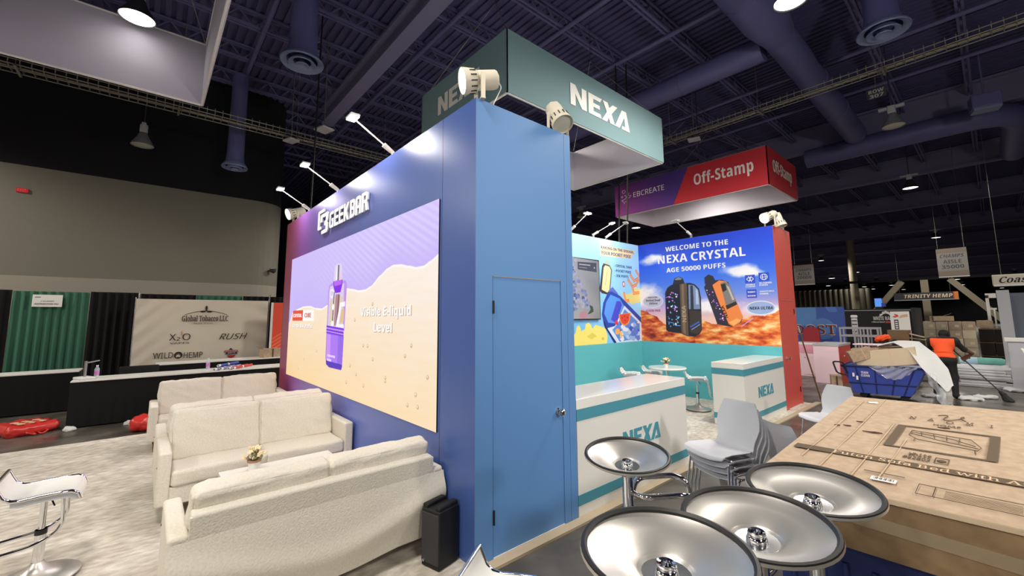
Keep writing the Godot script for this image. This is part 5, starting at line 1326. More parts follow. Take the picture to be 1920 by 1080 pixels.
	part("tape", MB.new().box(Vector3(W / 2, -0.1, 0.0015), Vector3(W, 0.05, 0.001), Basis(Vector3.BACK, -0.04)), "clear_tape", t)
	part("tape", MB.new().box(Vector3(W / 2, 0.002, -0.02), Vector3(W, 0.001, 0.05)), "clear_tape", t)
	# what carries it: a navy covered bin with a sloping rim
	var n = thing("navy_bin", "navy blue covered bin carrying the big cardboard carton", "bin", Vector3.ZERO)
	var q = []
	for y0 in [0.0, 1.0]:
		for k in [[0.06, 0.06], [1.25, 0.06], [1.25, 1.7], [0.06, 1.7]]:
			var p = t.transform * Vector3(k[0], -H - 0.004, -k[1])
			q.append(Vector3(p.x, p.y * y0, p.z))
	part("cover", MB.new().hexa(q), "navy", n)
	var sk = MB.new()
	for i in 12:
		var p = (q[0] as Vector3).lerp(q[1], (i + 0.5) / 12.0)
		sk.tube([p + Vector3(0, 0.0, 0.006), p + Vector3(0, 0.7, 0.004)], 0.012, 6)
	part("cover_folds", sk, "navy", n)

func chair_parts(t: Node3D) -> void:
	# profile of the shell from the front lip of the seat to the top of the back: (z, y, half width)
	var pf = [[0.235, 0.405, 0.19], [0.215, 0.432, 0.212], [0.15, 0.442, 0.222], [0.05, 0.437, 0.222], [-0.06, 0.43, 0.215], [-0.13, 0.434, 0.2], [-0.175, 0.455, 0.186], [-0.2, 0.5, 0.18], [-0.215, 0.55, 0.196], [-0.23, 0.61, 0.212], [-0.245, 0.68, 0.206], [-0.262, 0.75, 0.184], [-0.275, 0.81, 0.158], [-0.28, 0.822, 0.148]]
	var sh = func(u, v, off):
		var k = u * (pf.size() - 1)
		var i = mini(int(k), pf.size() - 2)
		var f = k - i
		var z = lerpf(pf[i][0], pf[i + 1][0], f)
		var y = lerpf(pf[i][1], pf[i + 1][1], f)
		var w = lerpf(pf[i][2], pf[i + 1][2], f)
		var s = lerpf(-1, 1, v)
		var bend = s * s * 0.022
		var up = Vector3(0, 1, 0) if i < 5 else Vector3(0, 0.1, 1)
		return Vector3(s * w, y, z) + up * (bend + off)
	part("shell", MB.new().grid(39, 10, func(u, v): return sh.call(u, v, 0.004)).grid(39, 10, func(u, v): return sh.call(u, 1.0 - v, -0.004)), "chair_plastic", t)
	for s in [-1, 1]:
		part("leg_frame", MB.new().tube(bent([Vector3(s * 0.22, 0.0, 0.21), Vector3(s * 0.19, 0.41, 0.16), Vector3(s * 0.19, 0.41, -0.12), Vector3(s * 0.22, 0.0, -0.23)], 0.04), 0.009, 10), "chrome", t)
	for z in [0.12, -0.08]: part("cross_bar", MB.new().tube([Vector3(-0.19, 0.41, z), Vector3(0.19, 0.41, z)], 0.008, 8), "chrome", t)

func chairs() -> void:
	var face = deg_to_rad(-17)
	var f = Vector3(sin(face), 0, cos(face))
	var top = Vector3(-1.66, 0, -3.84)
	var first: Node3D
	var lb = ["white shell chair at the top of the stack beside the carton", "white shell chair second from the top of the stack", "white shell chair third from the top of the stack", "white shell chair at the bottom of the stack"]
	for i in 4:
		var at = top - f * 0.035 * i + Vector3(0, 0.055 * (3 - i), 0)
		if i == 0:
			first = thing("shell_chair", lb[0], "chair", at, face, "white shell chairs")
			chair_parts(first)
		else: copy(first, lb[i], at, face)
	copy(first, "white shell chair seen from behind to the right of the stack", Vector3(-1.22, 0, -4.42), deg_to_rad(152))
	copy(first, "single white shell chair beyond the far corner of the carton", Vector3(-1.55, 0, -6.72), deg_to_rad(-25))

func drape(label: String, x: float, z0: float, z1: float, h: float, mat: String, folds: int) -> void:
	var b = MB.new()
	b.grid(folds * 8, 6, func(u, v):
		var w = sin(u * folds * TAU) * 0.035 + sin(u * folds * 3.1 * TAU + 1.3) * 0.012
		return Vector3(x + w * (0.55 + 0.45 * v), lerpf(h, 0.02, v), lerpf(z1, z0, u)))
	tag(part("drape", b, mat), label, "drape", "pipe and drape panels")

func skirted_table(label: String, x0: float, x1: float, z0: float, z1: float, h: float, ztext := false) -> void:
	var t = thing("skirted_table", label, "table", Vector3((x0 + x1) / 2, 0, (z0 + z1) / 2), 0.0, "skirted tables")
	var hx = (x1 - x0) / 2
	var hz = (z1 - z0) / 2
	part("tabletop", MB.new().rbox(Vector3(0, h - 0.012, 0), Vector3(hx * 2, 0.024, hz * 2), 0.006), "white", t)
	var n = int((z1 - z0) * 7)
	part("skirt", MB.new().grid(n * 6, 4, func(u, v): return Vector3(hx - 0.012 + sin(u * n * TAU) * 0.01 * v, lerpf(h - 0.03, 0.02, v), lerpf(-hz, hz, u)) * Vector3(1, 1, -1)), "black_cloth", t)
	for s in [-1, 1]:
		part("skirt", MB.new().grid(30, 4, func(u, v): return Vector3(lerpf(-hx, hx - 0.012, u), lerpf(h - 0.03, 0.02, v), s * (hz - 0.012) + sin(u * 5 * TAU) * 0.01 * v)), "black_cloth", t)
	part("inner", MB.new().span(Vector3(-hx + 0.02, 0.02, -hz + 0.03), Vector3(hx - 0.04, h - 0.03, hz - 0.03)), "black_cloth", t)

func left_side() -> void:
	# drapes on their poles
	drape("black drape at the far left edge beside the green one", -14.0, 2.27, 3.6, 2.42, "black_cloth", 8)
	drape("green pleated drape with a white paper sign pinned on it", -14.0, 1.07, 2.26, 2.4, "green_drape", 9)
	drape("black drape between the green one and the white banner", -14.0, 0.18, 1.06, 2.42, "black_cloth", 6)
	drape("green strip of drape showing above the white banner", -14.05, -2.0, -0.95, 2.4, "green_drape", 7)
	drape("black drape behind the left half of the white banner", -14.0, -0.94, 0.17, 2.4, "black_cloth", 7)
	drape("black drape behind the right end of the white banner", -14.0, -3.2, -2.01, 2.4, "black_cloth", 8)
	for k in [[0.2, "shiny drape pole at the left edge of the banner"], [-2.66, "shiny drape pole at the right edge of the banner"], [2.5, "shiny drape pole by the far left drape"]]:
		var t = thing("drape_pole", k[1], "pole", Vector3(-13.92, 0, k[0]), 0.0, "drape poles")
		part("tube", MB.new().tube([Vector3(0, 0.01, 0), Vector3(0, 2.46, 0)], 0.02, 12), "steel", t)
		part("foot", MB.new().rbox(Vector3(0, 0.006, 0), Vector3(0.3, 0.012, 0.3), 0.004), "steel", t)
	# paper sign
	var s = thing("paper_sign", "white paper sign hung on the green drape", "sign", Vector3(-13.93, 2.19, 1.73))
	part("sheet", MB.new().box(Vector3.ZERO, Vector3(0.006, 0.27, 0.46)), "print_white", s)
	var L = Vector3(0, 0, -1)
	letters(s, "J CLASSIC", "ink_grey", Vector3(0.003, -0.03, 0.11), L, Vector3.UP, 0.22, 0.035, "b", 0.002, 0.2)
	letters(s, "DISTRIBUTION INC.", "ink_grey", Vector3(0.003, -0.09, 0.19), L, Vector3.UP, 0.38, 0.035, "b", 0.002, 0.2)
	part("print_mark", MB.new().box(Vector3(0.004, 0.08, 0.15), Vector3(0.002, 0.014, 0.09)), "ink_grey", s)
	# banner with five logos
	mk("banner_cloth", C(214, 204, 188), 0.9)
	mk("ink_dark", C(58, 44, 36), 0.9)
	mk("ink_orange", C(198, 128, 60), 0.9)
	mk("ink_blue", C(40, 52, 92), 0.9)
	mk("ink_red", C(170, 40, 44), 0.9)
	var bn = thing("banner", "beige fabric banner with several tobacco and hemp logos", "banner", Vector3(-13.6, 0, 0))
	var bb = MB.new()
	bb.grid(44, 26, func(u, v):
		var z = lerpf(0.24, -2.57, u)
		var y = lerpf(2.262, 0.3, v)
		var wv = exp(-u * 5.0) * sin((u * 3.0 + v * 2.2) * 14.0) * 0.012 + exp(-(1.0 - u) * 8.0) * sin((u - v * 1.6) * 16.0) * 0.01
		return Vector3(wv - 0.006, y, z))
	part("cloth", bb, "banner_cloth", bn)
	part("backing", MB.new().span(Vector3(-0.06, 0.3, -2.57), Vector3(-0.03, 2.25, 0.24)), "white_matt", bn)
	for z in [0.25, -2.585]: part("side_pole", MB.new().tube([Vector3(-0.02, 0.0, z), Vector3(-0.02, 2.3, z)], 0.014, 8), "steel", bn)
	var x = 0.012
	var U = Vector3.UP
	letters(bn, "Global Tobacco LLC", "ink_dark", Vector3(x, 1.7, -0.66), L, U, 0.98, 0.155, "R")
	letters(bn, "DALLAS, TX U.S.A.", "ink_dark", Vector3(x, 1.63, -0.9), L, U, 0.42, 0.04, "s")
	var a = []
	for i in 17: a.append(Vector3(x, 1.875 + 0.1 * sin(PI * i / 16.0), lerpf(-0.71, -1.61, i / 16.0)))
	part("arc_line", MB.new().tube(a, 0.006, 5), "ink_dark", bn)
	for k in [[-1.15, 1.96, 0.05, 0.15, 0.0], [-1.08, 1.93, 0.12, 0.05, 0.3], [-1.22, 1.93, 0.12, 0.05, -0.3]]:
		var p = []
		for i in 12: p.append([cos(TAU * i / 12) * 0.5, sin(TAU * i / 12) * 0.5 * (1.0 if i % 6 else 1.0) + 0.5])
		shape(bn, "leaf_mark", [p], "ink_dark", Vector3(x - 0.004, k[1], k[0]), L, U, k[2], k[3], 0.006)
	letters(bn, "X", "ink_dark", Vector3(x, 1.23, -0.44), L, U, 0.13, 0.16, "s")
	letters(bn, "2", "ink_dark", Vector3(x, 1.22, -0.585), L, U, 0.07, 0.09, "s")
	letters(bn, "O", "ink_dark", Vector3(x, 1.23, -0.7), L, U, 0.16, 0.165, "s")
	letters(bn, "VAPES", "ink_dark", Vector3(x, 1.14, -0.46), L, U, 0.38, 0.045, "s")
	part("flame_mark", MB.new().tube([Vector3(x, 1.36, -0.675), Vector3(x, 1.4, -0.69), Vector3(x, 1.44, -0.675), Vector3(x, 1.48, -0.69)], [0.012, 0.01, 0.007, 0.002], 6), "ink_orange", bn)
	letters(bn, "RUSH", "ink_dark", Vector3(x, 1.215, -1.47), L, U, 0.64, 0.155, "s", 0.003, 0.35)
	letters(bn, "WILD", "ink_dark", Vector3(x, 0.8, -0.16), L, U, 0.38, 0.14, "s")
	letters(bn, "HEMP", "ink_dark", Vector3(x, 0.78, -0.755), L, U, 0.385, 0.14, "s")
	var disc = []
	for i in 24: disc.append([0.5 + 0.5 * cos(TAU * i / 24), 0.5 + 0.5 * sin(TAU * i / 24)])
	shape(bn, "round_mark", [disc], "ink_dark", Vector3(x - 0.002, 0.775, -0.56), L, U, 0.17, 0.17, 0.004)
	var lf = []
	for i in 7:
		var an = PI / 2 + (i - 3) * 0.62
		var ln = 0.46 - absf(i - 3) * 0.06
		var d = Vector2(cos(an), sin(an))
		var o = d.orthogonal()
		lf.append([[0.5, 0.3], [0.5 + d.x * ln * 0.5 + o.x * 0.06, 0.3 + d.y * ln * 0.5 + o.y * 0.06], [0.5 + d.x * ln, 0.3 + d.y * ln], [0.5 + d.x * ln * 0.5 - o.x * 0.06, 0.3 + d.y * ln * 0.5 - o.y * 0.06]])
	shape(bn, "leaf_mark", lf, "banner_cloth", Vector3(x + 0.001, 0.775, -0.56), L, U, 0.17, 0.17, 0.004)
	letters(bn, "AMERICA", "ink_red", Vector3(x, 0.87, -1.6), L, U, 0.32, 0.06, "b")
	shape(bn, "ribbon_mark", [[[0, 0.3], [0.1, 0.6], [0, 1], [1, 1], [0.9, 0.6], [1, 0.3]]], "ink_blue", Vector3(x - 0.002, 0.79, -1.62), L, U, 0.3, 0.08, 0.004)
	letters(bn, "Juice Co", "banner_cloth", Vector3(x + 0.002, 0.825, -1.68), L, U, 0.18, 0.045, "R", 0.002, 0.2)
	shape(bn, "shield_mark", [[[0, 1], [1, 1], [0.8, 0.3], [0.5, 0], [0.2, 0.3]]], "ink_red", Vector3(x - 0.002, 0.715, -1.67), L, U, 0.2, 0.075, 0.004)
	shape(bn, "peak_mark", [[[0, 0], [0.5, 1], [1, 0]]], "ink_blue", Vector3(x - 0.002, 0.935, -1.7), L, U, 0.1, 0.05, 0.004)
	# tables
	skirted_table("black skirted table with white top at the far left edge", -12.6, -11.95, 0.95, 3.0, 0.76)
	skirted_table("long black skirted table with white top behind the far loveseat", -10.62, -9.97, -3.3, 0.88, 0.76)
	skirted_table("black skirted table with white top in front of the banner", -12.95, -12.3, -3.3, -0.21, 0.76)
	# things on and near them
	var st = thing("tablet_stand", "white swivel stand on the corner of the long skirted table", "stand", Vector3(-10.2, 0.76, 0.74))
	part("base", MB.new().rbox(Vector3(0, 0.02, 0), Vector3(0.3, 0.04, 0.2), 0.018, Basis(Vector3.UP, 0.4)), "white_matt", st)
	part("post", MB.new().tube([Vector3(-0.02, 0.03, 0), Vector3(-0.02, 0.3, 0)], 0.022, 12), "steel", st)
	part("arm", MB.new().tube([Vector3(-0.02, 0.27, 0), Vector3(-0.06, 0.3, -0.16)], 0.014, 10), "steel", st)
	var bo = thing("water_bottle", "clear water bottle with a pink label on the long skirted table", "bottle", Vector3(-10.28, 0.76, 0.6))
	mk("clear_plastic", Color(0.86, 0.9, 0.95, 0.45), 0.08, 0.0, {"transparency": BaseMaterial3D.TRANSPARENCY_ALPHA})
	mk("label_pink", C(206, 120, 196), 0.5)
	part("bottle", MB.new().lathe([Vector2(0, 0), Vector2(0.032, 0.002), Vector2(0.034, 0.02), Vector2(0.03, 0.08), Vector2(0.034, 0.13), Vector2(0.03, 0.16), Vector2(0.014, 0.185), Vector2(0.013, 0.2)], 20), "clear_plastic", bo)
	part("label_band", MB.new().lathe([Vector2(0.0335, 0.055), Vector2(0.0335, 0.115)], 20), "label_pink", bo)
	part("cap", MB.new().lathe([Vector2(0.016, 0.195), Vector2(0.016, 0.215), Vector2(0, 0.216)], 16), "white", bo)
	mk("tube_blue", C(66, 92, 176), 0.5)
	mk("tube_lilac", C(140, 136, 186), 0.5)
	mk("tube_red", C(206, 64, 60), 0.5)
	var rolls = [[Vector3(-10.02, 0.785, -1.06), "tube_lilac", "rolled lilac poster on the skirted table, leftmost"], [Vector3(-10.06, 0.785, -1.17), "tube_lilac", "rolled lilac poster on the skirted table, in the middle"], [Vector3(-10.02, 0.785, -1.29), "tube_red", "rolled red poster on the skirted table, left of two"], [Vector3(-10.02, 0.785, -1.37), "tube_red", "rolled red poster on the skirted table, rightmost"], [Vector3(-10.1, 0.845, -1.13), "tube_blue", "rolled blue poster on top of the other rolls"]]
	for r in rolls:
		var t = thing("poster_roll", r[2], "poster roll", r[0], -0.65, "poster rolls")
		part("roll", MB.new().tube([Vector3(0.02, 0, 0), Vector3(-0.62, 0, 0)], 0.025, 14, false), r[1], t)
		part("end_wrap", MB.new().lathe([Vector2(0.026, 0), Vector2(0.026, 0.06), Vector2(0.018, 0.06), Vector2(0.018, 0.0), Vector2(0.026, 0)], 14, Transform3D(Basis(Vector3.BACK, PI / 2), Vector3(0.04, 0, 0))), "white", t)
		part("paper_band", MB.new().lathe([Vector2(0.0262, 0), Vector2(0.0262, 0.05)], 14, Transform3D(Basis(Vector3.BACK, PI / 2), Vector3(-0.25, 0, 0))), "white", t)
	var bo2 = bo.duplicate()
	bo2.name = numbered("water_bottle"); add_child(bo2)
	bo2.position = Vector3(-10.45, 0.76, -0.98)
	bo2.set_meta("label", "clear bottle standing beside the poster rolls")
	var cb = thing("cardboard_box", "small worn cardboard box on the table beside the banner", "box", Vector3(-12.6, 0.76, -2.5), 0.2)
	part("carton", MB.new().rbox(Vector3(0, 0.11, 0), Vector3(0.3, 0.22, 0.42), 0.004), "cardboard", cb)
	part("flap", MB.new().box(Vector3(0, 0.24, 0.24), Vector3(0.28, 0.004, 0.14), Basis(Vector3.RIGHT, -0.7)), "cardboard", cb)
	part("tape", MB.new().box(Vector3(0.001, 0.11, 0), Vector3(0.302, 0.222, 0.04)), "ink_brown", cb)
	mk("panel_red", C(232, 78, 52), 0.6)
	mk("panel_stripe", C(244, 120, 84), 0.6)
	var rp = thing("striped_banner", "red striped display panel at the maroon end of the screen wall", "panel", Vector3(-13.05, 0, -2.92))
	part("board", MB.new().span(Vector3(-0.03, 0.0, -0.6), Vector3(0, 2.2, 0.32)), "panel_red", rp)
	for i in 22: part("stripe", MB.new().box(Vector3(0.002, 1.0 + (i - 11) * 0.1, -0.12), Vector3(0.003, 0.03, 1.05), Basis(Vector3.RIGHT, 0.6)), "panel_stripe", rp) if i > 7 and i < 17 else null
	part("white_edge", MB.new().span(Vector3(-0.03, 0, 0.32), Vector3(0.004, 2.2, 0.37)), "white", rp)
	var ch = thing("folding_chair", "black chair back showing behind the long skirted table", "chair", Vector3(-11.35, 0, 0.05), 0.0)
	part("backrest", MB.new().rbox(Vector3(0, 0.72, 0), Vector3(0.04, 0.24, 0.6), 0.02), "black", ch)
	part("seat", MB.new().rbox(Vector3(-0.2, 0.44, 0), Vector3(0.42, 0.05, 0.5), 0.02), "black", ch)
	for k in [[0, -0.22], [0, 0.22], [-0.38, -0.22], [-0.38, 0.22]]: part("leg", MB.new().tube([Vector3(k[0], 0, k[1]), Vector3(k[0], 0.62 if k[0] == 0 else 0.44, k[1])], 0.012, 8), "black", ch)
	# crumpled red bags on the concrete
	bag("crumpled red plastic bag with pale print on the floor at left", Vector3(-10.15, 0, 1.33), Vector3(0.6, 0.17, 0.6), 0.5, true)
	bag("red plastic bag half hidden behind the far loveseat", Vector3(-9.1, 0, -0.12), Vector3(0.4, 0.22, 0.36), 1.2, false)
	for k in [[Vector3(-9.85, 0, 0.82), "small white scrap of litter at the corner of the skirted table"], [Vector3(-9.75, 0, 0.1), "small clear scrap of litter in front of the skirted table"]]:
		tag(part("litter_scrap", MB.new().rbox(k[0] + Vector3(0, 0.025, 0), Vector3(0.16, 0.05, 0.12), 0.02, Basis(Vector3.UP, 0.5), 2, 4, 0.01, wr, 0.04).smooth(), "white_matt"), k[1], "litter", "litter")
	# on the hall wall
	var ex = thing("exit_sign", "small glowing red exit sign high on the beige wall", "sign", Vector3(-14.98, 4.85, 2.49))
	part("housing", MB.new().rbox(Vector3.ZERO, Vector3(0.05, 0.1, 0.2), 0.01), "exit_red", ex)
	letters(ex, "EXIT", "screen_red", Vector3(0.026, -0.03, 0.07), L, U, 0.14, 0.06)
	part("mount", MB.new().span(Vector3(-0.03, -0.03, -0.05), Vector3(-0.02, 0.03, 0.05)), "white", ex)
	var cm = thing("wall_camera", "small white security camera on the curved beige wall", "camera", Vector3(-15.19, 3.28, -2.93))
	part("mount", MB.new().rbox(Vector3(-0.04, 0.06, 0), Vector3(0.16, 0.08, 0.12), 0.02), "light_grey", cm)
	part("arm", MB.new().tube([Vector3(0, 0.06, 0), Vector3(0.14, 0.05, 0)], 0.03, 10), "light_grey", cm)
	part("dome", MB.new().lathe([Vector2(0, -0.08), Vector2(0.05, -0.06), Vector2(0.08, 0.0), Vector2(0.085, 0.06), Vector2(0, 0.08)], 20, Transform3D(Basis(), Vector3(0.16, 0.0, 0))), "dark_grey", cm)

func bag(label: String, at: Vector3, s: Vector3, turn: float, print_: bool) -> void:
	var t = thing("plastic_bag", label, "bag", at, turn, "red plastic bags")
	var n = FastNoiseLite.new()
	n.seed = int(at.x * 10.0); n.frequency = 0.03; n.fractal_octaves = 4
	part("sack", MB.new().rbox(Vector3(0, s.y / 2, 0), s, minf(s.y * 0.48, 0.1), Basis(), 4, 12, 0.0, n, 0.05).smooth(), "red_bag", t)
	for k in [-0.5, 0.5]: part("bag_handle", MB.new().tube(bent([Vector3(s.x * 0.45, 0.05, k * 0.2), Vector3(s.x * 0.62, 0.06, k * 0.25), Vector3(s.x * 0.7, 0.02, k * 0.05), Vector3(s.x * 0.45, 0.04, k * 0.06)], 0.05), 0.012, 6), "red_bag", t)
	if print_:
		for i in 9: part("print_mark", MB.new().rbox(Vector3(0.2 - (i % 3) * 0.1, s.y + 0.008, 0.13 - (i / 3) * 0.12), Vector3(0.06, 0.012, 0.08 - 0.015 * (i % 2)), 0.006, Basis(Vector3.UP, 0.3 * (i % 4))), "ink_tan", t)

func board(nm: String, label: String, cat: String, a: Vector3, b: Vector3, mat) -> Node3D:
	var t = thing(nm, label, cat)
	part("board", MB.new().span(a, b), mat, t)
	return t

func right_side() -> void:
	var R_ = Vector3.RIGHT
	var U = Vector3.UP
	mk("deep_red", C(150, 30, 44), 0.6)
	mk("ink_brown_red", C(92, 30, 34), 0.7)
	mk("stand_grey", C(150, 152, 158), 0.5)
	mk("column_paint", C(150, 140, 122), 0.85)
	mk("banner_grey", C(120, 118, 116), 0.9)
	mk("banner_head", C(112, 102, 92), 0.9)
	mk("banner_dark", C(66, 66, 68), 0.9)
	mk("brown_board", C(122, 96, 72), 0.85)
	mk("foam_teal", C(118, 186, 176), 0.8)
	mk("foam_blue", C(170, 208, 226), 0.8)
	mk("foam_white", C(222, 224, 226), 0.85)
	mk("box_grey", C(180, 166, 142), 0.7)
	mk("box_pale", C(210, 194, 166), 0.7)
	mk("box_tan", C(164, 144, 114), 0.7)
	mk("box_dark", C(44, 38, 34), 0.85)
	mk("booth_grey", C(184, 186, 194), 0.6)
	mk("booth_slate", C(92, 100, 116), 0.5)
	# pink counters of the next booth
	var pc = thing("counter", "pink counter with a red end next to the blue cart", "counter", Vector3(-2.7, 0, -13.4))
	part("body", MB.new().span(Vector3(-0.55, 0, -1.3), Vector3(-0.01, 0.95, 0)), "pink", pc)
	part("end_panel", MB.new().span(Vector3(-0.01, 0, -1.3), Vector3(0, 0.95, 0)), "red_wall", pc)
	part("countertop", MB.new().span(Vector3(-0.56, 0.95, -1.31), Vector3(0.01, 1.0, 0.01)), "light_grey", pc)
	part("lock", MB.new().lathe([Vector2(0.02, 0), Vector2(0.02, 0.015), Vector2(0, 0.016)], 12, Transform3D(Basis(Vector3.BACK, -PI / 2), Vector3(0.0, 0.68, -0.5))), "white", pc)
	var pb = thing("cabinet", "pale pink cabinet with a door beside the red closet", "cabinet", Vector3(-3.55, 0, -14.6))
	part("body", MB.new().span(Vector3(-1.0, 0, -0.5), Vector3(0.25, 0.66, 0)), "pink", pb)
	part("upper_band", MB.new().span(Vector3(-1.0, 0.66, -0.5), Vector3(0.25, 0.9, 0.01)), "pink_deep", pb)
	part("countertop", MB.new().span(Vector3(-1.02, 0.9, -0.52), Vector3(0.26, 0.96, 0.02)), "white_gloss", pb)
	var dr = part("door", MB.new().span(Vector3(-0.27, 0.05, 0.002), Vector3(0.02, 0.58, 0.014)), "pink", pb)
	part("lock", MB.new().lathe([Vector2(0.014, 0), Vector2(0.014, 0.01), Vector2(0, 0.011)], 10, Transform3D(Basis(Vector3.RIGHT, PI / 2), Vector3(-0.2, 0.53, 0.014))), "steel", dr)
	# leaning broom handle
	var ph = thing("wooden_pole", "thin wooden pole leaning against the red closet", "pole")
	part("shaft", MB.new().tube([Vector3(-2.5, 0.02, -10.55), Vector3(-2.655, 1.52, -10.02)], 0.014, 8), "stem_brown", ph)
	part("grip", MB.new().tube([Vector3(-2.642, 1.4, -10.064), Vector3(-2.656, 1.53, -10.02)], 0.017, 8), "edge_tape", ph)
	# blue wall with big lettering and a red chair before it
	var br = Ras.new(256, 256, Vector2(-5.3, 0), Vector2(-3.2, 2.02), C(52, 82, 160))
	br.poly([[-5.3, 1.4], [-5.3, 2.02], [-3.95, 2.02], [-3.95, 1.7], [-4.0, 1.4]], C(74, 122, 180)).poly([[-3.7, 2.02], [-3.4, 2.02], [-3.36, 1.85], [-3.6, 1.86]], C(70, 112, 184)).ell(-3.8, 1.3, 0.35, 0.35, C(74, 114, 176))
	mk("boost_print", Color.WHITE, 0.6, 0.0, {"albedo_texture": br.tex()})
	var bw = thing("display_wall", "blue booth wall with large dark red lettering", "wall", Vector3(0, 0, -17))
	part("print", panel(Vector3(-5.3, 0, 0), Vector3(-3.2, 0, 0), Vector3(-3.2, 2.02, 0), Vector3(-5.3, 2.02, 0)), "boost_print", bw)
	part("core", MB.new().span(Vector3(-5.3, 0, -0.1), Vector3(-3.2, 2.02, -0.005)), "bin_blue", bw)
	letters(bw, "BOOST", "ink_tan", Vector3(-4.94, 1.1, 0.0), R_, U, 1.52, 0.34, "R", 0.004)
	letters(bw, "BOOST", "ink_brown_red", Vector3(-4.92, 1.12, 0.004), R_, U, 1.48, 0.3, "R", 0.006)
	var rc = thing("armchair", "dark red chair in front of the blue lettered wall", "chair", Vector3(-4.02, 0, -16.6))
	part("backrest", MB.new().prism(PackedVector2Array([Vector2(-0.24, 0.5), Vector2(0.24, 0.5), Vector2(0.22, 1.25), Vector2(0.12, 1.36), Vector2(-0.12, 1.36), Vector2(-0.22, 1.25)]), 0.1), "deep_red", rc)
	part("seat", MB.new().rbox(Vector3(0, 0.45, 0.2), Vector3(0.5, 0.14, 0.5), 0.04), "deep_red", rc)
	for k in [[-0.2, 0.0], [0.2, 0.0], [-0.2, 0.4], [0.2, 0.4]]: part("leg", MB.new().tube([Vector3(k[0], 0, k[1]), Vector3(k[0], 0.4, k[1])], 0.018, 8), "black", rc)
	# grey rack
	var rk = thing("metal_rack", "pale grey metal rack frame in front of the black booth", "rack", Vector3(0, 0, -15.5))
	for x in [-3.05, -2.72, -2.58, -2.42, -2.2]:
		for z in [0.0, -0.45]: part("upright", MB.new().span(Vector3(x - 0.02, 0, z - 0.02), Vector3(x + 0.02, 1.37, z + 0.02)), "stand_grey", rk)
	for y in [1.37, 1.15, 0.6]:
		for z in [0.0, -0.45]: part("rail", MB.new().span(Vector3(-3.07, y - 0.025, z - 0.022), Vector3(-2.18, y + 0.025, z + 0.022)), "stand_grey", rk)
	# black booth with a white logo
	var kb = thing("display_wall", "black booth wall with a white rabbit-head logo, behind the rack", "wall", Vector3(0, 0, -20))
	part("panel", MB.new().span(Vector3(-5.2, 0, -0.1), Vector3(-1.65, 1.97, 0)), "black", kb)
	part("top_rail", MB.new().span(Vector3(-5.2, 1.9, -0.11), Vector3(-1.7, 1.925, 0.01)), "light_grey", kb)
	part("side_panel", MB.new().span(Vector3(-1.75, 0, 0), Vector3(-1.65, 1.97, 1.6)), "black", kb)
	letters(kb, "WHITE RABBIT", "print_white", Vector3(-2.93, 1.56, 0), R_, U, 0.66, 0.13)
	shape(kb, "logo_cloud", [[[0, 0], [0.05, 0.4], [0.2, 0.45], [0.25, 0.8], [0.4, 0.85], [0.5, 1], [0.62, 0.85], [0.75, 0.8], [0.8, 0.5], [0.95, 0.4], [1, 0], [0.8, 0.1], [0.7, 0.35], [0.5, 0.5], [0.3, 0.35], [0.2, 0.1]]], "print_white", Vector3(-2.75, 1.7, 0), R_, U, 0.36, 0.2, 0.005)
	letters(kb, "a different kind of", "print_white", Vector3(-2.98, 1.47, 0), R_, U, 0.36, 0.05)
	shape(kb, "red_mark", [[[0, 0], [1, 0], [1, 1], [0, 1]]], "red_wall", Vector3(-2.6, 1.46, 0), R_, U, 0.16, 0.06, 0.005)
	var bt = thing("display_tower", "white narrow banner stand with dark bars before the black booth", "display stand", Vector3(-3.13, 0, -18))
	part("board", MB.new().span(Vector3(-0.08, 1.1, -0.02), Vector3(0.08, 1.64, 0)), "print_white", bt)
	part("head", MB.new().rbox(Vector3(0, 1.7, -0.01), Vector3(0.18, 0.09, 0.1), 0.03), "print_white", bt)
	part("post", MB.new().tube([Vector3(0, 0, -0.03), Vector3(0, 1.7, -0.03)], 0.02, 8), "steel", bt)
	for i in 4: part("bar", MB.new().span(Vector3(-0.07, 1.18 + i * 0.12, 0), Vector3(0.07, 1.21 + i * 0.12, 0.004)), "black", bt)
	var ps = thing("poster_board", "white poster board with dark upright lettering", "poster", Vector3(-1.93, 0, -17.5))
	part("board", MB.new().span(Vector3(-0.22, 0.9, -0.02), Vector3(0.22, 1.85, 0)), "print_white", ps)
	for x in [-0.16, 0.16]: part("leg", MB.new().tube([Vector3(x, 0, -0.3), Vector3(x, 1.2, -0.03)], 0.014, 6), "steel", ps)
	shape(ps, "dark_mark", [[[0, 0], [1, 0], [1, 1], [0, 1]]], "ink_grey", Vector3(-0.14, 1.3, 0), R_, U, 0.1, 0.3, 0.004)
	for i in 4: shape(ps, "white_mark", [[[0, 0], [1, 0], [1, 1], [0, 1]]], "print_white", Vector3(-0.12, 1.33 + i * 0.065, 0.003), R_, U, 0.06, 0.035, 0.003)
	shape(ps, "red_mark", [[[0, 0.2], [0.4, 0], [1, 0.3], [0.8, 0.8], [0.3, 1], [0.5, 0.5]]], "red_wall", Vector3(-0.18, 1.66, 0), R_, U, 0.16, 0.12, 0.004)
	shape(ps, "tan_mark", [[[0, 0], [1, 0.3], [1, 1], [0.2, 0.7]]], "ink_tan", Vector3(-0.02, 1.65, 0), R_, U, 0.2, 0.12, 0.004)
	var bx = thing("cardboard_box", "dark brown carton standing below the white poster board", "box", Vector3(-1.9, 0, -16.7))
	part("carton", MB.new().span(Vector3(-0.23, 0, -0.3), Vector3(0.23, 1.3, 0.2)), "brown_board", bx)
	part("flap", MB.new().box(Vector3(0.36, 1.16, 0), Vector3(0.36, 0.01, 0.4), Basis(Vector3.BACK, -0.3)), "cardboard", bx)
	part("flap", MB.new().box(Vector3(0.4, 1.06, 0.05), Vector3(0.36, 0.01, 0.4), Basis(Vector3.BACK, -0.15)), "cardboard", bx)
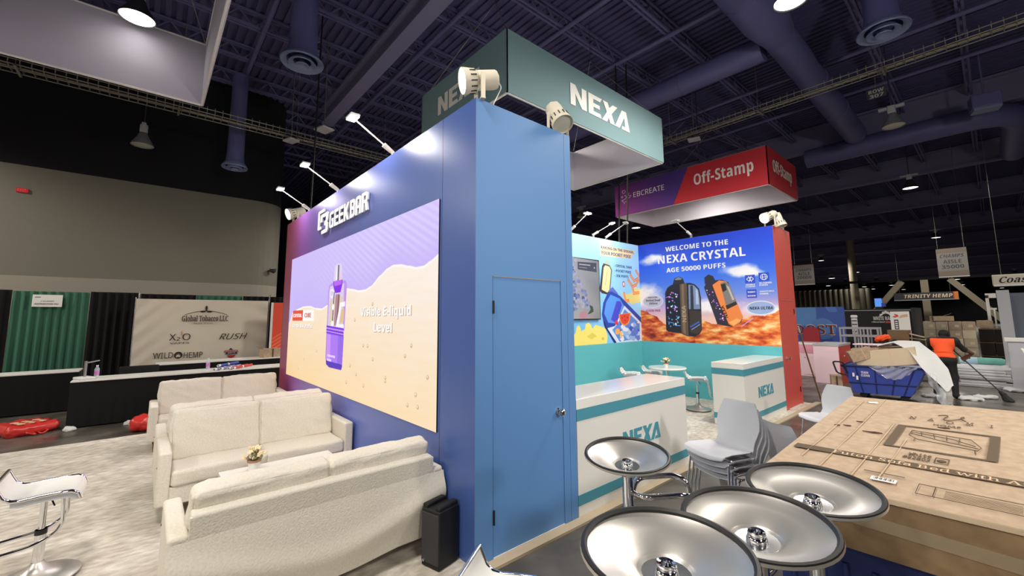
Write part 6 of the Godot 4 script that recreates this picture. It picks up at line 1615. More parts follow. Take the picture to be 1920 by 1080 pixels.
	tag(part("orange_bundle", MB.new().rbox(Vector3(-2.02, 1.13, -14.8), Vector3(0.3, 0.12, 0.2), 0.05, Basis(Vector3.BACK, 0.3), 3, 6, 0.01, wr, 0.05).smooth(), "orange_vest"), "crumpled orange cloth bundle lying behind the cart load", "cloth")
	tag(part("black_bag", MB.new().rbox(Vector3(-1.8, 0.5, -14.8), Vector3(0.8, 1.0, 0.5), 0.2, Basis(), 4, 8, 0.05, wr, 0.12).smooth(), "black"), "big black rubbish bag behind the cart load", "bag")
	var tb = thing("display_box", "pale blue shop display box standing on the black booth wall", "box", Vector3(-3.57, 0, -26))
	part("cabinet", MB.new().span(Vector3(-0.12, 0, -0.3), Vector3(0.12, 2.13, 0)), "black", tb)
	mk("glow_blue", C(90, 150, 240), 0.4, 0.0, {"emission_enabled": true, "emission": C(90, 150, 250), "emission_energy_multiplier": 0.5})
	part("display", MB.new().span(Vector3(-0.12, 2.13, -0.25), Vector3(0.11, 2.52, 0)), "glow_blue", tb)
	part("display", MB.new().span(Vector3(0.11, 2.13, -0.25), Vector3(0.24, 2.3, 0)), "bin_blue", tb)
	cart()
	stacks()
	steel_and_signs()

func cart() -> void:
	var t = thing("tilt_cart", "blue plastic rubbish cart heaped with cardboard and white sheet", "cart", Vector3(0, 0, -11.6))
	var q = []
	for k in [[-2.14, 0.1, -1.24, 0.12, 0.0, -0.62], [-2.3, 0.66, -0.98, 0.69, 0.08, -0.74]]:
		q += [Vector3(k[0], k[1], k[4]), Vector3(k[2], k[3], k[4]), Vector3(k[2], k[3], k[5]), Vector3(k[0], k[1], k[5])]
	part("tub", MB.new().hexa(q), "bin_blue", t)
	var rim = [q[4], q[5], q[6], q[7], q[4]]
	part("rim", MB.new().tube(rim, 0.022, 8), "navy", t)
	for f in [0.18, 0.42, 0.68, 0.88]:
		part("rib", MB.new().tube([(q[0] as Vector3).lerp(q[1], f) + Vector3(0, 0, 0.005), (q[4] as Vector3).lerp(q[5], f) + Vector3(0, 0, 0.005)], 0.012, 6), "navy", t)
	part("rib", MB.new().tube([(q[0] as Vector3).lerp(q[4], 0.38) + Vector3(0, 0, 0.005), (q[1] as Vector3).lerp(q[5], 0.38) + Vector3(0, 0, 0.005)], 0.014, 6), "navy", t)
	part("handle", MB.new().tube(bent([Vector3(-2.2, 0.46, 0.1), Vector3(-2.38, 0.5, 0.14), Vector3(-2.44, 0.74, 0.14), Vector3(-2.26, 0.74, 0.14), Vector3(-2.2, 0.5, 0.1)], 0.05), 0.016, 8), "black", t)
	for x in [-2.0, -1.36]:
		for z in [-0.1, -0.52]: part("wheel", MB.new().tube([Vector3(x, 0.06, z - 0.025), Vector3(x, 0.06, z + 0.025)], 0.06, 16), "black", t)
	for i in 2: letters(t, ["TEAM", "CLEAN"][i], "print_white", Vector3(-1.98, 0.52 - i * 0.06, 0.09), Vector3.RIGHT, Vector3(0, 1, 0.1), [0.12, 0.14][i], 0.045)
	for k in [[-2.11, 0.48], [-2.05, 0.42]]: part("sticker", MB.new().box(Vector3(k[0], k[1], 0.075), Vector3(0.035, 0.08, 0.004)), "print_white", t)
	tag(part("plastic_sheet", MB.new().grid(24, 10, func(u, v): return Vector3(lerpf(-1.85, -1.1, u), 0.7 - v * 0.26 * sin(u * PI) + 0.012 * sin(u * 40.0 + v * 9.0), -11.49 + 0.02 * sin(u * 23.0 + v * 12.0))), "plastic_film"), "crinkled clear plastic film hanging over the cart rim", "plastic film")
	# cardboard in the tub, each carton by itself
	var loads = [[Vector3(-1.58, 0.86, -11.75), Vector3(0.98, 0.34, 0.3), 0.0, 0.16, "wide brown carton lying in the blue cart", "box_pale"], [Vector3(-1.7, 1.02, -12.1), Vector3(1.0, 0.06, 0.5), 0.1, 0.1, "flattened carton on top of the cart load", "cardboard"], [Vector3(-2.0, 0.9, -11.75), Vector3(0.4, 0.22, 0.4), 0.3, 0.35, "crumpled carton at the left end of the cart load", "cardboard"], [Vector3(-1.85, 1.1, -12.15), Vector3(0.6, 0.03, 0.3), -0.2, 0.02, "folded pinkish carton piece on top of the cart load", "pink"]]
	for k in loads:
		var c = thing("cardboard_box", k[4], "box", k[0], k[2])
		c.rotation.z = k[3]
		part("carton", MB.new().rbox(Vector3.ZERO, k[1], 0.008), k[5], c)
		part("crease", MB.new().box(Vector3(k[1].x * 0.1, 0, k[1].z / 2 + 0.001), Vector3(0.01, k[1].y, 0.003)), "ink_tan", c)
	var lc = thing("cardboard_box", "tan carton standing on the floor left of the blue cart", "box", Vector3(-2.5, 0, -11.9), 0.3)
	part("carton", MB.new().rbox(Vector3(0, 0.2, 0), Vector3(0.2, 0.4, 0.3), 0.005), "cardboard", lc)
	part("tape", MB.new().box(Vector3(0, 0.2, 0.1505), Vector3(0.03, 0.38, 0.002)), "ink_brown", lc)
	var sheet = MB.new()
	var sp = [Vector3(-1.7, 1.1, -11.95), Vector3(-1.42, 1.17, -11.9), Vector3(-1.14, 1.12, -11.82), Vector3(-0.93, 0.86, -11.62), Vector3(-0.78, 0.6, -11.5), Vector3(-0.68, 0.36, -11.44)]
	var sw = [Vector3(0.0, 0.03, -0.5), Vector3(0.0, 0.02, -0.6), Vector3(0.12, 0.16, -0.5), Vector3(0.2, 0.26, -0.3), Vector3(0.2, 0.2, -0.2), Vector3(0.1, 0.1, -0.1)]
	sheet.grid(40, 14, func(u, v):
		var k = minf(u * 5.0, 4.999)
		var i = int(k)
		var f = k - i
		var e = v - 0.5
		return (sp[i] as Vector3).lerp(sp[i + 1], f) + (sw[i] as Vector3).lerp(sw[i + 1], f) * e + Vector3(0, 0.02 * sin(u * 9.0 + v * 6.0), 0.02 * sin(u * 13.0)))
	tag(part("foam_sheet", sheet, "foam_white"), "large white foam sheet sliding off the cart load to the right", "foam sheet")
	tag(part("plastic_strip", MB.new().grid(6, 20, func(u, v): return Vector3(-1.0 + u * 0.12 + v * 0.2 + 0.02 * sin(v * 14.0), 0.62 * (1 - v) + 0.02, -11.45 + 0.03 * sin(v * 10.0 + u * 5.0) + v * 0.1)), "plastic_film"), "strip of clear plastic trailing from the cart to the floor", "plastic film")

func stacks() -> void:
	var rg = RandomNumberGenerator.new()
	rg.seed = 5
	var first: Node3D
	for r in 5:
		for c in 4:
			var s = Vector3(0.29, 0.27, 0.4)
			var at = Vector3(-1.5 + c * 0.3 + rg.randf_range(-0.008, 0.008), 0.14 + r * 0.275, -20.3 + rg.randf_range(-0.02, 0.02))
			var lb = "wrapped carton in the tall pallet stack behind the worker"
			if first == null:
				first = thing("carton", lb, "box", at, 0.0, "wrapped cartons on the pallet")
				part("body", MB.new().rbox(Vector3(0, s.y / 2, 0), s, 0.006), "box_grey", first)
				part("label_sheet", MB.new().box(Vector3(0.04, 0.13, s.z / 2 + 0.001), Vector3(0.1, 0.08, 0.002)), "box_pale", first)
			else:
				var o = copy(first, lb, at)
				(o.get_child(0) as MeshInstance3D).material_override = M[["box_pale", "box_grey", "cardboard", "box_grey", "box_tan"][(r * 7 + c * 3) % 5]]
	var pl = thing("pallet", "wooden pallet under the tall stack of cartons", "pallet", Vector3(-1.05, 0, -20.3))
	for i in 5: part("slat", MB.new().span(Vector3(-0.62, 0.115, -0.5 + i * 0.22), Vector3(0.62, 0.138, -0.38 + i * 0.22)), "stem_brown", pl)
	for x in [-0.58, 0, 0.58]: part("runner", MB.new().span(Vector3(x - 0.04, 0, -0.5), Vector3(x + 0.04, 0.115, 0.5)), "stem_brown", pl)
	for k in [[Vector3(-1.2, 1.53, -20.3), Vector3(0.5, 0.16, 0.4), "opened tan carton lying on top of the pallet stack", "cardboard"], [Vector3(-0.25, 1.3, -21.0), Vector3(0.3, 0.24, 0.3), "tan carton on top of the dark pile", "cardboard"]]:
		var c = thing("carton", k[2], "box", k[0])
		part("body", MB.new().rbox(Vector3(0, k[1].y / 2, 0), k[1], 0.006, Basis(Vector3.UP, 0.3)), k[3], c)
		part("flap", MB.new().box(Vector3(0.1, k[1].y + 0.03, 0), Vector3(k[1].x * 0.6, 0.006, k[1].z * 0.5), Basis(Vector3.BACK, 0.4)), k[3], c)
	for i in 6:
		var c = thing("crate", "dark crate in the shadowy pile beside the pallet stack", "crate", Vector3(-0.24 + (i % 2) * 0.34, (i / 2) * 0.43, -20.9), rg.randf_range(-0.08, 0.08), "dark crates")
		part("body", MB.new().rbox(Vector3(0, 0.21, 0), Vector3(0.32, 0.42, 0.5), 0.01), "box_dark", c)
		part("rim", MB.new().rbox(Vector3(0, 0.4, 0), Vector3(0.335, 0.03, 0.515), 0.008), "brown_board", c)
	mk("wrap_film", Color(0.95, 0.95, 0.92, 0.05), 0.12, 0.0, {"transparency": BaseMaterial3D.TRANSPARENCY_ALPHA})
	tag(part("stretch_film", MB.new().grid(30, 8, func(u, v): return Vector3(lerpf(-1.68, -0.42, u), lerpf(1.5, 0.15, v), -20.07 + 0.01 * sin(u * 31.0 + v * 17.0))), "wrap_film"), "clear stretch film across the pallet of cartons", "plastic film")
	# white boards lying on the floor
	var y = 0.0
	var lbl = ["bottom", "second from below", "third from below", "fourth from below", "fifth from below", "topmost"]
	for i in 6:
		var th: float = [0.05, 0.05, 0.07, 0.05, 0.07, 0.06][i]
		var t = thing("foam_board", "white board lying in the low pile, " + lbl[i], "board", Vector3(-0.32 + 0.05 * sin(i * 2.3), y, -15.75 + 0.05 * cos(i * 1.9)), 0.06 * sin(i * 3.1), "white boards on the floor")
		part("board", MB.new().rbox(Vector3(0, th / 2, 0), Vector3(0.92 - 0.06 * (i % 3), th, 0.6), 0.006), "foam_white", t)
		part("edge_band", MB.new().box(Vector3(0, th / 2, 0.301), Vector3(0.9 - 0.06 * (i % 3), th * 0.3, 0.004)), "grey", t)
		y += th + 0.004
	tag(part("foam_block", MB.new().rbox(Vector3(-0.3, y + 0.058, -16.0), Vector3(0.8, 0.115, 0.24), 0.01), "foam_white"), "white foam block carrying the teal roll", "foam block")
	var fr = thing("foam_roll", "light blue and teal foam roll on the white boards", "roll", Vector3(-0.3, y + 0.2, -16.0), 0.05)
	part("roll", MB.new().tube([Vector3(-0.42, 0, 0), Vector3(0.0, 0, 0), Vector3(0.3, 0, 0), Vector3(0.36, 0, 0)], [0.085, 0.085, 0.085, 0.06], 20), "foam_teal", fr)
	part("wrap", MB.new().tube([Vector3(-0.42, 0.0, 0), Vector3(-0.1, 0.0, 0)], 0.088, 20), "foam_blue", fr)
	part("core_hole", MB.new().tube([Vector3(-0.423, 0, 0), Vector3(-0.41, 0, 0)], 0.04, 16), "dark_grey", fr)
	var fg = thing("foam_roll", "long white rolled foam mat below the teal roll", "roll", Vector3(-0.3, y + 0.055, -15.7), -0.04)
	part("roll", MB.new().tube([Vector3(-0.46, 0, 0), Vector3(0.3, 0, 0), Vector3(0.46, -0.01, 0)], [0.06, 0.06, 0.03], 20), "foam_white", fg)
	part("core_hole", MB.new().tube([Vector3(-0.463, 0, 0), Vector3(-0.45, 0, 0)], 0.035, 16), "grey", fg)
	for k in [[Vector3(-0.5, 0, -12.9), 0.34, 0.2, "crumpled white sheet on the floor beside the worker's foot"], [Vector3(-0.28, 0, -13.3), 0.36, 0.12, "long white scrap on the polished floor before the broom"], [Vector3(0.2, 0, -15.0), 0.4, 0.3, "white sheet on the floor at the far right"], [Vector3(-1.05, 0, -12.75), 0.26, 0.2, "white sheet on the floor by the cart"]]:
		tag(part("litter_scrap", MB.new().rbox(k[0] + Vector3(0, 0.03, 0), Vector3(k[1], 0.05, k[2]), 0.02, Basis(Vector3.UP, 0.4), 2, 6, 0.01, wr, 0.05).smooth(), "foam_white"), k[3], "litter", "litter")
	# grey booth at the far right
	var gb = thing("booth_frame", "grey booth post and slate wall at the right edge", "booth", Vector3(0, 0, -19))
	part("post", MB.new().span(Vector3(0.08, 0, -0.25), Vector3(0.33, 2.45, 0)), "booth_grey", gb)
	part("back_wall", MB.new().span(Vector3(0.33, 0.85, -0.8), Vector3(2.6, 2.38, -0.7)), "booth_slate", gb)
	part("ledge", MB.new().span(Vector3(0.33, 0.8, -0.8), Vector3(2.6, 0.86, -0.4)), "white", gb)
	part("low_wall", MB.new().span(Vector3(0.33, 0, -0.8), Vector3(2.6, 0.8, -0.5)), "booth_grey", gb)
	part("plinth", MB.new().span(Vector3(0.0, 0, -0.3), Vector3(0.5, 0.3, 0.1)), "booth_grey", gb)
	var wf = thing("white_archway", "narrow white lit frame left of the grey booth post", "frame", Vector3(0, 0, -21.9))
	part("upright", MB.new().span(Vector3(-0.17, 0.2, -0.1), Vector3(-0.09, 2.4, 0)), "print_white", wf)
	part("upright", MB.new().span(Vector3(-0.02, 0.2, -0.1), Vector3(0.02, 1.9, 0)), "print_white", wf)
	part("head", MB.new().span(Vector3(-0.17, 2.3, -0.1), Vector3(0.08, 2.46, 0)), "print_white", wf)
	part("cross_bar", MB.new().span(Vector3(-0.09, 1.9, -0.08), Vector3(0.06, 1.96, -0.02)), "print_white", wf)
	part("foot", MB.new().span(Vector3(-0.2, 0, -0.3), Vector3(0.08, 0.2, 0.1)), "booth_grey", wf)
	var cw = thing("counter", "white topped counter cut by the right edge", "counter", Vector3(0, 0, -15))
	part("countertop", MB.new().span(Vector3(0.09, 1.12, -0.9), Vector3(1.6, 1.18, 0)), "white", cw)
	part("body", MB.new().span(Vector3(0.13, 0, -0.85), Vector3(1.55, 1.12, -0.05)), "booth_grey", cw)
	var tr = thing("glass_case", "white framed case end slanting at the right edge", "case", Vector3(0.34, 0, -13.6))
	part("body", MB.new().span(Vector3(0, 0, -0.9), Vector3(0.9, 0.62, 0)), "booth_grey", tr)
	part("frame_bar", MB.new().tube([Vector3(-0.02, 0.98, -0.9), Vector3(0.12, 0.64, 0.0)], 0.03, 8), "white", tr)
	part("top", MB.new().span(Vector3(0, 0.62, -0.9), Vector3(0.9, 0.66, 0)), "white", tr)

func steel_and_signs() -> void:
	var R_ = Vector3.RIGHT
	var U = Vector3.UP
	var co = thing("round_column", "tall beige round column behind the blue lettered wall", "column", Vector3(-7.6, 0, -45))
	part("shaft", MB.new().tube([Vector3(0, 0, 0), Vector3(0, 8.1, 0)], 0.27, 24), "column_paint", co)
	part("foot", MB.new().lathe([Vector2(0, 0), Vector2(0.36, 0), Vector2(0.36, 0.25), Vector2(0.3, 0.3), Vector2(0, 0.3)], 24), "grey", co)
	for k in [[Vector3(-7.35, 0.2, -42), Vector3(-4.3, 4.2, -42), "tan steel brace slanting up to the right behind the black booth"], [Vector3(1.2, 0.2, -42), Vector3(-1.85, 4.2, -42), "grey steel brace slanting up to the left below the larger aisle banner"]]:
		var t = thing("steel_brace", k[2], "brace", Vector3.ZERO)
		var a: Vector3 = k[0]
		var b: Vector3 = k[1]
		var d = (b - a).normalized()
		var bs = Basis(d, d.cross(Vector3.BACK).normalized() * -1.0, Vector3.BACK)
		part("flange", MB.new().box((a + b) / 2 + Vector3(0, 0, 0.17), Vector3(a.distance_to(b), 0.36, 0.03), bs), "column_paint", t)
		part("flange", MB.new().box((a + b) / 2 - Vector3(0, 0, 0.17), Vector3(a.distance_to(b), 0.36, 0.03), bs), "column_paint", t)
		part("web", MB.new().box((a + b) / 2, Vector3(a.distance_to(b), 0.03, 0.31), bs), "column_paint", t)
		part("foot_plate", MB.new().span(Vector3(a.x - 0.4, 0, -42.4), Vector3(a.x + 0.4, 0.25, -41.6)), "grey", t)
	var po = thing("steel_column", "grey square steel column between the two slanting braces", "column", Vector3(-3.12, 0, -42))
	part("shaft", MB.new().span(Vector3(-0.2, 0, -0.2), Vector3(0.2, 4.22, 0.2)), "column_paint", po)
	part("base_plate", MB.new().span(Vector3(-0.35, 0, -0.35), Vector3(0.35, 0.05, 0.35)), "grey", po)
	var hd = thing("steel_beam", "dark steel beam tying the heads of the braces", "beam", Vector3(0, 0, -42))
	part("web", MB.new().span(Vector3(-14, 4.26, -0.03), Vector3(8, 4.4, 0.03)), "hall_black", hd)
	part("flange", MB.new().span(Vector3(-14, 4.22, -0.2), Vector3(8, 4.26, 0.2)), "hall_black", hd)
	# hanging aisle banners
	for k in [[Vector3(-1.4, 3.28, -25), 0.88, 1.2, "35000", "larger grey aisle banner hanging right of the centre of the aisle"], [Vector3(-6.6, 3.28, -25), 0.86, 1.02, "20000", "grey aisle banner hanging beside the red closet"]]:
		var t = thing("aisle_banner", k[4], "banner", k[0], 0.0, "aisle banners")
		var w: float = k[1]
		var h: float = k[2]
		part("cloth", MB.new().span(Vector3(0, 0, -0.02), Vector3(w, h, 0)), "banner_grey", t)
		part("head_band", MB.new().span(Vector3(0, h * 0.84, 0), Vector3(w, h, 0.004)), "banner_head", t)
		part("foot_band", MB.new().span(Vector3(0, 0.03, 0), Vector3(w, h * 0.22, 0.004)), "banner_head", t)
		part("foot_rail", MB.new().span(Vector3(0, 0, -0.02), Vector3(w, 0.035, 0.01)), "light_grey", t)
		letters(t, "CHAMPS", "banner_dark", Vector3(0.08, h * 0.68, 0), R_, U, w - 0.16, 0.14, "b", 0.004, 0.3)
		letters(t, "AISLE", "banner_dark", Vector3(0.18, h * 0.48, 0), R_, U, w - 0.36, 0.15, "b", 0.004)
		letters(t, k[3], "banner_dark", Vector3(0.12, h * 0.3, 0), R_, U, w - 0.24, 0.15, "b", 0.004)
		for x in [0.06, w - 0.06]: part("cord", MB.new().tube([Vector3(x, h, -0.01), Vector3(x, 9.05 - 3.28, -0.01)], 0.006, 5), "galvanised", t)
	var cs = thing("hanging_sign", "cream hanging sign with dark script lettering at the right edge", "sign", Vector3(0.04, 2.63, -20))
	part("panel", MB.new().rbox(Vector3(0.8, 0.17, -0.15), Vector3(1.6, 0.34, 0.3), 0.03), "cream_metal", cs)
	part("lit_edge", MB.new().span(Vector3(0.02, -0.02, -0.28), Vector3(1.58, 0.03, 0.005)), "print_white", cs)
	letters(cs, "Coastal", "black", Vector3(0.12, 0.08, 0.002), R_, U, 0.95, 0.2, "R", 0.006, 0.35)
	for x in [0.2, 1.4]: part("cord", MB.new().tube([Vector3(x, 0.34, -0.15), Vector3(x, 9.05 - 2.63, -0.15)], 0.006, 5), "galvanised", cs)
	var ts = thing("hanging_sign", "long dark hanging sign with pale capital lettering and an orange end", "sign", Vector3(-4.6, 2.75, -40))
	part("panel", MB.new().span(Vector3(0, 0, -0.3), Vector3(3.15, 0.5, 0)), "dark_grey", ts)
	part("orange_end", MB.new().span(Vector3(2.98, 0.0, 0.0), Vector3(3.15, 0.5, 0.01)), "ink_orange", ts)
	part("red_stripe", MB.new().span(Vector3(2.92, 0.0, 0.0), Vector3(2.98, 0.5, 0.01)), "red_wall", ts)
	part("lower_edge", MB.new().span(Vector3(0, -0.02, -0.3), Vector3(3.15, 0.02, 0.005)), "light_grey", ts)
	letters(ts, "TRINITY HEMP", "box_pale", Vector3(0.5, 0.14, 0.0), R_, U, 2.4, 0.24, "b", 0.006, 0.15)
	for x in [0.3, 2.8]: part("cord", MB.new().tube([Vector3(x, 0.5, -0.15), Vector3(x, 9.05 - 2.75, -0.15)], 0.008, 5), "galvanised", ts)

# a figure as one surface: tapered capsules joined by a smooth minimum, meshed as surface nets
func capsule(p: Vector3, a: Vector3, b: Vector3, ra: float, rb: float) -> float:
	var d = b - a
	var t = clampf((p - a).dot(d) / maxf(d.length_squared(), 1e-9), 0.0, 1.0)
	return p.distance_to(a + d * t) - lerpf(ra, rb, t)

func nets(out: MB, bones: Array, cell: float, k: float, clip) -> void:   # bones: [a, b, ra, rb, colour]
	var lo = Vector3.ONE * 1e9
	var hi = -lo
	for b in bones:
		var r = Vector3.ONE * (maxf(b[2], b[3]) + cell * 2)
		lo = lo.min(b[0] - r).min(b[1] - r); hi = hi.max(b[0] + r).max(b[1] + r)
	var n = Vector3i(((hi - lo) / cell).ceil()) + Vector3i.ONE
	var f = PackedFloat32Array()
	f.resize(n.x * n.y * n.z)
	f.fill(1.0)
	# visit only the nodes near each bone
	for b in bones:
		var r = Vector3.ONE * (maxf(b[2], b[3]) + k + cell * 2)
		var i0 = Vector3i((((b[0] as Vector3).min(b[1]) - r - lo) / cell).floor()).clamp(Vector3i.ZERO, n - Vector3i.ONE)
		var i1 = Vector3i((((b[0] as Vector3).max(b[1]) + r - lo) / cell).ceil()).clamp(Vector3i.ZERO, n - Vector3i.ONE)
		for x in range(i0.x, i1.x + 1):
			for y in range(i0.y, i1.y + 1):
				for z in range(i0.z, i1.z + 1):
					var p = lo + Vector3(x, y, z) * cell
					var d = capsule(p, b[0], b[1], b[2], b[3])
					var at = (x * n.y + y) * n.z + z
					var o = f[at]
					var h = maxf(k - absf(d - o), 0.0) / k
					f[at] = minf(d, o) - h * h * k * 0.25
	if clip != null:
		for x in n.x:
			for y in n.y:
				for z in n.z:
					var at = (x * n.y + y) * n.z + z
					if f[at] < 0.3: f[at] = maxf(f[at], clip.call(lo + Vector3(x, y, z) * cell))
	var id = {}
	var off = [Vector3i(0, 0, 0), Vector3i(1, 0, 0), Vector3i(0, 1, 0), Vector3i(1, 1, 0), Vector3i(0, 0, 1), Vector3i(1, 0, 1), Vector3i(0, 1, 1), Vector3i(1, 1, 1)]
	var ed = [[0, 1], [2, 3], [4, 5], [6, 7], [0, 2], [1, 3], [4, 6], [5, 7], [0, 4], [1, 5], [2, 6], [3, 7]]
	for x in n.x - 1:
		for y in n.y - 1:
			for z in n.z - 1:
				var base = (x * n.y + y) * n.z + z
				var v0 = f[base]
				if v0 > cell * 3.0 or v0 < -cell * 3.0: continue
				var vals = []
				var neg = 0
				for o in off:
					var q = f[base + (o.x * n.y + o.y) * n.z + o.z]
					vals.append(q)
					if q < 0: neg += 1
				if neg == 0 or neg == 8: continue
				var s = Vector3.ZERO
				var m = 0
				for e in ed:
					var a: float = vals[e[0]]
					var b: float = vals[e[1]]
					if (a < 0) != (b < 0):
						s += Vector3(off[e[0]]).lerp(Vector3(off[e[1]]), a / (a - b))
						m += 1
				var p = lo + (Vector3(x, y, z) + s / m) * cell
				var g = Vector3(vals[1] - vals[0] + vals[3] - vals[2] + vals[5] - vals[4] + vals[7] - vals[6], vals[2] - vals[0] + vals[3] - vals[1] + vals[6] - vals[4] + vals[7] - vals[5], vals[4] - vals[0] + vals[5] - vals[1] + vals[6] - vals[2] + vals[7] - vals[3])
				var best = 1e9
				for b in bones:
					var d = capsule(p, b[0], b[1], b[2], b[3])
					if d < best:
						best = d; out.cc = b[4]
				id[base] = out.vert(p, g.normalized())
	for x in range(1, n.x - 1):
		for y in range(1, n.y - 1):
			for z in range(1, n.z - 1):
				var base = (x * n.y + y) * n.z + z
				var a = f[base]
				if absf(a) > cell * 3.0: continue
				for ax in 3:
					var st: int = [n.y * n.z, n.z, 1][ax]
					var s1: int = [n.z, 1, n.y * n.z][ax]
					var s2: int = [1, n.y * n.z, n.z][ax]
					var b = f[base + st]
					if (a < 0) == (b < 0): continue
					var q = [base - s1 - s2, base - s2, base, base - s1]
					if not (id.has(q[0]) and id.has(q[1]) and id.has(q[2]) and id.has(q[3])): continue
					if a < 0:
						out.tri(id[q[0]], id[q[1]], id[q[2]]); out.tri(id[q[0]], id[q[2]], id[q[3]])
					else:
						out.tri(id[q[0]], id[q[2]], id[q[1]]); out.tri(id[q[0]], id[q[3]], id[q[2]])

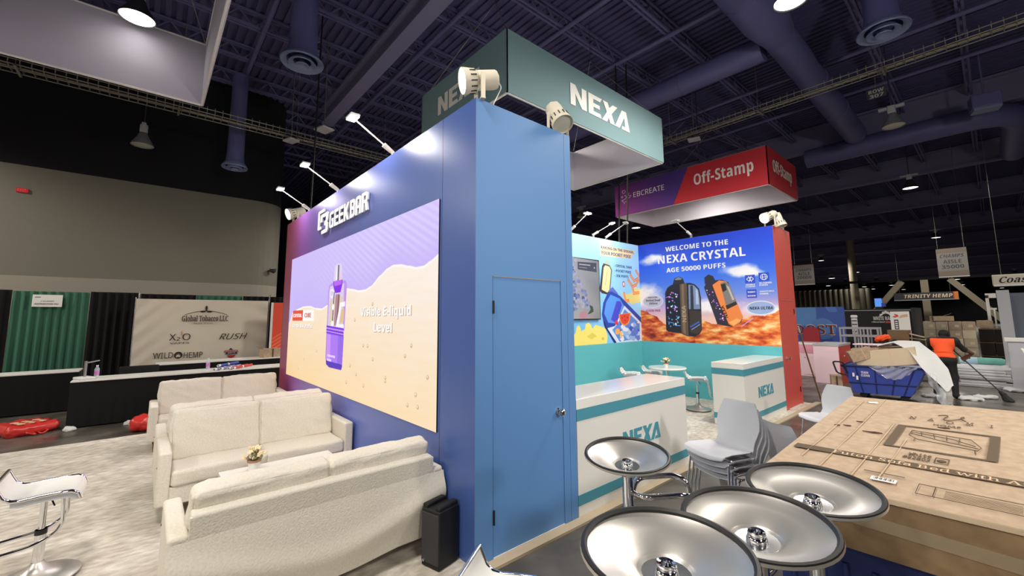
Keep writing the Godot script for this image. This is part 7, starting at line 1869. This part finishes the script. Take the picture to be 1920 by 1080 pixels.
func worker() -> void:
	# seen from behind, bent forward, sweeping to the right; x right, -z away from us
	var cl = Color(0.012, 0.012, 0.014)
	var sk = Color(0.16, 0.07, 0.04)
	var hr = Color(0.006, 0.005, 0.005)
	var shoe = Color(0.01, 0.01, 0.01)
	var t = thing("person", "person in an orange vest and dark clothes bending over to sweep", "person", Vector3(-0.82, 0, -12.95))
	var V = func(x, y, z): return Vector3(x, y, z)
	var pel: Vector3 = V.call(0.02, 0.8, 0.06)
	var che: Vector3 = V.call(0.02, 1.13, -0.12)
	var nk: Vector3 = V.call(0.03, 1.25, -0.22)
	var sl: Vector3 = V.call(-0.15, 1.17, -0.16)
	var sr: Vector3 = V.call(0.19, 1.18, -0.16)
	var el: Vector3 = V.call(-0.23, 0.95, -0.3)
	var er: Vector3 = V.call(0.32, 1.0, -0.28)
	var wl: Vector3 = V.call(0.1, 0.98, -0.5)
	var wr_: Vector3 = V.call(0.43, 0.92, -0.38)
	var bones = [
		[pel + V.call(-0.07, 0, 0), pel + V.call(0.08, 0, 0), 0.115, 0.115, cl], [pel, che, 0.125, 0.135, cl], [che + V.call(-0.07, 0.0, 0), che + V.call(0.08, 0, 0), 0.12, 0.12, cl],
		[sl, sr, 0.085, 0.085, cl], [che, nk, 0.11, 0.055, cl],
		[V.call(-0.09, 0.78, 0.05), V.call(-0.14, 0.43, 0.0), 0.1, 0.07, cl], [V.call(-0.14, 0.43, 0.0), V.call(-0.15, 0.09, 0.06), 0.068, 0.05, cl], [V.call(-0.15, 0.045, 0.07), V.call(-0.16, 0.035, -0.1), 0.045, 0.035, shoe],
		[V.call(0.1, 0.78, 0.05), V.call(0.13, 0.43, 0.0), 0.1, 0.07, cl], [V.call(0.13, 0.43, 0.0), V.call(0.13, 0.09, 0.06), 0.068, 0.05, cl], [V.call(0.13, 0.045, 0.07), V.call(0.16, 0.035, -0.1), 0.045, 0.035, shoe],
		[sl, el, 0.062, 0.046, cl], [el, wl, 0.044, 0.03, sk], [sr, er, 0.062, 0.046, cl], [er, wr_, 0.044, 0.03, sk]]
	var b = MB.new()
	b.colored = true
	nets(b, bones, 0.016, 0.05, null)
	# head, turned down and to the right, with hair, ears, nose
	var hc: Vector3 = V.call(0.045, 1.3, -0.28)
	nets(b, [[nk, hc, 0.05, 0.055, sk], [hc + V.call(0, 0.0, -0.015), hc + V.call(0.006, -0.02, -0.06), 0.08, 0.07, sk], [hc + V.call(0, 0.03, 0.012), hc + V.call(0, 0.02, -0.03), 0.088, 0.086, hr], [hc + V.call(-0.085, -0.02, -0.02), hc + V.call(-0.088, 0.005, -0.02), 0.012, 0.014, sk], [hc + V.call(0.085, -0.02, -0.02), hc + V.call(0.088, 0.005, -0.02), 0.012, 0.014, sk], [hc + V.call(0.01, -0.02, -0.13), hc + V.call(0.01, -0.035, -0.14), 0.01, 0.014, sk], [hc + V.call(0.0, -0.075, -0.09), hc + V.call(0.02, -0.075, -0.09), 0.02, 0.02, sk], [hc + V.call(-0.03, 0.0, -0.118), hc + V.call(-0.028, 0.0, -0.12), 0.014, 0.014, hr], [hc + V.call(0.045, 0.0, -0.118), hc + V.call(0.047, 0.0, -0.12), 0.014, 0.014, hr]], 0.007, 0.02, null)
	# hands closed round the broom shaft
	var s0: Vector3 = V.call(0.08, 1.05, -0.56)
	var s1: Vector3 = V.call(0.76, 0.16, -0.24)
	var dir = (s1 - s0).normalized()
	for h in [[wl, 0.08, -1.0], [wr_, 0.46, 1.0]]:
		var w: Vector3 = h[0]
		var g: Vector3 = s0 + dir * (w - s0).dot(dir)
		var palm = g.lerp(w, 0.45)
		var hb = [[w, palm, 0.028, 0.03, sk], [palm - dir * 0.025, palm + dir * 0.03, 0.024, 0.024, sk]]
		var away = (g - w).normalized()
		var sd = away.cross(dir).normalized() * h[2]
		for i in 4:
			var o = dir * (-0.033 + i * 0.022)
			var ln: float = [0.9, 1.0, 0.95, 0.8][i]
			var k0: Vector3 = palm + o + sd * 0.02
			var k1: Vector3 = g + o + sd * 0.026 + away * 0.012 * ln
			var k2: Vector3 = g + o + away * 0.03 * ln - sd * 0.006
			var k3: Vector3 = g + o - sd * 0.024 + away * 0.006
			hb += [[k0, k1, 0.0095, 0.009, sk], [k1, k2, 0.009, 0.0085, sk], [k2, k3, 0.0085, 0.0075, sk]]
		hb += [[palm - dir * 0.03, g - dir * 0.05 - sd * 0.02, 0.012, 0.01, sk], [g - dir * 0.05 - sd * 0.02, g - dir * 0.03 - sd * 0.03 + away * 0.01, 0.01, 0.008, sk]]
		nets(b, hb, 0.0045, 0.008, null)
	mk("figure", Color.WHITE, 0.75, 0.0, {"vertex_color_use_as_albedo": true})
	part("body", b, "figure", t)
	var vb = []
	for i in [0, 1, 2, 3, 4]:
		var q: Array = bones[i].duplicate()
		q[2] += 0.014; q[3] += 0.014
		vb.append(q)
	var vm = MB.new()
	nets(vm, vb, 0.016, 0.05, func(p): return maxf(maxf(0.81 - p.y + (p.z - 0.0) * 0.2, p.y - 1.235), maxf(p.x - 0.2, -0.17 - p.x)))
	part("vest", vm.smooth(), "orange_vest", t)
	part("vest_seam", MB.new().tube([Vector3(-0.14, 0.97, 0.14), Vector3(0.02, 0.965, 0.165), Vector3(0.19, 0.97, 0.14)], 0.006, 6), "orange_vest", t)
	var br = thing("broom", "dark broom held by the worker, its brush on the floor", "broom", Vector3(-0.82, 0, -12.95))
	part("shaft", MB.new().tube([s0 - dir * 0.05, s1], 0.012, 10), "dark_grey", br)
	part("brush_head", MB.new().tube([s1 - dir * 0.04, s1 + dir * 0.05], [0.025, 0.05], 12), "black", br)
	for i in 14:
		var a = TAU * i / 14
		var o = Vector3(cos(a), 0, sin(a)) * 0.035
		part("bristle_tuft", MB.new().tube([s1 + o * 0.7 + dir * 0.03, Vector3(s1.x + 0.09, 0.012, s1.z + 0.02) + o * 2.0], [0.014, 0.02], 6), "black", br)

func _ready() -> void:
	setup()
	materials()
	structure()
	hanging_signs()
	ceiling_things()
	booth()
	furniture()
	left_side()
	right_side()
	worker()
